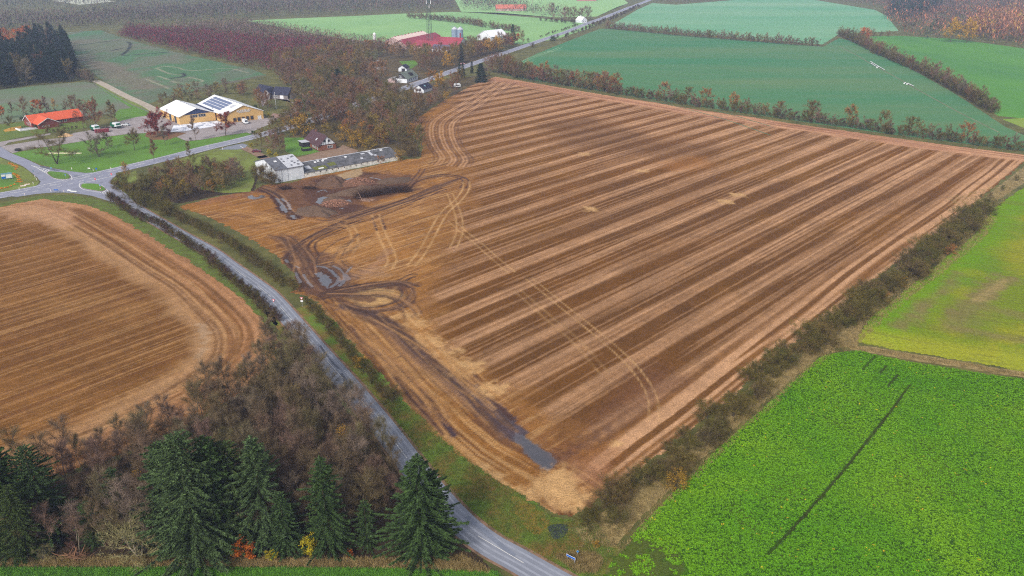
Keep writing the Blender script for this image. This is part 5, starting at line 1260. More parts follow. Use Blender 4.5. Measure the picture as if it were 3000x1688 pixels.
# garden and edge trees one can tell apart
at(P, 'conifer_round', 'fir_tree', 852, 232, .95, 'big dark green fir standing alone in the middle wood', v=0)
at(CF, 'conifer_round', 'fir_tree', 1310, 622, .85, 'dark blue-green fir at the tip of the striped field', v=1)
at(CF, 'conifer', 'fir_tree', 1210, 530, .42, 'small dark fir right beside the main road near the house with slate roof', v=0)
at(CF, 'conifer', 'fir_tree', 1115, 590, .5, 'middle of the dark firs between road and yellow garden trees', v=1)
at(CF, 'conifer', 'fir_tree', 1080, 560, .4, 'left small dark fir beside the main road', v=2)
at(CF, 'conifer', 'fir_tree', 1100, 420, .62, 'tall dark fir by the car on the main road', v=1)
at(CF, 'goldtree', 'maple_tree', 945, 485, 1.15, 'bright golden-yellow tree beside the main road', v=0)
at(CF, 'goldtree', 'maple_tree', 905, 330, .6, 'small orange-yellow tree in front of the farm', v=0)
at(CF, 'goldtree', 'maple_tree', 880, 705, 1.05, 'golden tree right of the small dark-roofed house', v=0)
at(CF, 'field_oak', 'oak_tree', 800, 665, .95, 'orange-pink leafless-topped tree left of the golden garden tree', v=0)
at(CF, 'tint', 'willow_tree', 1080, 660, 1.0, 'olive-green round tree behind the white caravan', v=2)
at(CF, 'bigred', 'beech_tree', 235, 640, 1.15, 'wide copper-red tree left of the slate-roofed house')
at(C7, 'thicket_gold', 'lime_tree', 870, 210, 1.9, 'golden round tree behind the half-timbered house', 'tree')
at(C7, 'thicket_gold', 'lime_tree', 1450, 300, 1.5, 'olive-gold tree on the left of the row behind the long grey roof', 'tree')
at(C7, 'thicket_gold', 'lime_tree', 1640, 380, 1.4, 'yellow-green tree in the middle of the row behind the long grey roof', 'tree')
at(C7, 'thicket_rust', 'lime_tree', 1980, 330, 1.4, 'orange-leaved tree behind the far end of the long grey roof', 'tree')
at(C7, 'thicket_gold', 'lime_tree', 1800, 400, 1.1, 'dull golden bush touching the long grey roof', 'tree')
at(C7, 'thicket', 'willow_tree', 2330, 520, 1.5, 'round olive willow at the corner of the field beside the long grey roof', 'tree')
at(C7, 'thicket_gold', 'willow_tree', 2180, 560, .9, 'golden bush covering the end of the long white wall', 'bush')
at(C7, 'thicket_rust', 'willow_tree', 1930, 600, .7, 'small brown bush in front of the long white wall', 'bush')
at(C7, 'bare', 'bare_tree', 300, 420, .78, 'leafless tree by the parked dark red car')
at(C7, 'bare', 'bare_tree', 480, 480, .82, 'wide leafless tree left of the half-timbered house garden')
at(C7, 'bare', 'bare_tree', 560, 470, .75, 'leafless tree with a pale trunk at the garden edge')
at(C7, 'bare', 'bare_tree', 700, 240, .7, 'bare tree at the upper corner of the half-timbered house garden')
at(C7, 'bare', 'bare_tree', 560, 330, .7, 'bare tree between the parked car and the garden lawn, farther back')
at(C7, 'yellow_bush', 'garden_shrub', 420, 490, .7, 'yellow low shrub beside the lane to the white shed', 'bush')
at(C7, 'yellow_bush', 'garden_shrub', 510, 520, .6, 'second yellow low shrub beside the lane to the white shed', 'bush')
at(C7, 'yellow_bush', 'garden_shrub', 170, 385, .6, 'yellow-green shrub at the mouth of the farm lane', 'bush')
for (a, b, s, l) in ((360, 880, 1.35, 'dark olive bush against the left wall of the white shed'), (270, 800, 1.0, 'lower olive bush left of the white shed'), (440, 890, .9, 'bush hugging the front corner of the white shed')):
    at(C7, 'thicket', 'shed_bush', a, b, s, l, 'bush')
for (a, b, l) in ((560, 870, 'small climbing shrub left on the front wall of the white shed'), (780, 820, 'small climbing shrub right on the front wall of the white shed')):
    at(C7, 'shrub_dark', 'shed_bush', a, b, .5, l, 'bush')
# small wood west of the white shed
a4 = scatter(PL(P, (345, 480), (400, 455), (440, 440), (520, 428), (580, 432), (612, 450), (606, 468), (560, 482), (455, 503), (400, 500)), 3.3, 24)
print('a4', len(a4))
for (x, y) in a4[:150]:
    k = rr_.random()
    if k < .25: plant('tint', 'autumn_tree', x, y, rr_.uniform(.4, .58), 'small rust or olive tree in the copse between the junction and the white shed', 'tree', 'half-leafy trees of the junction copse')
    elif k < .6: plant('thicket', 'copse_tree', x, y, rr_.uniform(.6, .95), 'dense olive-brown bush tree in the copse between the junction and the white shed', 'tree', 'bushy trees of the junction copse')
    else: plant('bare', 'bare_tree', x, y, rr_.uniform(.42, .62), 'small bare tree in the copse between the junction and the white shed', 'tree', 'bare trees of the junction copse')
row(PL(P, (300, 470), (340, 505), (380, 520), (430, 545)), 2.2, ['thicket', 'shrub'], 'copse_shrub', 'rounded olive-grey shrub between the copse and the minor road', 'bush', 'shrubs at the copse foot', 26, .7, .95, side=2)
# trees of the lawn and the yard
at(C8, 'park', 'park_tree', 1080, 525, 1.1, 'big leafless two-stemmed tree on the lawn nearest the junction', v=0)
at(C8, 'park', 'park_tree', 1870, 385, 1.0, 'leafless tree with several stems in the middle of the lawn', v=1)
at(C8, 'park', 'park_tree', 2040, 225, .85, 'small round leafless tree right behind the many-stemmed lawn tree', v=2)
at(C8, 'park', 'park_tree', 2540, 265, 1.1, 'round leafless lawn tree nearest the red beech', v=2)
at(C8, 'wood_leafy', 'park_tree', 2400, 890, 1.15, 'thin tree with last yellow leaves beside the stop sign road mouth', v=0)
at(C6, 'thintree', 'park_tree', 545, 1135, .9, 'slim leafless tree in front of the red beech')
at(C6, 'thintree', 'park_tree', 1125, 1040, 1.15, 'slim leafless tree in front of the white snowlike patch by the yellow hall')
at(C6, 'beech', 'beech_tree', 400, 950, 1.05, 'wide copper-red beech at the corner of the yellow hall yard', v=0)
at(C6, 'beech', 'beech_tree', 1685, 945, .95, 'dark red tree with a straight trunk before the yellow hall', v=1)
at(C6, 'thintree', 'park_tree', 330, 1440, 1.0, 'thin leafless tree over the main road below the red beech')
at(C6, 'thintree', 'park_tree', 1010, 1400, .8, 'thin leafless tree beside the main road below the yellow hall')
at(C6, 'shrub_dark', 'shrub', 1020, 1045, .5, 'tiny leafless shrub at the kerb left of the slim tree', 'bush')
at(C5, 'bigred', 'beech_tree', 1840, 800, 1.05, 'large brown-red tree behind the green and white trailers')
at(C5, 'bare', 'bare_tree', 1580, 830, .85, 'leafless tree between the red-roofed house and the first trailer')
at(C5, 'bare', 'bare_tree', 1480, 620, .9, 'leafless tree at the right end of the red-roofed house')
at(C5, 'thintree', 'garden_tree', 2110, 680, 1.1, 'slim brown tree behind the second trailer')
at(C5, 'thintree', 'garden_tree', 2180, 700, .95, 'slim brown tree between the second trailer and the white car')
at(C5, 'orangetree', 'maple_tree', 742, 530, 1.0, 'round orange-brown maple behind the red-roofed house')
at(C5, 'park', 'apple_tree', 200, 835, .75, 'low spreading tree over orange fallen leaves in the garden', v=2)
at(C5, 'bare', 'garden_tree', 445, 610, .8, 'leafless tree with a few yellow leaves left behind the red-roofed house')
at(C5, 'thintree', 'garden_tree', 235, 600, .8, 'thin tree behind the apple tree')
at(C5, 'wood_leafy', 'garden_tree', 1050, 520, 1.0, 'tree with golden leaves above the middle of the red roof', v=1)
at(C5, 'thintree', 'garden_tree', 880, 510, .9, 'thin bare tree right of the orange-brown maple')
at(C5, 'thintree', 'garden_tree', 1350, 500, .9, 'thin bare tree near the right end of the red roof')
at(C5, 'orangetree', 'garden_tree', 40, 640, .9, 'rust-leaved tree at the left picture edge')
at(C5, 'evergreen_bush', 'garden_bush', 700, 820, .75, 'dark green bush at the corner of the red-roofed house', 'bush')
at(C5, 'evergreen_bush', 'garden_bush', 420, 660, .7, 'dark bush behind the left gable of the red-roofed house', 'bush')
row(PL(C5, (900, 900), (1100, 880), (1300, 850), (1500, 800)), 2.6, ['shrub_dark'], 'garden_hedge_shrub', 'leafless shrub of the low garden hedge in front of the red-roofed house', 'shrub', 'garden hedge shrubs', 27, .45, .65, side=.4)
row(PL(C5, (500, 560), (800, 530), (1200, 480), (1500, 450)), 4.5, ['shrub_dark', 'hedgetree'], 'garden_shrub', 'leafless shrub behind the red-roofed house', 'shrub', 'shrubs behind the red-roofed house', 28, .5, .8, side=2)
row(PL(C6, (480, 370), (700, 320), (950, 300), (1200, 280), (1500, 180), (1800, 170), (2100, 190)), 3.6, ['hedgetree', 'bare', 'shrub'], 'orchard_tree', 'leafless tree in the row behind the yellow hall', 'tree', 'trees behind the yellow hall', 29, .45, .62, side=5)
row(PL(C6, (560, 250), (900, 180), (1300, 120), (1700, 80), (2100, 100)), 5.5, ['hedgetree', 'tint', 'bare'], 'orchard_tree', 'leafless tree in the outer row behind the yellow hall, next to the grey-green pasture', 'tree', 'trees in the outer row behind the yellow hall', 30, .45, .62, side=4)
at(C6, 'tint', 'orchard_tree', 1960, 190, .62, 'orange-gold leaved tree behind the yellow hall, left of the dark-roofed house', v=0)
at(CD, 'bare', 'yard_tree', 410, 600, .85, 'leafless tree by the hall corner with ivy at its foot')
at(CD, 'bigred', 'yard_tree', 300, 560, .8, 'red-leaved tree in front of the dark-roofed house')
at(CD, 'bare', 'yard_tree', 330, 585, .7, 'leafless tree left of the flagpole')
at(CD, 'evergreen_bush', 'yard_bush', 235, 560, .6, 'dark evergreen bush behind the hall gable', 'bush')
at(CD, 'yellow_bush', 'yard_bush', 428, 690, .55, 'yellow-green columnar bush at the right corner of the yellow hall', 'bush')
for (a, b, s, l) in ((515, 585, .3, 'small dark shrub left of the flagpole foot'), (625, 605, .25, 'small dark shrub at the right end of the round bed'), (580, 690, .28, 'reddish dwarf maple on the left of two'), (710, 665, .28, 'reddish dwarf maple on the right of two')):
    at(CD, 'evergreen_bush' if 'dark' in l else 'orange_bush', 'yard_bush', a, b, s, l, 'bush')
row(PL(CD, (780, 440), (850, 460), (940, 490), (1060, 500)), 2.5, ['shrub', 'hedgetree'], 'garden_shrub', 'tall shrub behind the blue caravan', 'shrub', 'shrubs behind the blue caravan', 31, .7, 1.0, side=1)
row(PL(CD, (430, 790), (520, 760), (640, 740), (760, 700), (830, 640)), 3.0, ['shrub_dark', 'thicket'], 'roadside_shrub', 'brown shrub between the hall yard and the main road', 'shrub', 'roadside shrubs by the hall yard', 32, .6, .95, side=2)
at(C6, 'evergreen_bush', 'pine_bush', 2200, 930, .7, 'dark green windswept pine at the hall yard exit', 'bush')
at(CF, 'hedgetree', 'bare_tree', 1360, 560, 1.0, 'bare tree between the main road and the tip of the striped field')
# roadside trees right of the farm
for i, (a, b, k, l) in enumerate(((300, 590, 'goldtree', 'yellow roadside tree, left of two near the white round-roofed hall'), (385, 560, 'goldtree', 'yellow roadside tree, right of two near the white round-roofed hall'), (520, 510, 'orangetree', 'orange tree at the farm lane mouth'), (600, 470, 'orangetree', 'brown-orange tree beside the tall fir at the farm lane mouth'))):
    at(CG, k, 'roadside_tree', a, b, 1.25, l)
at(CG, 'conifer', 'fir_tree', 555, 470, .8, 'tall fir at the farm lane mouth by the main road', v=1)
row(PL(CG, (100, 620), (200, 600), (300, 575), (420, 545), (540, 500), (620, 470)), 8, ['bare', 'tint'], 'roadside_tree', 'brown roadside tree between the farm and the main road', 'tree', 'roadside trees by the farm', 33, .75, 1.0, side=6)
for i, (a, b, s) in enumerate(((340, 770, .95), (400, 780, 1.1), (500, 790, 1.05), (560, 800, 1.0), (280, 760, .8))):
    at(CG, 'bare', 'roadside_bare_tree', a, b, s, ['tall bare tree at the field side of the main road, left of two', 'tallest bare tree at the field side of the main road', 'wide bare tree at the start of the far hedgerow', 'round bare tree next to the wide one at the start of the far hedgerow', 'slim bare tree leaning over the main road'][i])
at(CG, 'evergreen_bush', 'roadside_bush', 978, 440, 1.6, 'dark bush on the verge of the far main road', 'bush')
at(CG, 'shrub_dark', 'roadside_bush', 770, 510, 1.5, 'small brown bush on the verge of the far main road', 'bush')
at(CG, 'shrub', 'roadside_bush', 718, 450, 1.2, 'low green bush opposite the farm lane', 'bush')
# trees round the small white house, far
for i, (a, b, s) in enumerate(((980, 228, 1.5), (1090, 235, 1.3), (1150, 232, 1.25), (1220, 228, 1.35), (1320, 222, 1.3), (1370, 215, 1.1), (1270, 225, 1.2))):
    at(CG, 'bare', 'avenue_tree', a, b, s, 'tall grey leafless tree beside the small white house far up the main road' if i else 'lone tall grey tree left of the group at the small white house', 'tree', 'grey trees by the small white house' if i else None)
row(PL(CG, (850, 225), (950, 235), (1050, 245), (1200, 255), (1250, 262)), 8, ['shrub_dark'], 'far_shrub', 'brown shrub below the grey trees at the small white house', 'shrub', 'shrubs by the small white house', 34, 1.3, 1.8, side=3)
row(PL(CG, (850, 400), (1000, 350), (1150, 305), (1250, 272)), 7, ['shrub_dark'], 'far_shrub', 'low brown shrub on the left bank of the far main road', 'shrub', 'bank shrubs left of the main road', 35, .5, .9, side=2)
row(PL(CG, (1000, 425), (1150, 375), (1300, 325), (1400, 290)) + PL(KT, (850, 250), (1000, 190), (1150, 130), (1280, 60)), 7, ['shrub_dark'], 'far_shrub', 'low reddish shrub on the right bank of the far main road', 'shrub', 'bank shrubs right of the main road', 36, .6, 1.4, side=4)
# conifer stand at the left
CS = PL(P, (-80, 232), (0, 226), (90, 214), (195, 205), (185, 150), (150, 118), (95, 110), (60, 150), (-80, 170))
a5 = scatter(CS, 6.2, 41); print('a5', len(a5))
for (x, y) in a5[:200]:
    if rr_.random() < .8: plant('conifer', 'pine_tree', x, y, rr_.uniform(.7, 1.0), 'dark conifer of the stand at the left picture edge', 'tree', 'conifers of the left stand')
    else: plant('bare', 'bare_tree', x, y, rr_.uniform(1.0, 1.3), 'bare tree among the dark conifers at the left picture edge', 'tree', 'bare trees of the left stand')
for (a, b) in ((30, 140), (50, 120), (15, 118), (75, 112), (-10, 128)):
    at(P, 'orangetree', 'larch_tree', a, b, 2.2, 'orange larch behind the dark conifer stand at the left picture edge', 'tree', 'orange larches behind the conifer stand')
row(PL(P, (200, 200), (215, 203), (238, 208)), 5, ['hedgetree'], 'bare_tree', 'leafless tree at the end of the dirt lane by the conifer stand', 'tree', 'trees at the dirt lane end', 42, .7, .9)

# ---- far woods: masses nobody could count ------------------------------------------
def far_wood(name, poly, dist, h, cols, label, seed, spike=0.0, tufts=46, spread=None):
    """one object: for every tree a trunk line and a loose cloud of twig-sized faces"""
    r = np.random.default_rng(seed); pts = np.array(scatter(poly, dist, seed)); n = len(pts)
    if n == 0: print('none', name); return
    sp = spread or dist * .72
    H_ = h * r.uniform(.7, 1.2, n); con = r.uniform(size=n) < spike
    ci = r.integers(0, len(cols), n); C_ = np.array(cols)[ci] * r.uniform(.8, 1.2, (n, 1))
    if spike: C_[con] = np.array(A(40, 66, 58)) * r.uniform(.8, 1.2, (con.sum(), 1))
    m = tufts; rel = r.uniform(.08, 1, (n, m)); rad = np.where(con[:, None], (1 - rel) * .8 + .05, np.sqrt(np.clip(1 - ((rel - .55) / .55) ** 2, .03, 1)))
    an = r.uniform(0, 6.28, (n, m)); q = np.sqrt(r.uniform(.15, 1, (n, m)))
    c = np.stack([pts[:, 0:1] + np.cos(an) * rad * q * sp, pts[:, 1:2] + np.sin(an) * rad * q * sp, rel * H_[:, None]], -1)
    sz = (h * .07) * r.uniform(.5, 1.4, (n, m, 1))
    d = r.normal(size=(n, m, 3)) * .5; d[..., 2] += np.where(con[:, None], -.2, .9); d[..., 0] += np.cos(an) * .5; d[..., 1] += np.sin(an) * .5
    d /= np.linalg.norm(d, axis=-1, keepdims=True); a, b = orth(d.reshape(-1, 3)); a = a.reshape(n, m, 3)
    V = np.stack([c + a * sz * .45, c - a * sz * .45, c + d * sz * 3.0], 2).reshape(-1, 3)
    col = np.repeat(C_, m * 3, 0) * np.repeat(r.uniform(.75, 1.25, (n * m, 1)), 3, 0)
    me = npmesh(name, V, np.arange(len(V)).reshape(-1, 3), far_m, cols=col)
    o = link(name, me); tag(o, label, 'wood', kind='stuff'); return o
far_m = mat_tone('far_foliage', grain=((.5, .15),), bump=.0)
BR = [A(96, 78, 72), A(104, 84, 78), A(90, 80, 70), A(112, 88, 84)]
far_wood('plantation', PL(P, (300, 92), (330, 74), (420, 78), (560, 92), (720, 104), (820, 112), (880, 128), (880, 150), (800, 160), (740, 184), (690, 182), (640, 172), (560, 155), (460, 132), (380, 112)), 5.0, 8.0, [A(116, 44, 56), A(104, 46, 52), A(126, 50, 60), A(96, 58, 52)], 'purple-red young plantation behind the pasture', 51)
far_wood('plantation', PL(P, (620, 62), (700, 72), (840, 98), (960, 112), (1010, 128), (900, 132), (820, 112), (720, 103), (560, 90), (430, 76), (500, 64)), 6.0, 9.0, [A(128, 104, 96), A(118, 96, 84), A(120, 104, 78)], 'grey-brown wood strip between the purple plantation and the pale field', 52)
far_wood('far_forest', PL(P, (-300, 100), (0, 88), (130, 76), (250, 70), (330, 66), (480, 56), (620, 46), (800, 40), (1000, 32), (1110, 26), (1138, 24), (1134, 4), (1000, 2), (800, 4), (600, 10), (480, 22), (330, 30), (200, 40), (60, 44), (-300, 56)), 10.5, 13, BR, 'hazy brown forest beyond the pasture and the pale field', 53, spike=.12, tufts=34)
far_wood('far_forest', PL(P, (-300, 40), (0, 24), (110, 20), (250, 24), (330, 18), (470, 10), (640, 0), (1134, -2), (1134, -16), (700, -22), (200, -18), (120, -6), (-300, 4)), 16, 15, BR, 'farthest forest along the top picture edge, left', 54, spike=.25, tufts=26)
far_wood('far_forest', PL(P, (1166, 26), (1240, 30), (1300, 34), (1420, 48), (1450, 50), (1420, 36), (1330, 22), (1260, 0), (1200, -10), (1164, -6)), 10.5, 13, BR, 'hazy wood round the far red-roofed farmstead', 55, spike=.08, tufts=34)
far_wood('far_forest', PL(P, (1640, 2), (1700, 8), (1830, 2), (1900, -10), (2050, -6), (2210, 18), (2230, 22), (2226, 44), (2260, 76), (2300, 96), (2420, 104), (2575, 120), (2800, 145), (2800, 30), (2500, 0), (2300, -14), (1700, -16)), 11, 14, BR + [A(168, 112, 84), A(170, 108, 80)], 'hazy autumn forest at the top right', 56, spike=.05, tufts=34)
far_wood('far_forest', PL(P, (2236, 40), (2290, 50), (2330, 40), (2370, 20), (2330, 0), (2240, 0)), 9, 17, [A(44, 76, 74), A(48, 82, 76)], 'dark blue-green conifer block in the top right forest', 57, spike=1.0, tufts=44)
far_wood('far_forest', PL(P, (2460, 95), (2575, 108), (2700, 120), (2700, 50), (2575, 40), (2480, 50), (2430, 70)), 9, 16, [A(176, 116, 84), A(166, 108, 84), A(150, 110, 88), A(170, 136, 70)], 'orange larch slope at the right end of the far forest', 58, tufts=44)
far_wood('far_forest', PL(P, (-300, 18), (0, 0), (300, -6), (700, -24), (700, -60), (-300, -60)), 30, 16, BR, 'last forest before the horizon, left', 59, tufts=22)
far_wood('far_forest', PL(P, (1560, -14), (2000, -16), (2800, -10), (2800, -60), (1500, -60)), 30, 16, BR, 'last forest before the horizon, right', 60, tufts=22)
for (a, b, l) in ((2390, 106, 'yellow tree at the foot of the far right forest, left'), (2430, 108, 'yellow tree at the foot of the far right forest, right')):
    at(P, 'goldtree', 'larch_tree', a, b, 2.0, l)
at(P, 'orangetree', 'larch_tree', 2172, 112, 2.0, 'lone pinkish-brown tree in the far right hedge')
# ================================================================== BUILDINGS
R_ = math.radians
yellow_m = mat('yellow_brick', A(222, 184, 122), A(206, 166, 104), scale=2.5, rough=.9, bump=.02, bscale=8)
red_m = mat('red_brick', A(138, 74, 62), A(116, 58, 50), scale=2.5, rough=.9, bump=.02, bscale=8)
brownbrick_m = mat('brown_brick', A(140, 92, 70), A(112, 70, 54), scale=2.5, rough=.9, bump=.02, bscale=8)
greybrick_m = mat('grey_brick', A(132, 126, 124), A(104, 98, 98), scale=2.5, rough=.9, bump=.02, bscale=8)
whiter_m = mat('white_sheet_roof', A(246, 246, 248), A(228, 230, 236), scale=.6, rough=.6)
whitew_m = mat('white_wall', A(232, 236, 242), A(200, 206, 212), scale=.5, rough=.85, detail=8)
oldwhite_m = mat('stained_white_wall', A(228, 226, 220), A(160, 158, 132), scale=.7, rough=.9, detail=10, stops=(.3, .55))
tile_m = mat('orange_tile', A(226, 104, 66), A(196, 86, 56), scale=1.5, rough=.85, bump=.05, bscale=5, detail=9)
redroof_m = mat('red_sheet_roof', A(158, 66, 78), A(140, 56, 68), scale=.08, rough=.7, detail=9)
browntile_m = mat('brown_tile', A(88, 62, 66), A(70, 48, 52), scale=1.5, rough=.85, bump=.04, bscale=5)
darktile_m = mat('black_tile', A(50, 52, 72), A(36, 38, 56), scale=1.5, rough=.7, bump=.03, bscale=5)
slate_m = mat('mossy_slate', A(128, 136, 126), A(100, 110, 98), scale=.9, rough=.85, detail=9)
eternit_m = mat('grey_fibre_roof', A(112, 114, 122), A(84, 86, 94), scale=.7, rough=.85, detail=10, bump=.04, bscale=2)
oldroof_m = mat('weathered_fibre_roof', A(112, 112, 118), A(66, 68, 70), scale=.5, rough=.9, detail=12, bump=.05, bscale=2)
palepan_m = mat('pale_roof_sheets', A(204, 206, 212), A(170, 172, 180), scale=1.5, rough=.7)
glass_m = mat('window_glass', (.02, .025, .035), (.03, .035, .045), scale=1, rough=.12, spec=.6)
blue_m = mat('blue_cladding', A(54, 70, 108), A(44, 58, 94), scale=1.5, rough=.6)
dkblue_m = mat('dark_blue_roof', A(44, 52, 88), A(34, 40, 74), scale=1.0, rough=.5)
solar_m = mat('solar_cells', A(92, 104, 140), A(78, 90, 124), scale=1.2, rough=.15, spec=.7)
trim_m = mat('white_trim', A(236, 236, 238), rough=.7)
greytrim_m = mat('grey_trim', A(168, 170, 178), rough=.6)
dark_m = mat('dark_timber', A(52, 46, 50), A(36, 32, 36), scale=3, rough=.8)
wood_m = mat('weathered_wood', A(170, 128, 70), A(138, 100, 56), scale=3, rough=.85)
metal_m = mat('galvanised_steel', A(150, 166, 190), A(128, 144, 170), scale=.8, rough=.45, metal=.3)
lattice_m = mat('lattice_steel', A(96, 112, 104), A(74, 90, 84), scale=1, rough=.6)
black_m = mat('black_rubber', (.015, .015, .017), rough=.8)
carred_m = mat('car_red', A(110, 30, 46), rough=.3, spec=.6); carwhite_m = mat('car_white', A(236, 240, 244), rough=.3, spec=.6)
green_m = mat('green_paint', A(24, 104, 74), A(20, 86, 62), scale=1, rough=.4); maroon_m = mat('maroon_paint', A(134, 50, 62), A(112, 42, 54), scale=1, rough=.6)
bluep_m = mat('pale_blue_paint', A(120, 164, 182), A(104, 148, 168), scale=1, rough=.4); signblue_m = mat('sign_blue', A(20, 96, 190), rough=.4)
signred_m = mat('sign_red', A(200, 26, 60), rough=.4); orange_m = mat('orange_plastic', A(250, 130, 30), rough=.5); tyre_m = black_m
pale_m = mat('pale_plastic', A(236, 232, 224), rough=.5)

def win(root, x, z, w, h, y, face='front', frame=trim_m, pane=glass_m, bars=1, name='window', W_=0, D_=0):
    """window on a wall: frame with its pane as a sub-part; face front (y=0), back (y=D), left (x=0) or right (x=W)"""
    a, b, t = MB(), MB(), .10
    def rect(m, x0, x1, z0, z1, o0, o1):
        if face == 'front': m.bb(x0, x1, y - o1, y - o0, z0, z1)
        elif face == 'back': m.bb(x0, x1, y + o0, y + o1, z0, z1)
        elif face == 'left': m.bb(y - o1, y - o0, x0, x1, z0, z1)
        else: m.bb(y + o0, y + o1, x0, x1, z0, z1)
    f = max(.07, min(w, h) * .08)
    rect(a, x - w / 2, x + w / 2, z, z + f, .0, t); rect(a, x - w / 2, x + w / 2, z + h - f, z + h, .0, t)
    rect(a, x - w / 2, x - w / 2 + f, z + f, z + h - f, .0, t); rect(a, x + w / 2 - f, x + w / 2, z + f, z + h - f, .0, t)
    for k in range(bars):
        xx = x - w / 2 + w * (k + 1) / (bars + 1); rect(a, xx - f / 2, xx + f / 2, z + f, z + h - f, .0, t - .01)
    rect(b, x - w / 2 + f, x + w / 2 - f, z + f, z + h - f, .005, .04)
    fr = a.build(name, frame, root); b.build('pane', pane, fr); return fr

def gable(root, w, d, e, r, wall, roof, axis='y', ov=.5, th=.18, x0=0.0, y0=0.0, gable_m=None, eave2=None, trim=None, roofname='roof'):
    """gabled volume from x0..x0+w, y0..y0+d; axis = direction of the ridge"""
    m = MB()
    if axis == 'y': prof = [(x0, 0), (x0 + w, 0), (x0 + w, e), (x0 + w / 2, r), (x0, e)]; m.prism(prof, 'y', y0, y0 + d)
    else: prof = [(y0, 0), (y0 + d, 0), (y0 + d, e), (y0 + d / 2, r), (y0, e)]; m.prism(prof, 'x', x0, x0 + w)
    wl = m.build('wall', wall, root)
    half = (w if axis == 'y' else d) / 2; sl = (r - e) / half; c = (x0 + w / 2) if axis == 'y' else (y0 + d / 2)
    lo, hi = (y0 - ov, y0 + d + ov) if axis == 'y' else (x0 - ov, x0 + w + ov)
    m = MB(); up = .03
    zl = e - sl * ov + up
    prof = [(c - half - ov, zl), (c, r + up), (c + half + ov, zl), (c + half + ov, zl + th), (c, r + up + th), (c - half - ov, zl + th)]
    m.prism(prof, axis, lo, hi)
    rf = m.build(roofname, roof, root)
    if trim:
        t = MB()
        for q in (lo - .05, hi - .05 + .1 - .04):
            p2 = [(c - half - ov - .02, zl - .08), (c, r + up - .08), (c + half + ov + .02, zl - .08), (c + half + ov + .02, zl + th + .05), (c, r + up + th + .05), (c - half - ov - .02, zl + th + .05)]
            t.prism(p2, axis, q, q + .09)
        t.build('bargeboard', trim, root)
    return wl, rf, sl

def door(root, x, w, h, y, mat_, face='front', name='door', z=0.0):
    m = MB()
    if face == 'front': m.bb(x - w / 2, x + w / 2, y - .06, y - .005, z + .02, z + h)
    elif face == 'left': m.bb(y - .06, y - .005, x - w / 2, x + w / 2, z + .02, z + h)
    else: m.bb(y + .005, y + .06, x - w / 2, x + w / 2, z + .02, z + h)
    return m.build(name, mat_, root)

def roofpanel(root, name, x0, x1, s0, s1, c, r, sl, mat_, side=-1, axis='y', up=.24, th=.06):
    """flat piece lying on a roof slope: s = horizontal distance down from the ridge"""
    m = MB(); n = math.hypot(1, sl)
    def z(s): return r + .03 - sl * s + up
    if axis == 'y': vs = [(c + side * s, y, z(s) + dz) for dz in (0, th) for s, y in ((s0, x0), (s1, x0), (s1, x1), (s0, x1))]
    else: vs = [(x, c + side * s, z(s) + dz) for dz in (0, th) for s, x in ((s0, x0), (s1, x0), (s1, x1), (s0, x1))]
    m.add(vs, [(0, 1, 2, 3), (4, 5, 6, 7), (0, 1, 5, 4), (1, 2, 6, 5), (2, 3, 7, 6), (3, 0, 4, 7)])
    return m.build(name, mat_, root)

# ---- yellow hall ------------------------------------------------------------
hall = empty('commercial_hall', (-181.6, 437.0), R_(39.1), 'yellow brick hall with two white gabled roofs and solar panels', 'building')
_, _, slL = gable(hall, 19.8, 32.3, 4.25, 7.85, yellow_m, whiter_m, 'y', .5)
_, _, slR = gable(hall, 22.0, 43.0, 4.5, 8.7, yellow_m, whiter_m, 'y', .5, x0=20.6, y0=-12.3)
m = MB(); m.prism([(2.6, 4.9), (17.2, 4.9), (9.9, 7.75)], 'y', -.14, -.02); m.build('gable_panel', blue_m, hall)
m = MB(); m.bb(19.9, 20.5, 2, 31, 0, 4.0); m.build('link_wall', yellow_m, hall)
m = MB(); m.bb(18.6, 22.6, 3.0, 31, 4.62, 4.8); m.build('valley_roof', dkblue_m, hall)
for k in range(3): win(hall, 6.6 + k * 1.35, 3.0, 1.2, 1.5, 0, 'front', greytrim_m, bars=0)
for k in range(3): win(hall, 11.1 + k * 1.35, 3.0, 1.2, 1.5, 0, 'front', greytrim_m, bars=0)
for y_, w_, nm in ((6.6, 3.4, 'gate'), (15.5, 3.4, 'gate')): door(hall, y_, w_, 3.7, 0, mat('dark_gate', A(60, 70, 84), rough=.5), 'left', nm)
door(hall, 9.9, .9, 2.1, 0, dark_m, 'left')
for k in range(5): win(hall, 26.0 + k * 2.45, .35, 1.9, 2.2, -12.3, 'front', yellow_m if False else wood_m, bars=0)
door(hall, 40.2, 2.1, 2.0, -12.3, trim_m, 'front', 'garage_door')
c_ = 31.6
for k in range(4):
    s0 = 1.3 + k * 2.1
    roofpanel(hall, 'solar_panel', -12.3 + 11.5, -12.3 + 39, s0, s0 + 1.75, c_, 8.7, slR, solar_m, -1)
m = MB()
for k in range(8): m.bb(9.65, 10.15, 3 + k * 3.2, 3.5 + k * 3.2, 8.0, 8.35)
m.build('ridge_vent', greytrim_m, hall)
m = MB()
for k in range(9): m.bb(31.4, 31.8, -8 + k * 4.4, -7.6 + k * 4.4, 8.86, 9.15)
m.build('ridge_vent', greytrim_m, hall)
roofpanel(hall, 'roof_hatch', -7.5, -3.5, 2.0, 5.0, c_, 8.7, slR, palepan_m, -1, up=.2)
m = MB(); m.tube([(21.3, 8, 4.7), (21.3, 8, 6.6)], .22, 8); m.build('chimney', metal_m, hall)
tx = bpy.data.curves.new('sign_lettering', 'FONT'); tx.body = 'AGERFELD'; tx.size = 1.55; tx.extrude = .04; tx.align_x = 'CENTER'; tx.space_character = 1.12; tx.offset = .035
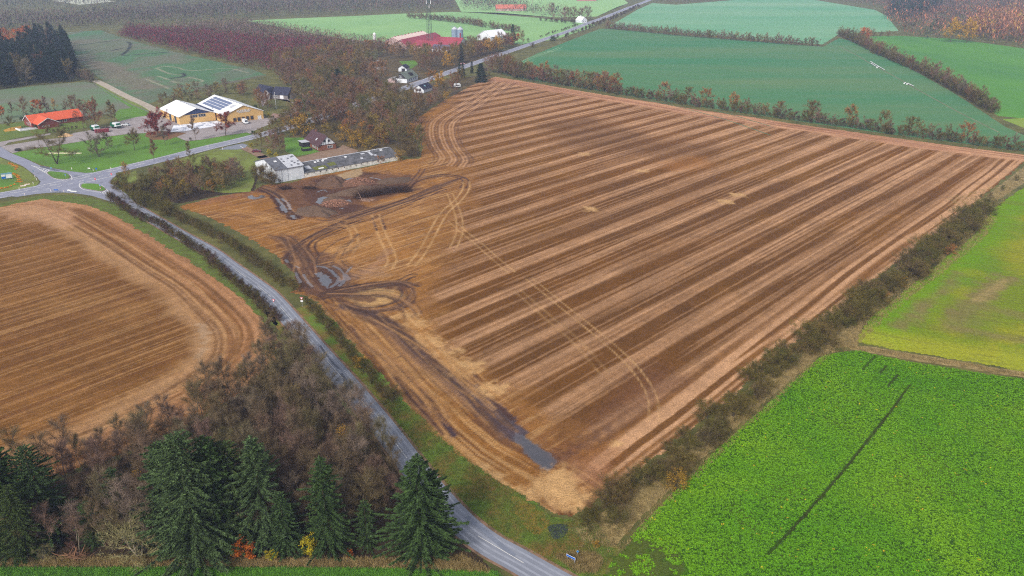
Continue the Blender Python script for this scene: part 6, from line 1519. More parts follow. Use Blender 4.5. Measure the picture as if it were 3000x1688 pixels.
tmp_ = bpy.data.objects.new('sign_lettering', tx); COL.objects.link(tmp_); bpy.context.view_layer.update(); sm_ = bpy.data.meshes.new_from_object(tmp_); bpy.data.objects.remove(tmp_); to = bpy.data.objects.new('sign_lettering', sm_); COL.objects.link(to); to.parent = hall; to.location = (31.4, -12.44, 5.35); to.rotation_euler = (R_(90), 0, 0); sm_.materials.clear(); sm_.materials.append(trim_m)
m = MB(); m.bb(28.4, 34.8, -12.44, -12.33, 4.95, 5.12); m.build('sign_bar', trim_m, hall)

# white torn sheeting in front of the hall
m = mat('snow_white_sheet', A(238, 240, 250), A(130, 140, 158), scale=.35, rough=.7, detail=10, stops=(.40, .5))
sheet('plastic_sheeting', PL(C6, (640, 885), (700, 760), (900, 740), (1200, 700), (1520, 678), (1600, 700), (1560, 760), (1150, 830), (900, 870)), .08, m, rag=.25, kind='stuff', label='white plastic sheeting spread in front of the yellow hall', cat='sheeting')

# ---- red-roofed house ---------------------------------------------------------
rh = empty('bungalow', (-258.2, 429.3), R_(47.3), 'long red brick bungalow with an orange tiled roof and a front wing', 'house')
gable(rh, 26.5, 11.7, 2.6, 5.75, red_m, tile_m, 'x', .5, trim=trim_m)
gable(rh, 10.0, 13.2, 2.6, 5.3, red_m, tile_m, 'y', .5, x0=1.0, y0=-7.4, trim=trim_m)
for k in range(3): win(rh, 3.2 + k * 1.4, 1.0, .75, .75, -7.4, 'front', trim_m, bars=0)
for k in range(2): win(rh, 15.0 + k * 2.1, .9, 1.4, 1.2, 0, 'front', trim_m, bars=0)
for k in range(3): win(rh, 2.0 + k * 2.4, .9, .9, 1.2, 0, 'left', trim_m, bars=0)
m = MB(); m.bb(9.0, 9.7, 5.4, 6.1, 5.5, 6.6); m.build('chimney', red_m, rh)
m = MB(); m.bb(27.3, 31, 6.5, 11, 2.2, 2.4); m.bb(27.5, 27.7, 6.7, 6.9, 0, 2.2); m.bb(30.6, 30.8, 6.7, 6.9, 0, 2.2); m.bb(30.6, 30.8, 10.6, 10.8, 0, 2.2); m.build('carport', greytrim_m, rh)
q = C5(540, 820)
te = empty('terrace_wall', (q[0], q[1]), R_(47.3), 'low white wall around the paved terrace of the bungalow', 'wall')
m = MB(); m.bb(-5.4, 3.4, -4.2, -3.4, 0, .75); m.bb(-5.4, -4.7, -3.4, 3.5, 0, .75); m.build('wall', trim_m, te)
m = MB(); m.bb(-4.7, 3.4, -3.4, 3.5, 0, .12); m.build('paving', greytrim_m, te)

# ---- white shed with the long low building -----------------------------------------
sh = empty('white_shed', (-97.1, 320.0), R_(40.4), 'tall white shed with a patched grey and pale roof', 'building')
_, _, sl = gable(sh, 12.5, 19.6, 5.4, 8.25, whitew_m, eternit_m, 'x', .35)
c_ = 9.8
roofpanel(sh, 'roof_sheets', 5.4, 12.8, .1, 10.1, c_, 8.25, sl, palepan_m, -1, 'x', up=.19, th=.05)
rs = random.Random(5)
m = MB()
for k in range(11):
    x_ = 5.8 + rs.uniform(0, 6.2); s_ = rs.uniform(.5, 8.6)
    z0 = 8.25 - sl * s_ + .28; z1 = 8.25 - sl * (s_ + .9) + .28
    m.add([(x_, c_ - s_, z0), (x_ + .9, c_ - s_, z0), (x_ + .9, c_ - s_ - .9, z1), (x_, c_ - s_ - .9, z1), (x_, c_ - s_, z0 + .02), (x_ + .9, c_ - s_, z0 + .02), (x_ + .9, c_ - s_ - .9, z1 + .02), (x_, c_ - s_ - .9, z1 + .02)], [(0, 1, 2, 3), (4, 5, 6, 7), (0, 1, 5, 4), (1, 2, 6, 5), (2, 3, 7, 6), (3, 0, 4, 7)])
m.build('roof_patch', eternit_m, sh)
roofpanel(sh, 'skylight', 2.6, 3.7, 3.0, 4.1, c_, 8.25, sl, trim_m, -1, 'x', up=.22)
for x_ in (2.6, 5.3): 
    m = MB(); m.bb(x_, x_ + .14, -.06, 0, 0, 5.3); m.build('wall_joint', greytrim_m, sh)
for k in range(2): win(sh, 12 + k * 3, 1.2, 1.0, 1.2, 0, 'left', greytrim_m)

lb = empty('long_barn', (-87.6, 328.1), R_(40.6), 'long low barn with a weathered grey roof and stained white wall', 'building')
_, _, sl = gable(lb, 47.5, 16.4, 1.95, 4.4, oldwhite_m, oldroof_m, 'x', .15, x0=.2)
m = MB()
for k in range(16): m.bb(1.5 + k * 2.9, 1.95 + k * 2.9, -.06, 0, 1.25, 1.6)
m.build('wall_vent', dark_m, lb)
c_ = 8.2
for x0_, x1_, s0, s1, mt in ((8.3, 9.3, 1.2, 2.2, 'w'), (9.9, 10.9, .8, 1.8, 'w'), (11.9, 13, 1.4, 2.2, 'w'), (12.8, 15.3, .2, 1.0, 'w'), (23, 24.2, 1.4, 2.4, 'w'), (35.2, 36.4, 1.2, 4.4, 'g'), (36.6, 37.8, 4.2, 5.2, 'g'), (31.5, 33.2, 1.2, 2.2, 'g'), (41.5, 42.8, 1.0, 2.0, 'w'),
                         (7.5, 10, 6.6, 7.4, 'w'), (29.2, 30.4, 4.6, 5.8, 'g'), (2.5, 4.8, 3.5, 6.0, 'g'), (34, 37, .1, .8, 'w'), (0.3, 47, .0, .35, 't')):
    roofpanel(lb, 'roof_patch' if mt != 't' else 'ridge_cap', x0_, x1_, s0, s1, c_, 4.4, sl, {'w': trim_m, 'g': palepan_m, 't': palepan_m}[mt], -1, 'x', up=.2)
mossm = mat('moss', A(112, 116, 48), A(86, 92, 44), scale=1.5, rough=.95)
roofpanel(lb, 'moss_patch', 5.5, 11.5, 5.2, 7.9, c_, 4.4, sl, mossm, -1, 'x', up=.19, th=.04)
roofpanel(lb, 'moss_patch', 13.0, 16.5, 4.0, 6.6, c_, 4.4, sl, mossm, -1, 'x', up=.19, th=.04)

# ---- half-timbered house --------------------------------------------------------
hh = empty('farmhouse', (-92.0, 376.1), R_(34.2), 'brown-roofed brick farmhouse with a half-timbered white gable', 'house')
_, _, sl = gable(hh, 8.7, 17.7, 2.5, 6.6, brownbrick_m, browntile_m, 'y', .55)
m = MB(); m.prism([(.35, 2.75), (8.35, 2.75), (4.35, 6.5)], 'y', -.1, -.01); gp = m.build('gable_panel', whitew_m, hh)
m = MB()
for x_ in (1.4, 2.5, 3.5, 5.1, 6.2, 7.3): 
    top = 2.75 + (min(x_, 8.7 - x_) - .35) * 3.75 / 4.0
    m.bb(x_ - .08, x_ + .08, -.15, -.1, 2.76, top)
m.bb(.4, 8.3, -.155, -.1, 2.62, 2.78); m.build('timber_frame', dark_m, gp)
for x_ in (3.1, 5.2): win(hh, x_, 3.9, 1.0, 1.1, -.1, 'front', dark_m, bars=0)
win(hh, 5.7, .8, 2.6, 1.3, 0, 'front', trim_m, bars=2)
for y_ in (2.0, 4.6, 6.2, 7.8): win(hh, y_, .5, 1.1, 1.7, 0, 'left', trim_m, bars=0)
roofpanel(hh, 'skylight', 6.0, 7.1, 2.2, 3.2, 4.35, 6.6, sl, palepan_m, -1, 'y', up=.22)
m = MB(); m.bb(4.0, 4.7, 13, 13.7, 6.3, 7.5); m.build('chimney', brownbrick_m, hh)
lt = empty('lean_to', (-101.6, 383.5), R_(34.2), 'dark timber lean-to with a flat white roof beside the farmhouse', 'shed')
m = MB(); m.bb(0, 4.4, 0, 5, 0, 2.3); m.build('wall', dark_m, lt); m = MB(); m.bb(-.3, 5.0, -.4, 5.4, 2.32, 2.5); m.build('roof', palepan_m, lt)
fb = empty('garden_screen', (-95.6, 377.6), R_(34.2), 'black timber fence round the farmhouse terrace', 'fence')
m = MB(); m.bb(-4.4, 0, -.1, 0, 0, 1.2); m.bb(-4.4, -4.3, 0, 3.2, 0, 1.2); m.build('panel', dark_m, fb)
m = MB(); [m.bb(-4.45 + k * 1.45, -4.33 + k * 1.45, -.16, -.1, 0, 1.3) for k in range(4)]; m.build('post', dark_m, fb)

# ---- dark-roofed house ------------------------------------------------------------
dh = empty('villa', (-154.0, 520.3), R_(-19), 'grey brick house with black tiled angled roofs and a white garage door', 'house')
gable(dh, 11.5, 9, 2.7, 6.6, greybrick_m, darktile_m, 'x', .4)
door(dh, 7.0, 2.6, 2.2, 0, trim_m, 'front', 'garage_door'); win(dh, 3.2, .4, 1.0, 1.9, 0, 'front', trim_m); win(dh, 1.4, .4, 1.0, 1.9, 0, 'front', trim_m)
m = MB()
M4 = Matrix.Translation((-1.0, 3.0, 0)) @ Matrix.Rotation(R_(155), 4, 'Z')
def wing(mb, prof, a0, a1, M):
    t = MB(); t.prism(prof, 'x', a0, a1); mb.add([M @ Vector(v) for v in t.v], t.f)
wing(m, [(-4.5, 0), (4.5, 0), (4.5, 2.7), (0, 6.5), (-4.5, 2.7)], 0, 16, M4); m.build('wall', greybrick_m, dh)
m = MB(); wing(m, [(-5, 2.35), (0, 6.55), (5, 2.35), (5, 2.55), (0, 6.75), (-5, 2.55)], -.4, 16.4, M4); m.build('roof', darktile_m, dh)
m = MB(); m.prism([(-4.6, 0), (-.2, 0), (-.2, 3.6), (-2.4, 5.9), (-4.6, 3.6)], 'y', -2.6, 4); m.build('wall', greybrick_m, dh)
m = MB(); m.prism([(-5.0, 3.25), (-2.4, 5.95), (.2, 3.25), (.2, 3.43), (-2.4, 6.13), (-5.0, 3.43)], 'y', -2.9, 4); m.build('roof', darktile_m, dh)
win(dh, -2.4, 2.6, 1.9, 2.0, -2.6, 'front', trim_m, bars=1)
m = MB(); m.bb(12.2, 18, 1.5, 8, 0, 2.4); m.build('annex', mat('stacked_stone', A(120, 120, 126), A(84, 86, 94), scale=1.2, rough=.9), dh)
fp = empty('flagpole', (*CD(530, 575), 0), 0, 'tall white flagpole in a round shrub bed', 'flagpole')
m = MB(); m.tube([(0, 0, 0), (0, 0, 9.7)], [.14, .07], 8); m.build('pole', trim_m, fp); m = MB(); m.tube([(0, 0, 9.7), (0, 0, 9.9)], [.14, .05], 8); m.build('finial', trim_m, fp); m = MB(); m.tube([(0, 0, 0), (0, 0, .35)], .3, 8); m.build('base', greytrim_m, fp)

def caravan(name, q, rz, body, label, L=6.4):
    c = empty(name, (*q, 0), rz, label, 'caravan'); h = L / 2
    m = MB(); m.prism([(-h, .6), (h * .85, .6), (h, 1.3), (h * .8, 2.5), (h * .6, 2.65), (-h * .8, 2.65), (-h, 2.3)], 'y', -1.15, 1.15); m.build('body', body, c, bevel=.12)
    m = MB(); m.bb(-h * .7, h * .55, -1.18, -1.15, 1.35, 2.05); m.bb(-h * .7, h * .55, 1.15, 1.18, 1.35, 2.05); m.build('window', glass_m, c)
    m = MB(); m.tube([(h * .9, .4, .5), (h + 1.2, 0, .5)], .05, 6); m.tube([(h * .9, -.4, .5), (h + 1.2, 0, .5)], .05, 6); m.build('drawbar', greytrim_m, c)
    for s_ in (-1, 1):
        m = MB(); m.tube([(-.2, s_ * .95, .36), (-.2, s_ * 1.17, .36)], .36, 12); m.build('wheel', black_m, c)
caravan('caravan', (-131.5, 499.5), R_(221), bluep_m, 'pale blue caravan parked in the yard of the dark-roofed house', 6.8)
caravan('caravan', (-38.0, 562.5), R_(200), carwhite_m, 'small white caravan in the rough garden near the tip of the striped field', 4.6)

# ---- houses by the main road -------------------------------------------------------
ha = empty('cottage', (-74.9, 581.5), R_(71.5), 'white two-part house with a mossy slate roof and a dormer', 'house')
_, _, sl = gable(ha, 18.5, 9.6, 2.9, 6.9, whitew_m, slate_m, 'x', .4)
m = MB(); m.prism([(.2, 3.0), (9.4, 3.0), (4.8, 6.8)], 'x', -.1, -.01); m.build('gable_panel', dark_m, ha)
win(ha, 4.8, 3.6, 2.4, 1.4, -.1, 'left', trim_m, bars=1)
for k in range(4): win(ha, 4.2 + k * 3.6, 1.0, 1.1, 1.3, 0, 'front', dark_m, bars=0)
m = MB(); m.prism([(.8, 4.0), (3.6, 5.9), (3.6, 5.95), (.8, 5.6)], 'x', 8.2, 12.2); m.build('dormer', dark_m, ha)
m = MB(); m.bb(9.4, 10.2, 4.4, 5.2, 6.9, 8.1); m.build('chimney', whitew_m, ha)
ba = empty('extension', (-82.3, 585.0), R_(71.5), 'low white-roofed extension at the gable of the slate-roofed house', 'building')
_ = gable(ba, 6.0, 5.5, 2.3, 3.6, mat('pinkish_wall', A(214, 190, 190), A(190, 160, 160), scale=.8), whiter_m, 'x', .25, x0=-4)
hs = empty('cottage', (-65.5, 542.0), R_(-41), 'small white house with a dark roof and a skylight near the gravel yard', 'house')
_, _, sl = gable(hs, 7.2, 13.5, 2.3, 4.9, whitew_m, darktile_m, 'y', .4)
for x_ in (2.4, 4.8): win(hs, x_, 1.2, 1.1, 1.4, 0, 'front', dark_m, bars=0)
roofpanel(hs, 'skylight', 5.0, 6.6, 1.4, 2.2, 3.6, 4.9, sl, mat('skylight_glass', A(150, 200, 210), rough=.2), 1, 'y', up=.22)
hs.rotation_euler[2] = R_(-20)
bs = empty('shed', (-88.6, 639.5), R_(-12), 'dark gabled shed with a pale front behind the slate-roofed house', 'shed')
gable(bs, 6, 9, 2.6, 4.6, whitew_m, darktile_m, 'y', .4); door(bs, 4.0, 2.8, 2.4, 0, dark_m)
ts = empty('shed', (-112.5, 681.5), R_(-5), 'tiny open brown shelter on the grass behind the gardens', 'shed')
m = MB(); m.bb(0, 4.2, 0, 3, 0, 2.4); m.build('wall', wood_m, ts); m = MB(); m.bb(-.2, 4.4, -.2, 3.2, 2.42, 2.6); m.build('roof', greytrim_m, ts); door(ts, 2.0, 3.2, 2.0, 0, black_m, 'front', 'opening_shade')  # flat black panel paints in the shade inside the open front
gh = empty('greenhouse', (-109.0, 650.0), R_(-8), 'long low pale greenhouse beside the gardens', 'greenhouse')
m = MB(); m.prism([(0, 0), (2.6, 0), (2.4, 1.3), (1.3, 2.0), (.2, 1.3)], 'x', 0, 9); m.build('cover', palepan_m, gh); m = MB(); [m.tube([(k * 1.5, -.03, 0), (k * 1.5, .17, 1.33), (k * 1.5, 1.3, 2.05)], .04, 5) for k in range(7)]; m.build('frame', greytrim_m, gh)
sheet('yard_gravel', PL(CH_, (520, 480), (720, 420), (800, 480), (760, 520), (640, 580), (560, 560)), .04, gravel_m, rag=.3)

# ---- the farm ----------------------------------------------------------------------
def barn(q, rz, w, d, e, r, roof, wall, label, axis='x', ov=.5, name='barn'):
    b = empty(name, (*q, 0), rz, label, 'barn'); gable(b, w, d, e, r, wall, roof, axis, ov); return b
farmwall = mat('farm_wall', A(196, 176, 172), A(150, 110, 104), scale=.5, rough=.9)
wb = barn((-110.0, 819.0), R_(69), 66, 17, 3.5, 7.2, mat('pale_pink_roof', A(244, 218, 204), A(230, 206, 196), scale=.3, rough=.7), farmwall, 'long barn with a pale pinkish-white roof, farthest back at the farm')
m = MB(); [m.bb(4 + k * 7.2, 5.4 + k * 7.2, 8.0, 9.0, 7.2, 7.9) for k in range(9)]; m.build('ridge_vent', redroof_m, wb)
b2 = barn((-112.5, 796), R_(69), 74, 13, 3.2, 6.4, redroof_m, farmwall, 'long red-roofed barn alongside the pale-roofed one'); b2.location = (-101.5, 806, 0)
b3 = barn((-93, 776), R_(56), 50, 15, 3.4, 7.0, redroof_m, farmwall, 'long red-roofed barn in the front row of the farm'); b3.location = (-100, 786, 0)
b4 = barn((-92, 772), R_(-22), 46, 16, 3.4, 7.6, redroof_m, farmwall, 'red-roofed barn facing the wood, behind the mast'); b4.location = (-93.5, 783.5, 0)
b5 = barn((-53, 800), R_(66), 15, 28, 3.6, 8.0, redroof_m, whitew_m, 'red-roofed barn with a white gable by the silos', 'y'); b5.location = (-50.5, 801, 0)
b6 = barn((-72, 756), R_(-22), 16, 9, 2.8, 5.8, mat('blue_grey_roof', A(98, 100, 124), rough=.6), whitew_m, 'small farmhouse with a blue-grey roof in front of the farm', name='farmhouse'); b6.location = (-74, 768, 0)
m = MB(); m.bb(14, 15.2, 6, 7.2, 5.5, 11.5); m.build('chimney', redroof_m, b5)
for (a, b, l) in ((-61.0, 886, 'left of two'), (-55.0, 884, 'right of two')):
    s_ = empty('silo', (a, b, 0), 0, 'tall blue-grey grain silo with a cone roof behind the farm, ' + l, 'silo', )
    m = MB(); m.tube([(0, 0, 0), (0, 0, 9)], 3.3, 20); m.build('tank', metal_m, s_)
    m = MB(); m.tube([(0, 0, 9.01), (0, 0, 11.4)], [3.5, .4], 20); m.build('roof', palepan_m, s_)
    m = MB(); m.tube([(3, 0, 9.5), (0, 0, 12.2), (-4 if a < -60 else 2, 0, 11.6)], .2, 6); m.build('conveyor', metal_m, s_)
wt = empty('feed_silo', (*CF(175, 195), 0), 0, 'white feed silo at the left end of the farm', 'silo')
m = MB(); m.tube([(0, 0, 2), (0, 0, 8)], 1.7, 14); m.tube([(0, 0, 8), (0, 0, 9.4)], [1.7, .3], 14); m.tube([(0, 0, 1.0), (0, 0, 2)], [.4, 1.7], 14); m.build('tank', trim_m, wt)
m = MB(); [m.tube([(1.3 * math.cos(k * 1.57), 1.3 * math.sin(k * 1.57), 0), (1.3 * math.cos(k * 1.57), 1.3 * math.sin(k * 1.57), 2.4)], .1, 6) for k in range(4)]; m.build('leg', greytrim_m, wt)
wh = empty('round_hall', (-34.5, 873.0), R_(-43), 'white-roofed hall standing alone right of the silos', 'barn')
gable(wh, 20, 26, 4.2, 9.5, whitew_m, whiter_m, 'y', .5)
wh.location = (-36.5, 868, 0)
# mast
ms = empty('radio_mast', (-79.3, 801.5), 0, 'tall green lattice radio mast with white antennas at the farm', 'mast')
m = MB(); HM = 62
def mr(z): return 2.6 * (1 - z / HM) + .55
for k in range(4):
    a = k * 1.5708 + .4; m.tube([(mr(0) * math.cos(a), mr(0) * math.sin(a), 0), (mr(HM) * math.cos(a), mr(HM) * math.sin(a), HM)], .17, 5)
z = 0
while z < HM - 2:
    st_ = max(2.0, mr(z) * 1.5); z2 = z + st_
    for k in range(4):
        a, b = k * 1.5708 + .4, (k + 1) * 1.5708 + .4
        m.tube([(mr(z) * math.cos(a), mr(z) * math.sin(a), z), (mr(z2) * math.cos(b), mr(z2) * math.sin(b), z2)], .08, 4)
        m.tube([(mr(z2) * math.cos(a), mr(z2) * math.sin(a), z2), (mr(z2) * math.cos(b), mr(z2) * math.sin(b), z2)], .08, 4)
    z = z2
m.build('lattice', lattice_m, ms)
m = MB(); m.tube([(0, 0, HM - 2), (0, 0, HM + 4)], .12, 6); m.build('spire', lattice_m, ms)
for k, z in enumerate((41, 41, 37.5)):
    a = k * 2.4 + .3; m = MB(); m.box((mr(z) * 1.5 * math.cos(a), mr(z) * 1.5 * math.sin(a), z), (.5, .5, 3.2)); m.build('antenna', trim_m, ms)
# far houses
fh = empty('cottage', (88.5, 1066, 0), R_(35), 'small white house beside the far main road', 'house')
gable(fh, 9, 12, 3, 7, whitew_m, whiter_m, 'y', .4); m = MB(); m.bb(4.2, 5.0, 7, 7.8, 6.5, 8.6); m.build('chimney', whitew_m, fh); win(fh, 3, 1, 1.4, 1.4, 0); win(fh, 6.5, 1, 1.4, 1.4, 0)
for (a, b, w_, l) in ((380, 118, 46, 'long low farm building with an orange-red roof in the far wood'), (530, 118, 20, 'shorter orange-red roofed building right of the long one in the far wood')):
    q = CG(a, b); o_ = empty('farm_building', (*q, 0), R_(8), l, 'barn'); gable(o_, w_, 13, 3.5, 8.5, farmwall, mat('far_tile', A(206, 120, 98), rough=.8), 'x')
q = CG(1240, 12); o_ = empty('farm_building', (*q, 0), R_(0), 'hazy pink-walled farmstead at the top edge beyond the pale fields', 'barn'); gable(o_, 34, 13, 4, 8, mat('far_brick', A(176, 120, 116), rough=.8), redroof_m, 'x')

# ================================================================== VEHICLES
def car(q, rz, body, label, L=4.3, name='parked_car', h=1.45):
    c = empty(name, (*q, 0), rz, label, 'car'); x = L / 2
    m = MB(); m.prism([(-x, .35), (x, .35), (x + .02, .62), (x * .93, .84), (x * .45, .95), (-x * .95, .98), (-x, .75)], 'y', -.87, .87); m.build('body', body, c, bevel=.08)
    m = MB(); m.prism([(-x * .9, .985), (x * .42, .955), (x * .12, h - .04), (-x * .1, h), (-x * .62, h - .02)], 'y', -.74, .74); cab = m.build('cabin', glass_m, c, bevel=.06)
    m = MB(); m.prism([(-x * .68, h - .035), (x * .14, h - .035), (x * .1, h + .03), (-x * .62, h + .03)], 'y', -.68, .68); m.build('roof', body, cab, bevel=.02)
    for sx in (-.62, .64):
        for sy in (-1, 1):
            m = MB(); m.tube([(x * sx, sy * .68, .32), (x * sx, sy * .9, .32)], .32, 12); m.build('wheel', black_m, c)
    for sy in (-1, 1):
        m = MB(); m.bb(x * .96, x + .03, sy * .62 - .16, sy * .62 + .16, .58, .74); m.build('headlight', palepan_m, c)
    return c
car((-210.3, 434.5), R_(170), carwhite_m, 'white hatchback parked beside the second green and white trailer')
car((-121.2, 374.0), R_(10), carred_m, 'dark red car parked on the lane among the trees')
car((-41.2, 679.5), R_(190), mat('car_grey_red', A(214, 190, 196), A(190, 120, 126), scale=2, rough=.3), 'pale pinkish car standing at the edge of the main road by the tall fir')
vn = empty('delivery_van', (-147.0, 440.5), R_(-55), 'white delivery van parked before the windows of the yellow hall', 'van')
m = MB(); m.prism([(-2.7, .45), (2.7, .45), (2.72, 1.0), (2.3, 1.25), (1.75, 2.2), (1.4, 2.4), (-2.65, 2.45)], 'y', -.98, .98); m.build('body', carwhite_m, vn, bevel=.12)
m = MB(); m.add([(2.34, -.8, 1.28), (2.34, .8, 1.28), (1.84, .8, 2.14), (1.84, -.8, 2.14), (2.28, -.8, 1.24), (2.28, .8, 1.24), (1.78, .8, 2.1), (1.78, -.8, 2.1)], [(0, 1, 2, 3), (7, 6, 5, 4), (0, 1, 5, 4), (1, 2, 6, 5), (2, 3, 7, 6), (3, 0, 4, 7)]); m.build('windscreen', glass_m, vn)
for sx in (-1.7, 1.8):
    for sy in (-1, 1): m = MB(); m.tube([(sx, sy * .8, .36), (sx, sy * 1.0, .36)], .36, 12); m.build('wheel', black_m, vn)
def trailer(q, rz, label):
    c = empty('tank_trailer', (*q, 0), rz, label, 'trailer')
    m = MB(); m.prism([(-3.1, .9), (3.0, .9), (3.3, 1.6), (2.8, 2.9), (-2.6, 2.9), (-3.3, 2.0)], 'y', -1.25, 1.25); m.build('body', green_m, c, bevel=.1)
    m = MB(); m.prism([(-.9, 2.2), (2.95, 2.2), (2.6, 3.15), (-.6, 3.15)], 'y', -1.28, 1.28); m.build('cover', carwhite_m, c, bevel=.08)
    m = MB(); m.prism([(1.2, 1.1), (3.34, 1.5), (3.25, 2.0), (1.2, 1.9)], 'y', -1.29, 1.29); m.build('panel', carwhite_m, c)
    m = MB(); m.bb(-3.4, 4.4, -.15, .15, .65, .88); m.build('chassis', black_m, c)
    for sx in (-1.6, -.4):
        for sy in (-1, 1): m = MB(); m.tube([(sx, sy * .9, .5), (sx, sy * 1.22, .5)], .5, 12); m.build('wheel', black_m, c)
trailer((-220.6, 421.6), R_(-40), 'green and white trailer behind the maroon container, nearer the house')
trailer((-212.9, 428.6), R_(-35), 'green and white trailer beside the white hatchback')
ct = empty('skip_container', (-215.3, 417.8), R_(35), 'long maroon skip container standing in front of the trailers', 'container')
m = MB(); m.prism([(-3.2, .1), (3.2, .1), (3.5, 1.7), (-3.5, 1.7)], 'y', -1.2, 1.2); m.build('body', maroon_m, ct, bevel=.04)
m = MB(); [m.bb(-2.9 + k * .95, -2.78 + k * .95, -1.27, -1.2, .15, 1.68) for k in range(7)]; m.build('rib', maroon_m, ct)
m = MB(); m.bb(-3.3, 3.3, -1.05, 1.05, 1.705, 1.76); m.build('lid', mat('dark_maroon', A(96, 40, 50), A(150, 70, 70), scale=1, rough=.7), ct)
m = MB()
rs = random.Random(9)
pk = empty('junk_heap', (*C5(1960, 800), 0), 0, 'dark scrap heap between the two green and white trailers', 'heap')
[m.box((rs.uniform(-3, 3), rs.uniform(-.9, .9), rs.uniform(.1, .5)), (rs.uniform(.4, 1.4), rs.uniform(.3, .8), rs.uniform(.2, .6)), rs.uniform(0, 3)) for _ in range(16)]; m.build('scrap', mat('scrap', A(80, 66, 64), A(44, 40, 44), scale=1, rough=.8), pk)
tr = empty('giant_tyre', (-236.2, 377.0, .0), 0, 'big dark tyre lying at the corner of the gravel by the side road', 'tyre')
m = MB(); n = 20
for k in range(n):
    a, b = k * 6.2832 / n, (k + 1) * 6.2832 / n
    for (r0, z0), (r1, z1) in (((.7, .1), (1.35, .05)), ((1.35, .05), (1.5, .5)), ((1.5, .5), (1.3, .95)), ((1.3, .95), (.75, .9)), ((.75, .9), (.7, .1))):
        m.add([(r0 * math.cos(a), r0 * math.sin(a), z0), (r0 * math.cos(b), r0 * math.sin(b), z0), (r1 * math.cos(b), r1 * math.sin(b), z1), (r1 * math.cos(a), r1 * math.sin(a), z1)], [(0, 1, 2, 3)])
m.build('tyre', black_m, tr, smooth=True); m = MB(); m.tube([(0, 0, .05), (0, 0, .3)], .68, 14); m.build('filling', mat('planter_soil', A(120, 120, 90), rough=.9), tr)
pl = empty('concrete_beam', (*C5(1225, 1288), 0), R_(-1.5), 'two long pale beams lying on the lawn', 'beam')
m = MB(); m.bb(-7.8, 7.8, .35, .65, .0, .35); m.bb(-7.8, 7.8, -.6, -.3, .0, .35); m.build('beam', mat('pale_concrete', A(216, 212, 168), A(180, 180, 150), scale=2), pl); m = MB(); m.bb(4.4, 5.4, -1.2, .9, 0, .3); m.build('support', greytrim_m, pl)

# ================================================================== SIGNS AND POSTS
def disc_sign(q, label, face, h=2.1, d=.75, kind='round', tilt=0, rz=0.0, extra=None):
    s = empty('road_sign', (*q, 0), rz, label, 'road sign')
    m = MB(); m.tube([(0, 0, 0), (0, 0, h)], .045, 7); m.build('post', greytrim_m, s)
    m = MB()
    if kind == 'round': m.tube([(0, -.06, h), (0, -.10, h)], d / 2, 24)
    elif kind == 'tri':
        m.prism([(-d / 2, h + d * .35), (0, h - d * .52), (d / 2, h + d * .35)], 'y', -.1, -.06)
    elif kind == 'square': m.bb(-d / 2, d / 2, -.1, -.06, h - d / 2, h + d / 2)
    p = m.build('plate', face, s); return s, p
def stop(q, label, rz=0.0):
    s, p = disc_sign(q, label, signred_m, 2.3, .95, rz=rz)
    m = MB(); m.bb(-.33, .33, -.125, -.105, 2.22, 2.38); m.build('bar', trim_m, s)
stop((-170.9, 318.6), 'red no-entry sign on the traffic island at the minor road', R_(-25)); stop((-167.6, 326.0), 'red no-entry sign at the far kerb of the minor road mouth', R_(-25))
for q, l in (((-165.8, 311.8), 'blue arrow sign above the red-striped marker on the lower traffic island'), ((-188.0, 327.8), 'blue arrow sign at the right end of the upper traffic island')):
    s, p = disc_sign(q, l, signblue_m, 1.5, .75, rz=R_(-30)); m = MB(); m.box((0, -.115, 1.5), (.12, .02, .5), 0); m.box((.08, -.116, 1.34), (.3, .02, .12)); m.build('arrow', trim_m, s)
for q, l in (((-199.9, 338.9), 'pale blue round sign at the left end of the upper traffic island'), ((-204.6, 333.5), 'grey-blue round sign at the field corner of the side road'), ((-175.1, 317.9), 'small round sign back at the left end of the lower traffic island')):
    disc_sign(q, l, bluep_m if 'pale' in l else mat('sign_back', A(120, 140, 160), rough=.5), 1.6 if 'back' not in l else 1.1, .8 if 'back' not in l else .6, rz=R_(20))
rm = empty('marker_post', (-165.4, 310.9), 0, 'short red and white striped marker on the lower traffic island', 'marker')
for k in range(4): m = MB(); m.bb(-.13, .13, -.13, .13, k * .22, k * .22 + .21); m.build('stripe', signred_m if k % 2 else trim_m, rm)
s, p = disc_sign((-56.9, 197.4), 'red-bordered yield triangle over a white plate at the field entrance', signred_m, 2.45, .95, 'tri')
m = MB(); m.prism([(-.31, 2.68), (0, 2.16), (.31, 2.68)], 'y', -.125, -.105); m.build('inner_triangle', trim_m, s); m = MB(); m.bb(-.33, .33, -.1, -.06, 1.42, 1.88); m.build('sub_plate', trim_m, s)
s, p = disc_sign((-64.2, 196.4), 'tilted yield triangle half hidden in the hedge across from the field entrance', signred_m, 2.3, .95, 'tri', rz=R_(-20))
m = MB(); m.prism([(-.31, 2.53), (0, 2.01), (.31, 2.53)], 'y', -.125, -.105); m.build('inner_triangle', trim_m, s)
s, p = disc_sign((10.5, 100.9), 'small blue round sign in the rough grass near the bottom edge', bluep_m, 1.0, .42); m = MB(); m.tube([(0, -.11, 1.0), (0, -.125, 1.0)], .13, 12); m.build('dot', signblue_m, s)
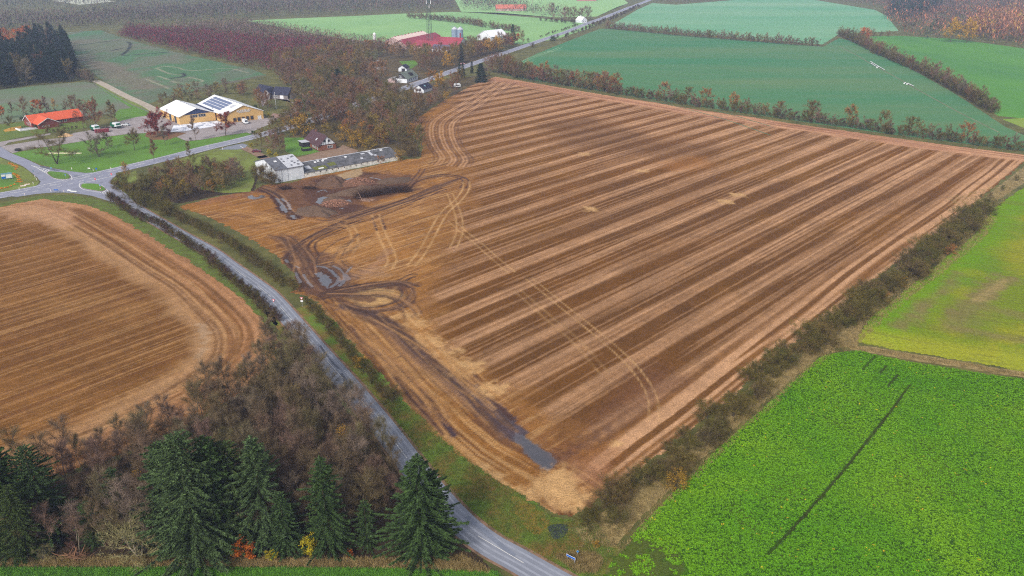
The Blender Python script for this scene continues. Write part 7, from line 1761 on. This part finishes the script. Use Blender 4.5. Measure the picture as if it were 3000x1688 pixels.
def board(q, rz, L, h, z, face, label, border=trim_m, name='direction_sign'):
    s = empty(name, (*q, 0), rz, label, 'road sign')
    m = MB(); m.tube([(-L * .42, 0, 0), (-L * .42, 0, z + h)], .045, 7); m.tube([(L * .42, 0, 0), (L * .42, 0, z + h)], .045, 7); m.build('post', greytrim_m, s)
    m = MB(); m.bb(-L / 2, L / 2, -.09, -.05, z, z + h); m.build('plate', border, s)
    m = MB(); m.bb(-L / 2 + .04, L / 2 - .04, -.105, -.092, z + .04, z + h - .04); m.build('face', face, s); return s
board((9.35, 99.45), R_(-38), 1.7, .42, .95, signblue_m, 'blue road-name sign beside the minor road at the bottom edge')
for (x, y, l, c, b, L) in ((1072, 1052, 'small blue direction sign on the lower kerb of the junction', signblue_m, signblue_m, 1.9), (1398, 1078, 'white direction board with a blue edge on the lower kerb of the junction', trim_m, bluep_m, 2.8), (1318, 1058, 'short white board left of the blue-edged direction board', trim_m, trim_m, 1.6), (1688, 640, 'small pale board in the verge on the upper side of the junction', trim_m, trim_m, 1.2)):
    board(C8(x, y), R_(-8), L, .45, .75, c, l, b)
s, p = disc_sign(C8(1825, 645), 'tiny blue and red sign in the ditch on the upper side of the junction', signblue_m, .9, .7, 'square')
for (x, y, l) in ((448, 965, 'left of two'), (525, 935, 'right of two')):
    board(C8(x, y), R_(22), 2.1, .38, .6, trim_m, 'white board with an orange end on the verge of the field corner, ' + l, orange_m)
posts = ((965, 1050), (1210, 1060), (475, 1115), (1355, 625), (1762, 650), (2095, 620), (2140, 870), (665, 775), (697, 830), (630, 900), (368, 1010))
for i, (x, y) in enumerate(posts):
    q = C8(x, y); o_ = empty('kerb_post', (*q, 0), 0, 'slim white roadside marker post at the junction', 'marker post', 'white marker posts of the junction')
    m = MB(); m.box((0, 0, .5), (.16, .1, 1.0)); m.build('post', trim_m, o_); m = MB(); m.box((0, -.06, .82), (.1, .02, .14)); m.build('reflector', orange_m, o_)
for (x, y, l) in ((1352, 1165, 'white marker post on the upper verge of the main road below the hall'), (1620, 1210, 'white marker post opposite, on the lower verge by the farm lane')):
    q = C6(x, y); o_ = empty('kerb_post', (*q, 0), 0, l, 'marker post'); m = MB(); m.box((0, 0, .5), (.18, .12, 1.05)); m.build('post', trim_m, o_); m = MB(); m.box((0, -.07, .82), (.1, .02, .14)); m.build('reflector', orange_m, o_)
bbq = (-211.4, 325.6)
bb_ = empty('billboard', (*bbq, 0), R_(32), 'blue and white advertising board on the grass by the side road', 'billboard')
m = MB(); m.bb(-2.0, 2.0, -.1, 0, .5, 2.9); m.build('panel', bluep_m, bb_); m = MB(); [m.tube([(x, .1, 0), (x, .1, 2.6)], .07, 6) for x in (-1.5, 0, 1.5)]; m.build('post', dark_m, bb_)
m = MB(); m.bb(-.3, 1.85, -.125, -.105, .65, 2.2); m.build('poster', trim_m, bb_); m = MB(); m.bb(-1.9, -.5, -.125, -.105, .6, 1.4); m.build('poster', signblue_m, bb_); m = MB(); m.bb(-1.9, -.6, -.125, -.105, 1.5, 2.3); m.build('poster', pale_m, bb_)
mg = mat('marigold', A(244, 160, 36), A(226, 130, 24), scale=3, rough=.9)
fl = []
rs = random.Random(3)
for (x, y, s_) in ((285, 560, .9), (320, 590, .6), (300, 625, .5), (265, 710, .6), (300, 735, .7), (330, 760, .7), (345, 785, .5), (365, 820, .7), (360, 862, 1.0), (275, 915, .4), (210, 943, .35), (150, 965, .4), (100, 975, .4), (30, 985, .5), (185, 515, .5), (235, 535, .5)):
    t = TM(); rg = np.random.default_rng(int(x)); n = int(260 * s_)
    p_ = rg.normal(size=(n, 3)) * np.array([.6 * s_, .42 * s_, .22]); p_[:, 2] = np.abs(p_[:, 2]) + .1
    t.leaves(p_, .12, rg); q = C8(x, y); o_ = link('flower_clump', t.mesh('flower_clump', mg), None, (q[0], q[1], 0))
    tag(o_, 'orange flower clump in the winding bed near the billboard', 'flowers', 'orange flower clumps near the billboard')

# ================================================================== THINGS LYING IN THE FIELDS
def heap(name, q, rx, ry, h, material, label, seed, rz=0.0, cat='heap', n=36, lumps=0, lump_m=None, lump=.3, ridge=1.0):
    rg = np.random.default_rng(seed); g = np.linspace(-1.15, 1.15, n); X, Y = np.meshgrid(g, g)
    r = np.hypot(X, Y); th = np.arctan2(Y, X); r = r / (1 + .25 * (vnoise(np.cos(th) * 2 + 5, np.sin(th) * 2 + 5, seed) - .5) * 2)
    Z = h * np.clip(1 - r, 0, 1) ** ridge * (1 + .35 * (fbm(X * 5, Y * 5, seed) - .5) * 2) + .12 * h * (fbm(X * 12, Y * 12, seed + 1) - .5) * (r < 1)
    Z = np.where(r > 1, -.15, Z)
    V = np.stack([X.ravel() * rx, Y.ravel() * ry, Z.ravel()], 1); i = np.arange(n * n).reshape(n, n)
    F = np.stack([i[:-1, :-1].ravel(), i[:-1, 1:].ravel(), i[1:, 1:].ravel(), i[1:, :-1].ravel()], 1)
    o = empty(name, (*q, .02), rz, label, cat); link('mound', npmesh('mound', V, F, material, smooth=True), o)
    if lumps:
        m = MB(); rs = random.Random(seed)
        for _ in range(lumps):
            a = rs.uniform(0, 6.28); rr = rs.uniform(0, 1) ** .6; s_ = lump * rs.uniform(.5, 1.5)
            zz = h * max(0, 1 - rr) ** ridge
            m.box((rr * rx * math.cos(a), rr * ry * math.sin(a), zz + .05), (s_, s_ * .5, s_ * .45), rs.uniform(0, 3), rs.uniform(-1, 1))
        m.build('rubble', lump_m, o)['kind'] = 'stuff'
    return o
soil_m = mat('heap_soil', A(104, 78, 60), A(78, 58, 46), scale=1.5, rough=.95, bump=.1, bscale=4, detail=9)
grav_m = mat('heap_gravel', A(108, 86, 68), A(80, 62, 50), scale=2, rough=.95, bump=.05, bscale=9, detail=9)
brick_m = mat('broken_brick', A(168, 122, 98), A(118, 82, 66), scale=2.5, rough=.9, detail=4)
heap('soil_heap', K2(790, 135), 6.2, 5.6, 3.6, soil_m, 'pointed brown gravel heap beside the low white wall', 61)
heap('rubble_heap', K2(1030, 130), 7.2, 4.6, 2.5, mat('rubble_soil', A(116, 84, 64), A(90, 62, 48), scale=2, rough=.95, bump=.1, bscale=5), 'heap of broken bricks right of the pointed gravel heap', 62, .15, lumps=520, lump_m=brick_m, lump=.42, ridge=.8)
heap('rubble_heap', K2(800, 335), 5.4, 4.6, 1.5, MATS['rubble_soil'], 'lower heap of broken bricks among the puddles', 63, .2, lumps=430, lump_m=brick_m, lump=.4, ridge=.8)
heap('soil_heap', K2(770, 290), 4.0, 2.6, 1.3, grav_m, 'small brown gravel heap behind the lower brick heap', 64, .2)
heap('soil_heap', K2(600, 420), 8.2, 5.2, 2.4, grav_m, 'wide grey-brown gravel heap nearest the minor road', 65, -.5, ridge=.7)
heap('soil_heap', K2(1080, 215), 14.0, 3.8, 2.4, grav_m, 'long ridge of grey-brown gravel behind the uprooted brushwood', 66, .42, ridge=.7)
heap('soil_heap', K2(1380, 110), 8.0, 4.5, 1.3, grav_m, 'flat gravel heap at the right end of the muddy yard', 67, .5, ridge=.6)
heap('soil_heap', C5(1260, 955), 3.6, 2.6, 1.3, mat('sand', A(206, 172, 130), A(184, 148, 108), scale=1.5, rough=.95, bump=.05, bscale=5), 'pile of light sand by the gravel yard', 68, .2)
def brush(name, line, w, h, n, label, seed, mt):
    rg = np.random.default_rng(seed); t = TM(); L = np.array(line, float); k = rg.integers(0, len(L) - 1, n); f = rg.uniform(0, 1, (n, 1))
    p = L[k] * (1 - f) + L[k + 1] * f; p = np.concatenate([p, np.zeros((n, 1))], 1) + rg.normal(size=(n, 3)) * np.array([w * .4, w * .4, 0]); p[:, 2] = np.abs(rg.normal(size=n)) * h * .4 + .05
    u = L[-1] - L[0]; u = np.array([u[0], u[1], 0]) / np.linalg.norm(u)
    d = u * rg.normal(size=(n, 1)) * 1.0 + rg.normal(size=(n, 3)) * .6; d[:, 2] = np.abs(d[:, 2]) * .6
    t.blades(p, d, rg.uniform(.6, 1.8, n), .06, rng=rg)
    for j in range(14):
        a = p[rg.integers(0, n)]; dd = d[rg.integers(0, n)]; t.tube(grow(rg, a, dd, rg.uniform(1.5, 3.5), 5, .2, .02), np.linspace(.12, .03, 5), 5)
    o = link(name, t.mesh(name, mt)); tag(o, label, 'brushwood'); return o
brm = mat('brushwood', A(72, 48, 34), A(44, 30, 22), scale=2, rough=.95)
brush('brush_pile', PL(K2, (1010, 285), (1120, 262), (1260, 240), (1400, 215), (1540, 212)), 3.2, 3.6, 8000, 'long pile of uprooted bushes beside the gravel ridge', 71, brm)
brush('brush_pile', PL(K2, (260, 190), (300, 182), (340, 190)), 2.0, 1.3, 700, 'small tangle of roots left in the muddy yard', 72, brm)
brush('brush_pile', PL(K2, (490, 185), (540, 180), (600, 190)), 1.8, .9, 500, 'thin heap of twigs with a yellow plank in the muddy yard', 73, brm)
brush('brush_pile', PL(K2, (1070, 305), (1110, 302), (1150, 305)), 1.2, .5, 260, 'scatter of pale debris below the uprooted bushes', 74, mat('pale_debris', A(196, 170, 156), A(150, 110, 90), scale=2))
brush('brush_pile', PL(KA, (700, 1270), (780, 1285), (850, 1290)), 1.0, .8, 260, 'pile of cut reddish branches at the wood edge near the bottom left', 75, mat('cut_branches', A(150, 110, 80), A(100, 70, 56), scale=2))
for (pa, pb, l) in ((((220, 235)), (515, 410), 'longer of two white pipes lying in the dark green far field'), ((225, 270), (370, 360), 'shorter of two white pipes lying in the dark green far field'), ((1040, 715), (1130, 755), 'thin pale pipe at the lower spot in the dark green far field')):
    f_ = crop(2520, 150, 200, 1456.0); a, b = f_(*pa), f_(*pb)
    m = MB(); m.tube([(*a, .5), (*b, .5)], [.3, .22], 8); o_ = m.build('irrigation_pipe', trim_m); tag(o_, l, 'pipe')
for (pa, l) in (((950, 698), 'left white wrapped bundle in the dark green far field'), ((1010, 715), 'right white wrapped bundle in the dark green far field'), ((370, 362), 'white stand between the two pipes in the dark green far field')):
    q = f_(*pa); m = MB(); m.tube([(q[0] - 1.2, q[1] - 1.5, .6), (q[0] + 1.2, q[1] + 1.5, .8)], [.5, .35], 8); o_ = m.build('wrapped_bundle', trim_m); tag(o_, l, 'bundle')

# ================================================================== GROUND COVER GROWING IN THE CROPS AND VERGES
def tufts(name, spots, n_bl, h, w, material, label, cat, seed, spread=.25, lean=.5):
    rg = np.random.default_rng(seed); S_ = np.array(spots); n = len(S_)
    p = np.repeat(S_, n_bl, 0) + rg.normal(size=(n * n_bl, 2)) * spread
    p = np.concatenate([p, np.full((len(p), 1), .02)], 1); d = rg.normal(size=(len(p), 3)) * lean; d[:, 2] = 1
    t = TM(); t.blades(p, d, h * rg.uniform(.5, 1.3, len(p)), w, rng=rg)
    o = link(name, t.mesh(name, material)); tag(o, label, cat, kind='stuff'); return o
def rnd_in(poly, n, seed, ymax=1e9):
    rg = np.random.default_rng(seed); P_ = np.array(poly); lo = P_.min(0); hi = P_.max(0); hi[1] = min(hi[1], ymax); out = []
    x = rg.uniform(lo[0], hi[0], n * 3); y = rg.uniform(lo[1], hi[1], n * 3); k = inpoly(x, y, poly); return np.stack([x[k], y[k]], 1)[:n]
# leafy rape plants as low rosettes
rp = rnd_in(RAPE, 70000, 5)
c = crop(2250, 1266, 750, 1456.0)
dd_ = np.minimum.reduce([seg_dist(rp[:, 0], rp[:, 1], l)[0] for l in (PL(KG, (1430, 1130), (1330, 1260), (1230, 1400)) + [c(605, 0)], PL(c, (605, 0), (480, 160), (320, 350), (150, 540), (0, 700)), PL(KG, (1080, 840), (950, 975)), PL(KG, (1190, 940), (1120, 1015)), PL(KG, (1300, 1030), (1210, 1140)))])
sparse = inpoly(rp[:, 0], rp[:, 1], PL(K3, (980, 1080), (1300, 1080), (1700, 1230), (1800, 1449), (1500, 1700), (900, 1700), (960, 1300)))
rp = rp[(dd_ > .36) & ~(sparse & (fbm(rp[:, 0] / 1.2, rp[:, 1] / 1.2, 4) > .42))]
def rape_mesh():
    rg = np.random.default_rng(6); n = len(rp); k = 5
    c0 = np.concatenate([np.repeat(rp, k, 0), np.zeros((n * k, 1))], 1); an = rg.uniform(0, 6.28, n * k); L = rg.uniform(.13, .26, n * k)
    d = np.stack([np.cos(an), np.sin(an), rg.uniform(.15, .6, n * k)], 1); s = np.stack([-np.sin(an), np.cos(an), np.zeros(n * k)], 1)
    base = c0 + d * .03 + np.array([0, 0, .05]); mid = base + d * L[:, None] * .6; tip = base + d * L[:, None] * 1.15 + np.array([0, 0, -.04])
    w = (L * .42)[:, None]; V = np.stack([base, mid + s * w, tip, mid - s * w], 1).reshape(-1, 3)
    tone = np.array(A(96, 148, 26)) * (.78 + .42 * rg.uniform(size=(n, 1)))
    big = fbm(rp[:, 0] / 12, rp[:, 1] / 12, 4)[:, None]; tone = tone * (.85 + .35 * big); tone[:, 0] *= (1 + .5 * (big[:, 0] - .4))
    yl = rg.uniform(size=n) < .002; tone[yl] = np.array(A(200, 180, 40))
    col = np.repeat(tone, k * 4, 0)
    me = npmesh('rape_plants', V, np.arange(len(V)).reshape(-1, 4), mat_tone('rape_leaf', grain=((3, .15),), rough=.6, bump=0), cols=col)
    o = link('rape_plants', me, loc=(0, 0, .03)); tag(o, 'bright green leafy rape plants covering the field at the bottom right', 'crop', kind='stuff')
rape_mesh()
g1 = mat('straw_blades', A(176, 152, 102), A(122, 104, 60), scale=.8, rough=.95)
g2 = mat('green_blades', A(106, 128, 46), A(80, 92, 38), scale=.8, rough=.95)
strip = []
for i, (x, y) in enumerate(spaced(smooth_line(PL(P, (2490, 545), (2450, 600), (2340, 690), (2240, 765), (2170, 830), (2120, 872), (2060, 890), (1900, 1032), (1800, 1120), (1700, 1213), (1600, 1308), (1530, 1372), (1460, 1350)), 4), .12, 9, side=2.2)): strip.append((x, y))
tufts('straw_tufts', strip, 10, .75, .05, g1, 'straw-coloured long grass at the foot of the tall hedge', 'grass', 11)
strip = spaced(smooth_line(PL(P, (2135, 874), (2190, 880), (2260, 893), (2340, 905), (2430, 918), (2500, 932), (2600, 948)), 4), .12, 10, side=.9)
tufts('straw_tufts', strip, 8, .7, .05, g1, 'straw-coloured grass strip between the two crops', 'grass', 12)
strip = np.concatenate([rnd_in(PL(P, (2380, 500), (2500, 470), (2560, 460), (2500, 540), (2440, 590)), 900, 7), rnd_in(PL(P, (-60, 1415), (300, 1405), (700, 1412), (1000, 1408), (1160, 1400), (1230, 1438), (1000, 1426), (500, 1424), (-60, 1424)), 4200, 8)])
tufts('straw_tufts', strip, 9, .8, .05, g1, 'long straw-coloured grass along the wood edge at the bottom', 'grass', 13)
strip = rnd_in(PL(P, (1060, 1050), (1110, 1100), (1180, 1160), (1260, 1215), (1340, 1260), (1390, 1300), (1445, 1310), (1490, 1300), (1550, 1390), (1500, 1460), (1440, 1440), (1330, 1385), (1250, 1340), (1180, 1283), (1100, 1195), (1045, 1128), (1000, 1070), (960, 1010), (1000, 1000)), 9000, 14)
tufts('verge_grass', strip, 7, .4, .04, g2, 'rough green verge grass between the minor road and the striped field', 'grass', 14)
strip = rnd_in(PL(P, (1440, 1390), (1500, 1395), (1515, 1410), (1500, 1440), (1450, 1440), (1400, 1400)), 900, 16)
tufts('straw_tufts', strip, 9, .6, .05, g1, 'patch of flattened straw grass around the blue road-name sign', 'grass', 16)
strip = rnd_in(PL(P, (-60, 1426), (500, 1426), (800, 1426), (1100, 1430), (1250, 1436), (1290, 1500), (-60, 1500)), 14000, 17)
tufts('rape_plants', strip, 6, .28, .09, mat('rape_edge', A(96, 150, 36), A(70, 118, 30), scale=1, rough=.7), 'bright green crop leaves along the bottom left edge', 'crop', 17, lean=1.0)
sheet('rape_field', PL(P, (-200, 1426), (500, 1427), (800, 1426), (1100, 1429), (1250, 1437), (1300, 1600), (-200, 1600)), .02, mat('rape_ground', A(84, 130, 34), A(66, 108, 30), scale=.5, rough=.95, bump=.15, bscale=4), rag=.3)
# pool in the bottom corner
sheet('pond_water', PL(K3, (360, 960), (430, 930), (540, 930), (560, 980), (530, 1040), (450, 1085), (400, 1050)), .05, mat('pond_water', (.018, .022, .026), rough=.08, spec=.6), rag=.15, seg=.5, smooth=3)
# ------------------------------------------------------------------ air
def haze_box():
    m = MB(); m.bb(-5200, 5200, -250, 8200, -1.0, 104.0)
    hm = bpy.data.materials.new('haze'); hm.use_nodes = True; t = hm.node_tree
    t.nodes.remove(t.nodes['Principled BSDF'])
    v = t.nodes.new('ShaderNodeVolumePrincipled'); v.inputs['Density'].default_value = HAZE_DENSITY
    v.inputs['Color'].default_value = (0.55, 0.66, 1.0, 1); v.inputs['Anisotropy'].default_value = 0.0
    t.links.new(v.outputs[0], t.nodes['Material Output'].inputs['Volume'])
    o = m.build('haze', hm); o['kind'] = 'stuff'
haze_box()
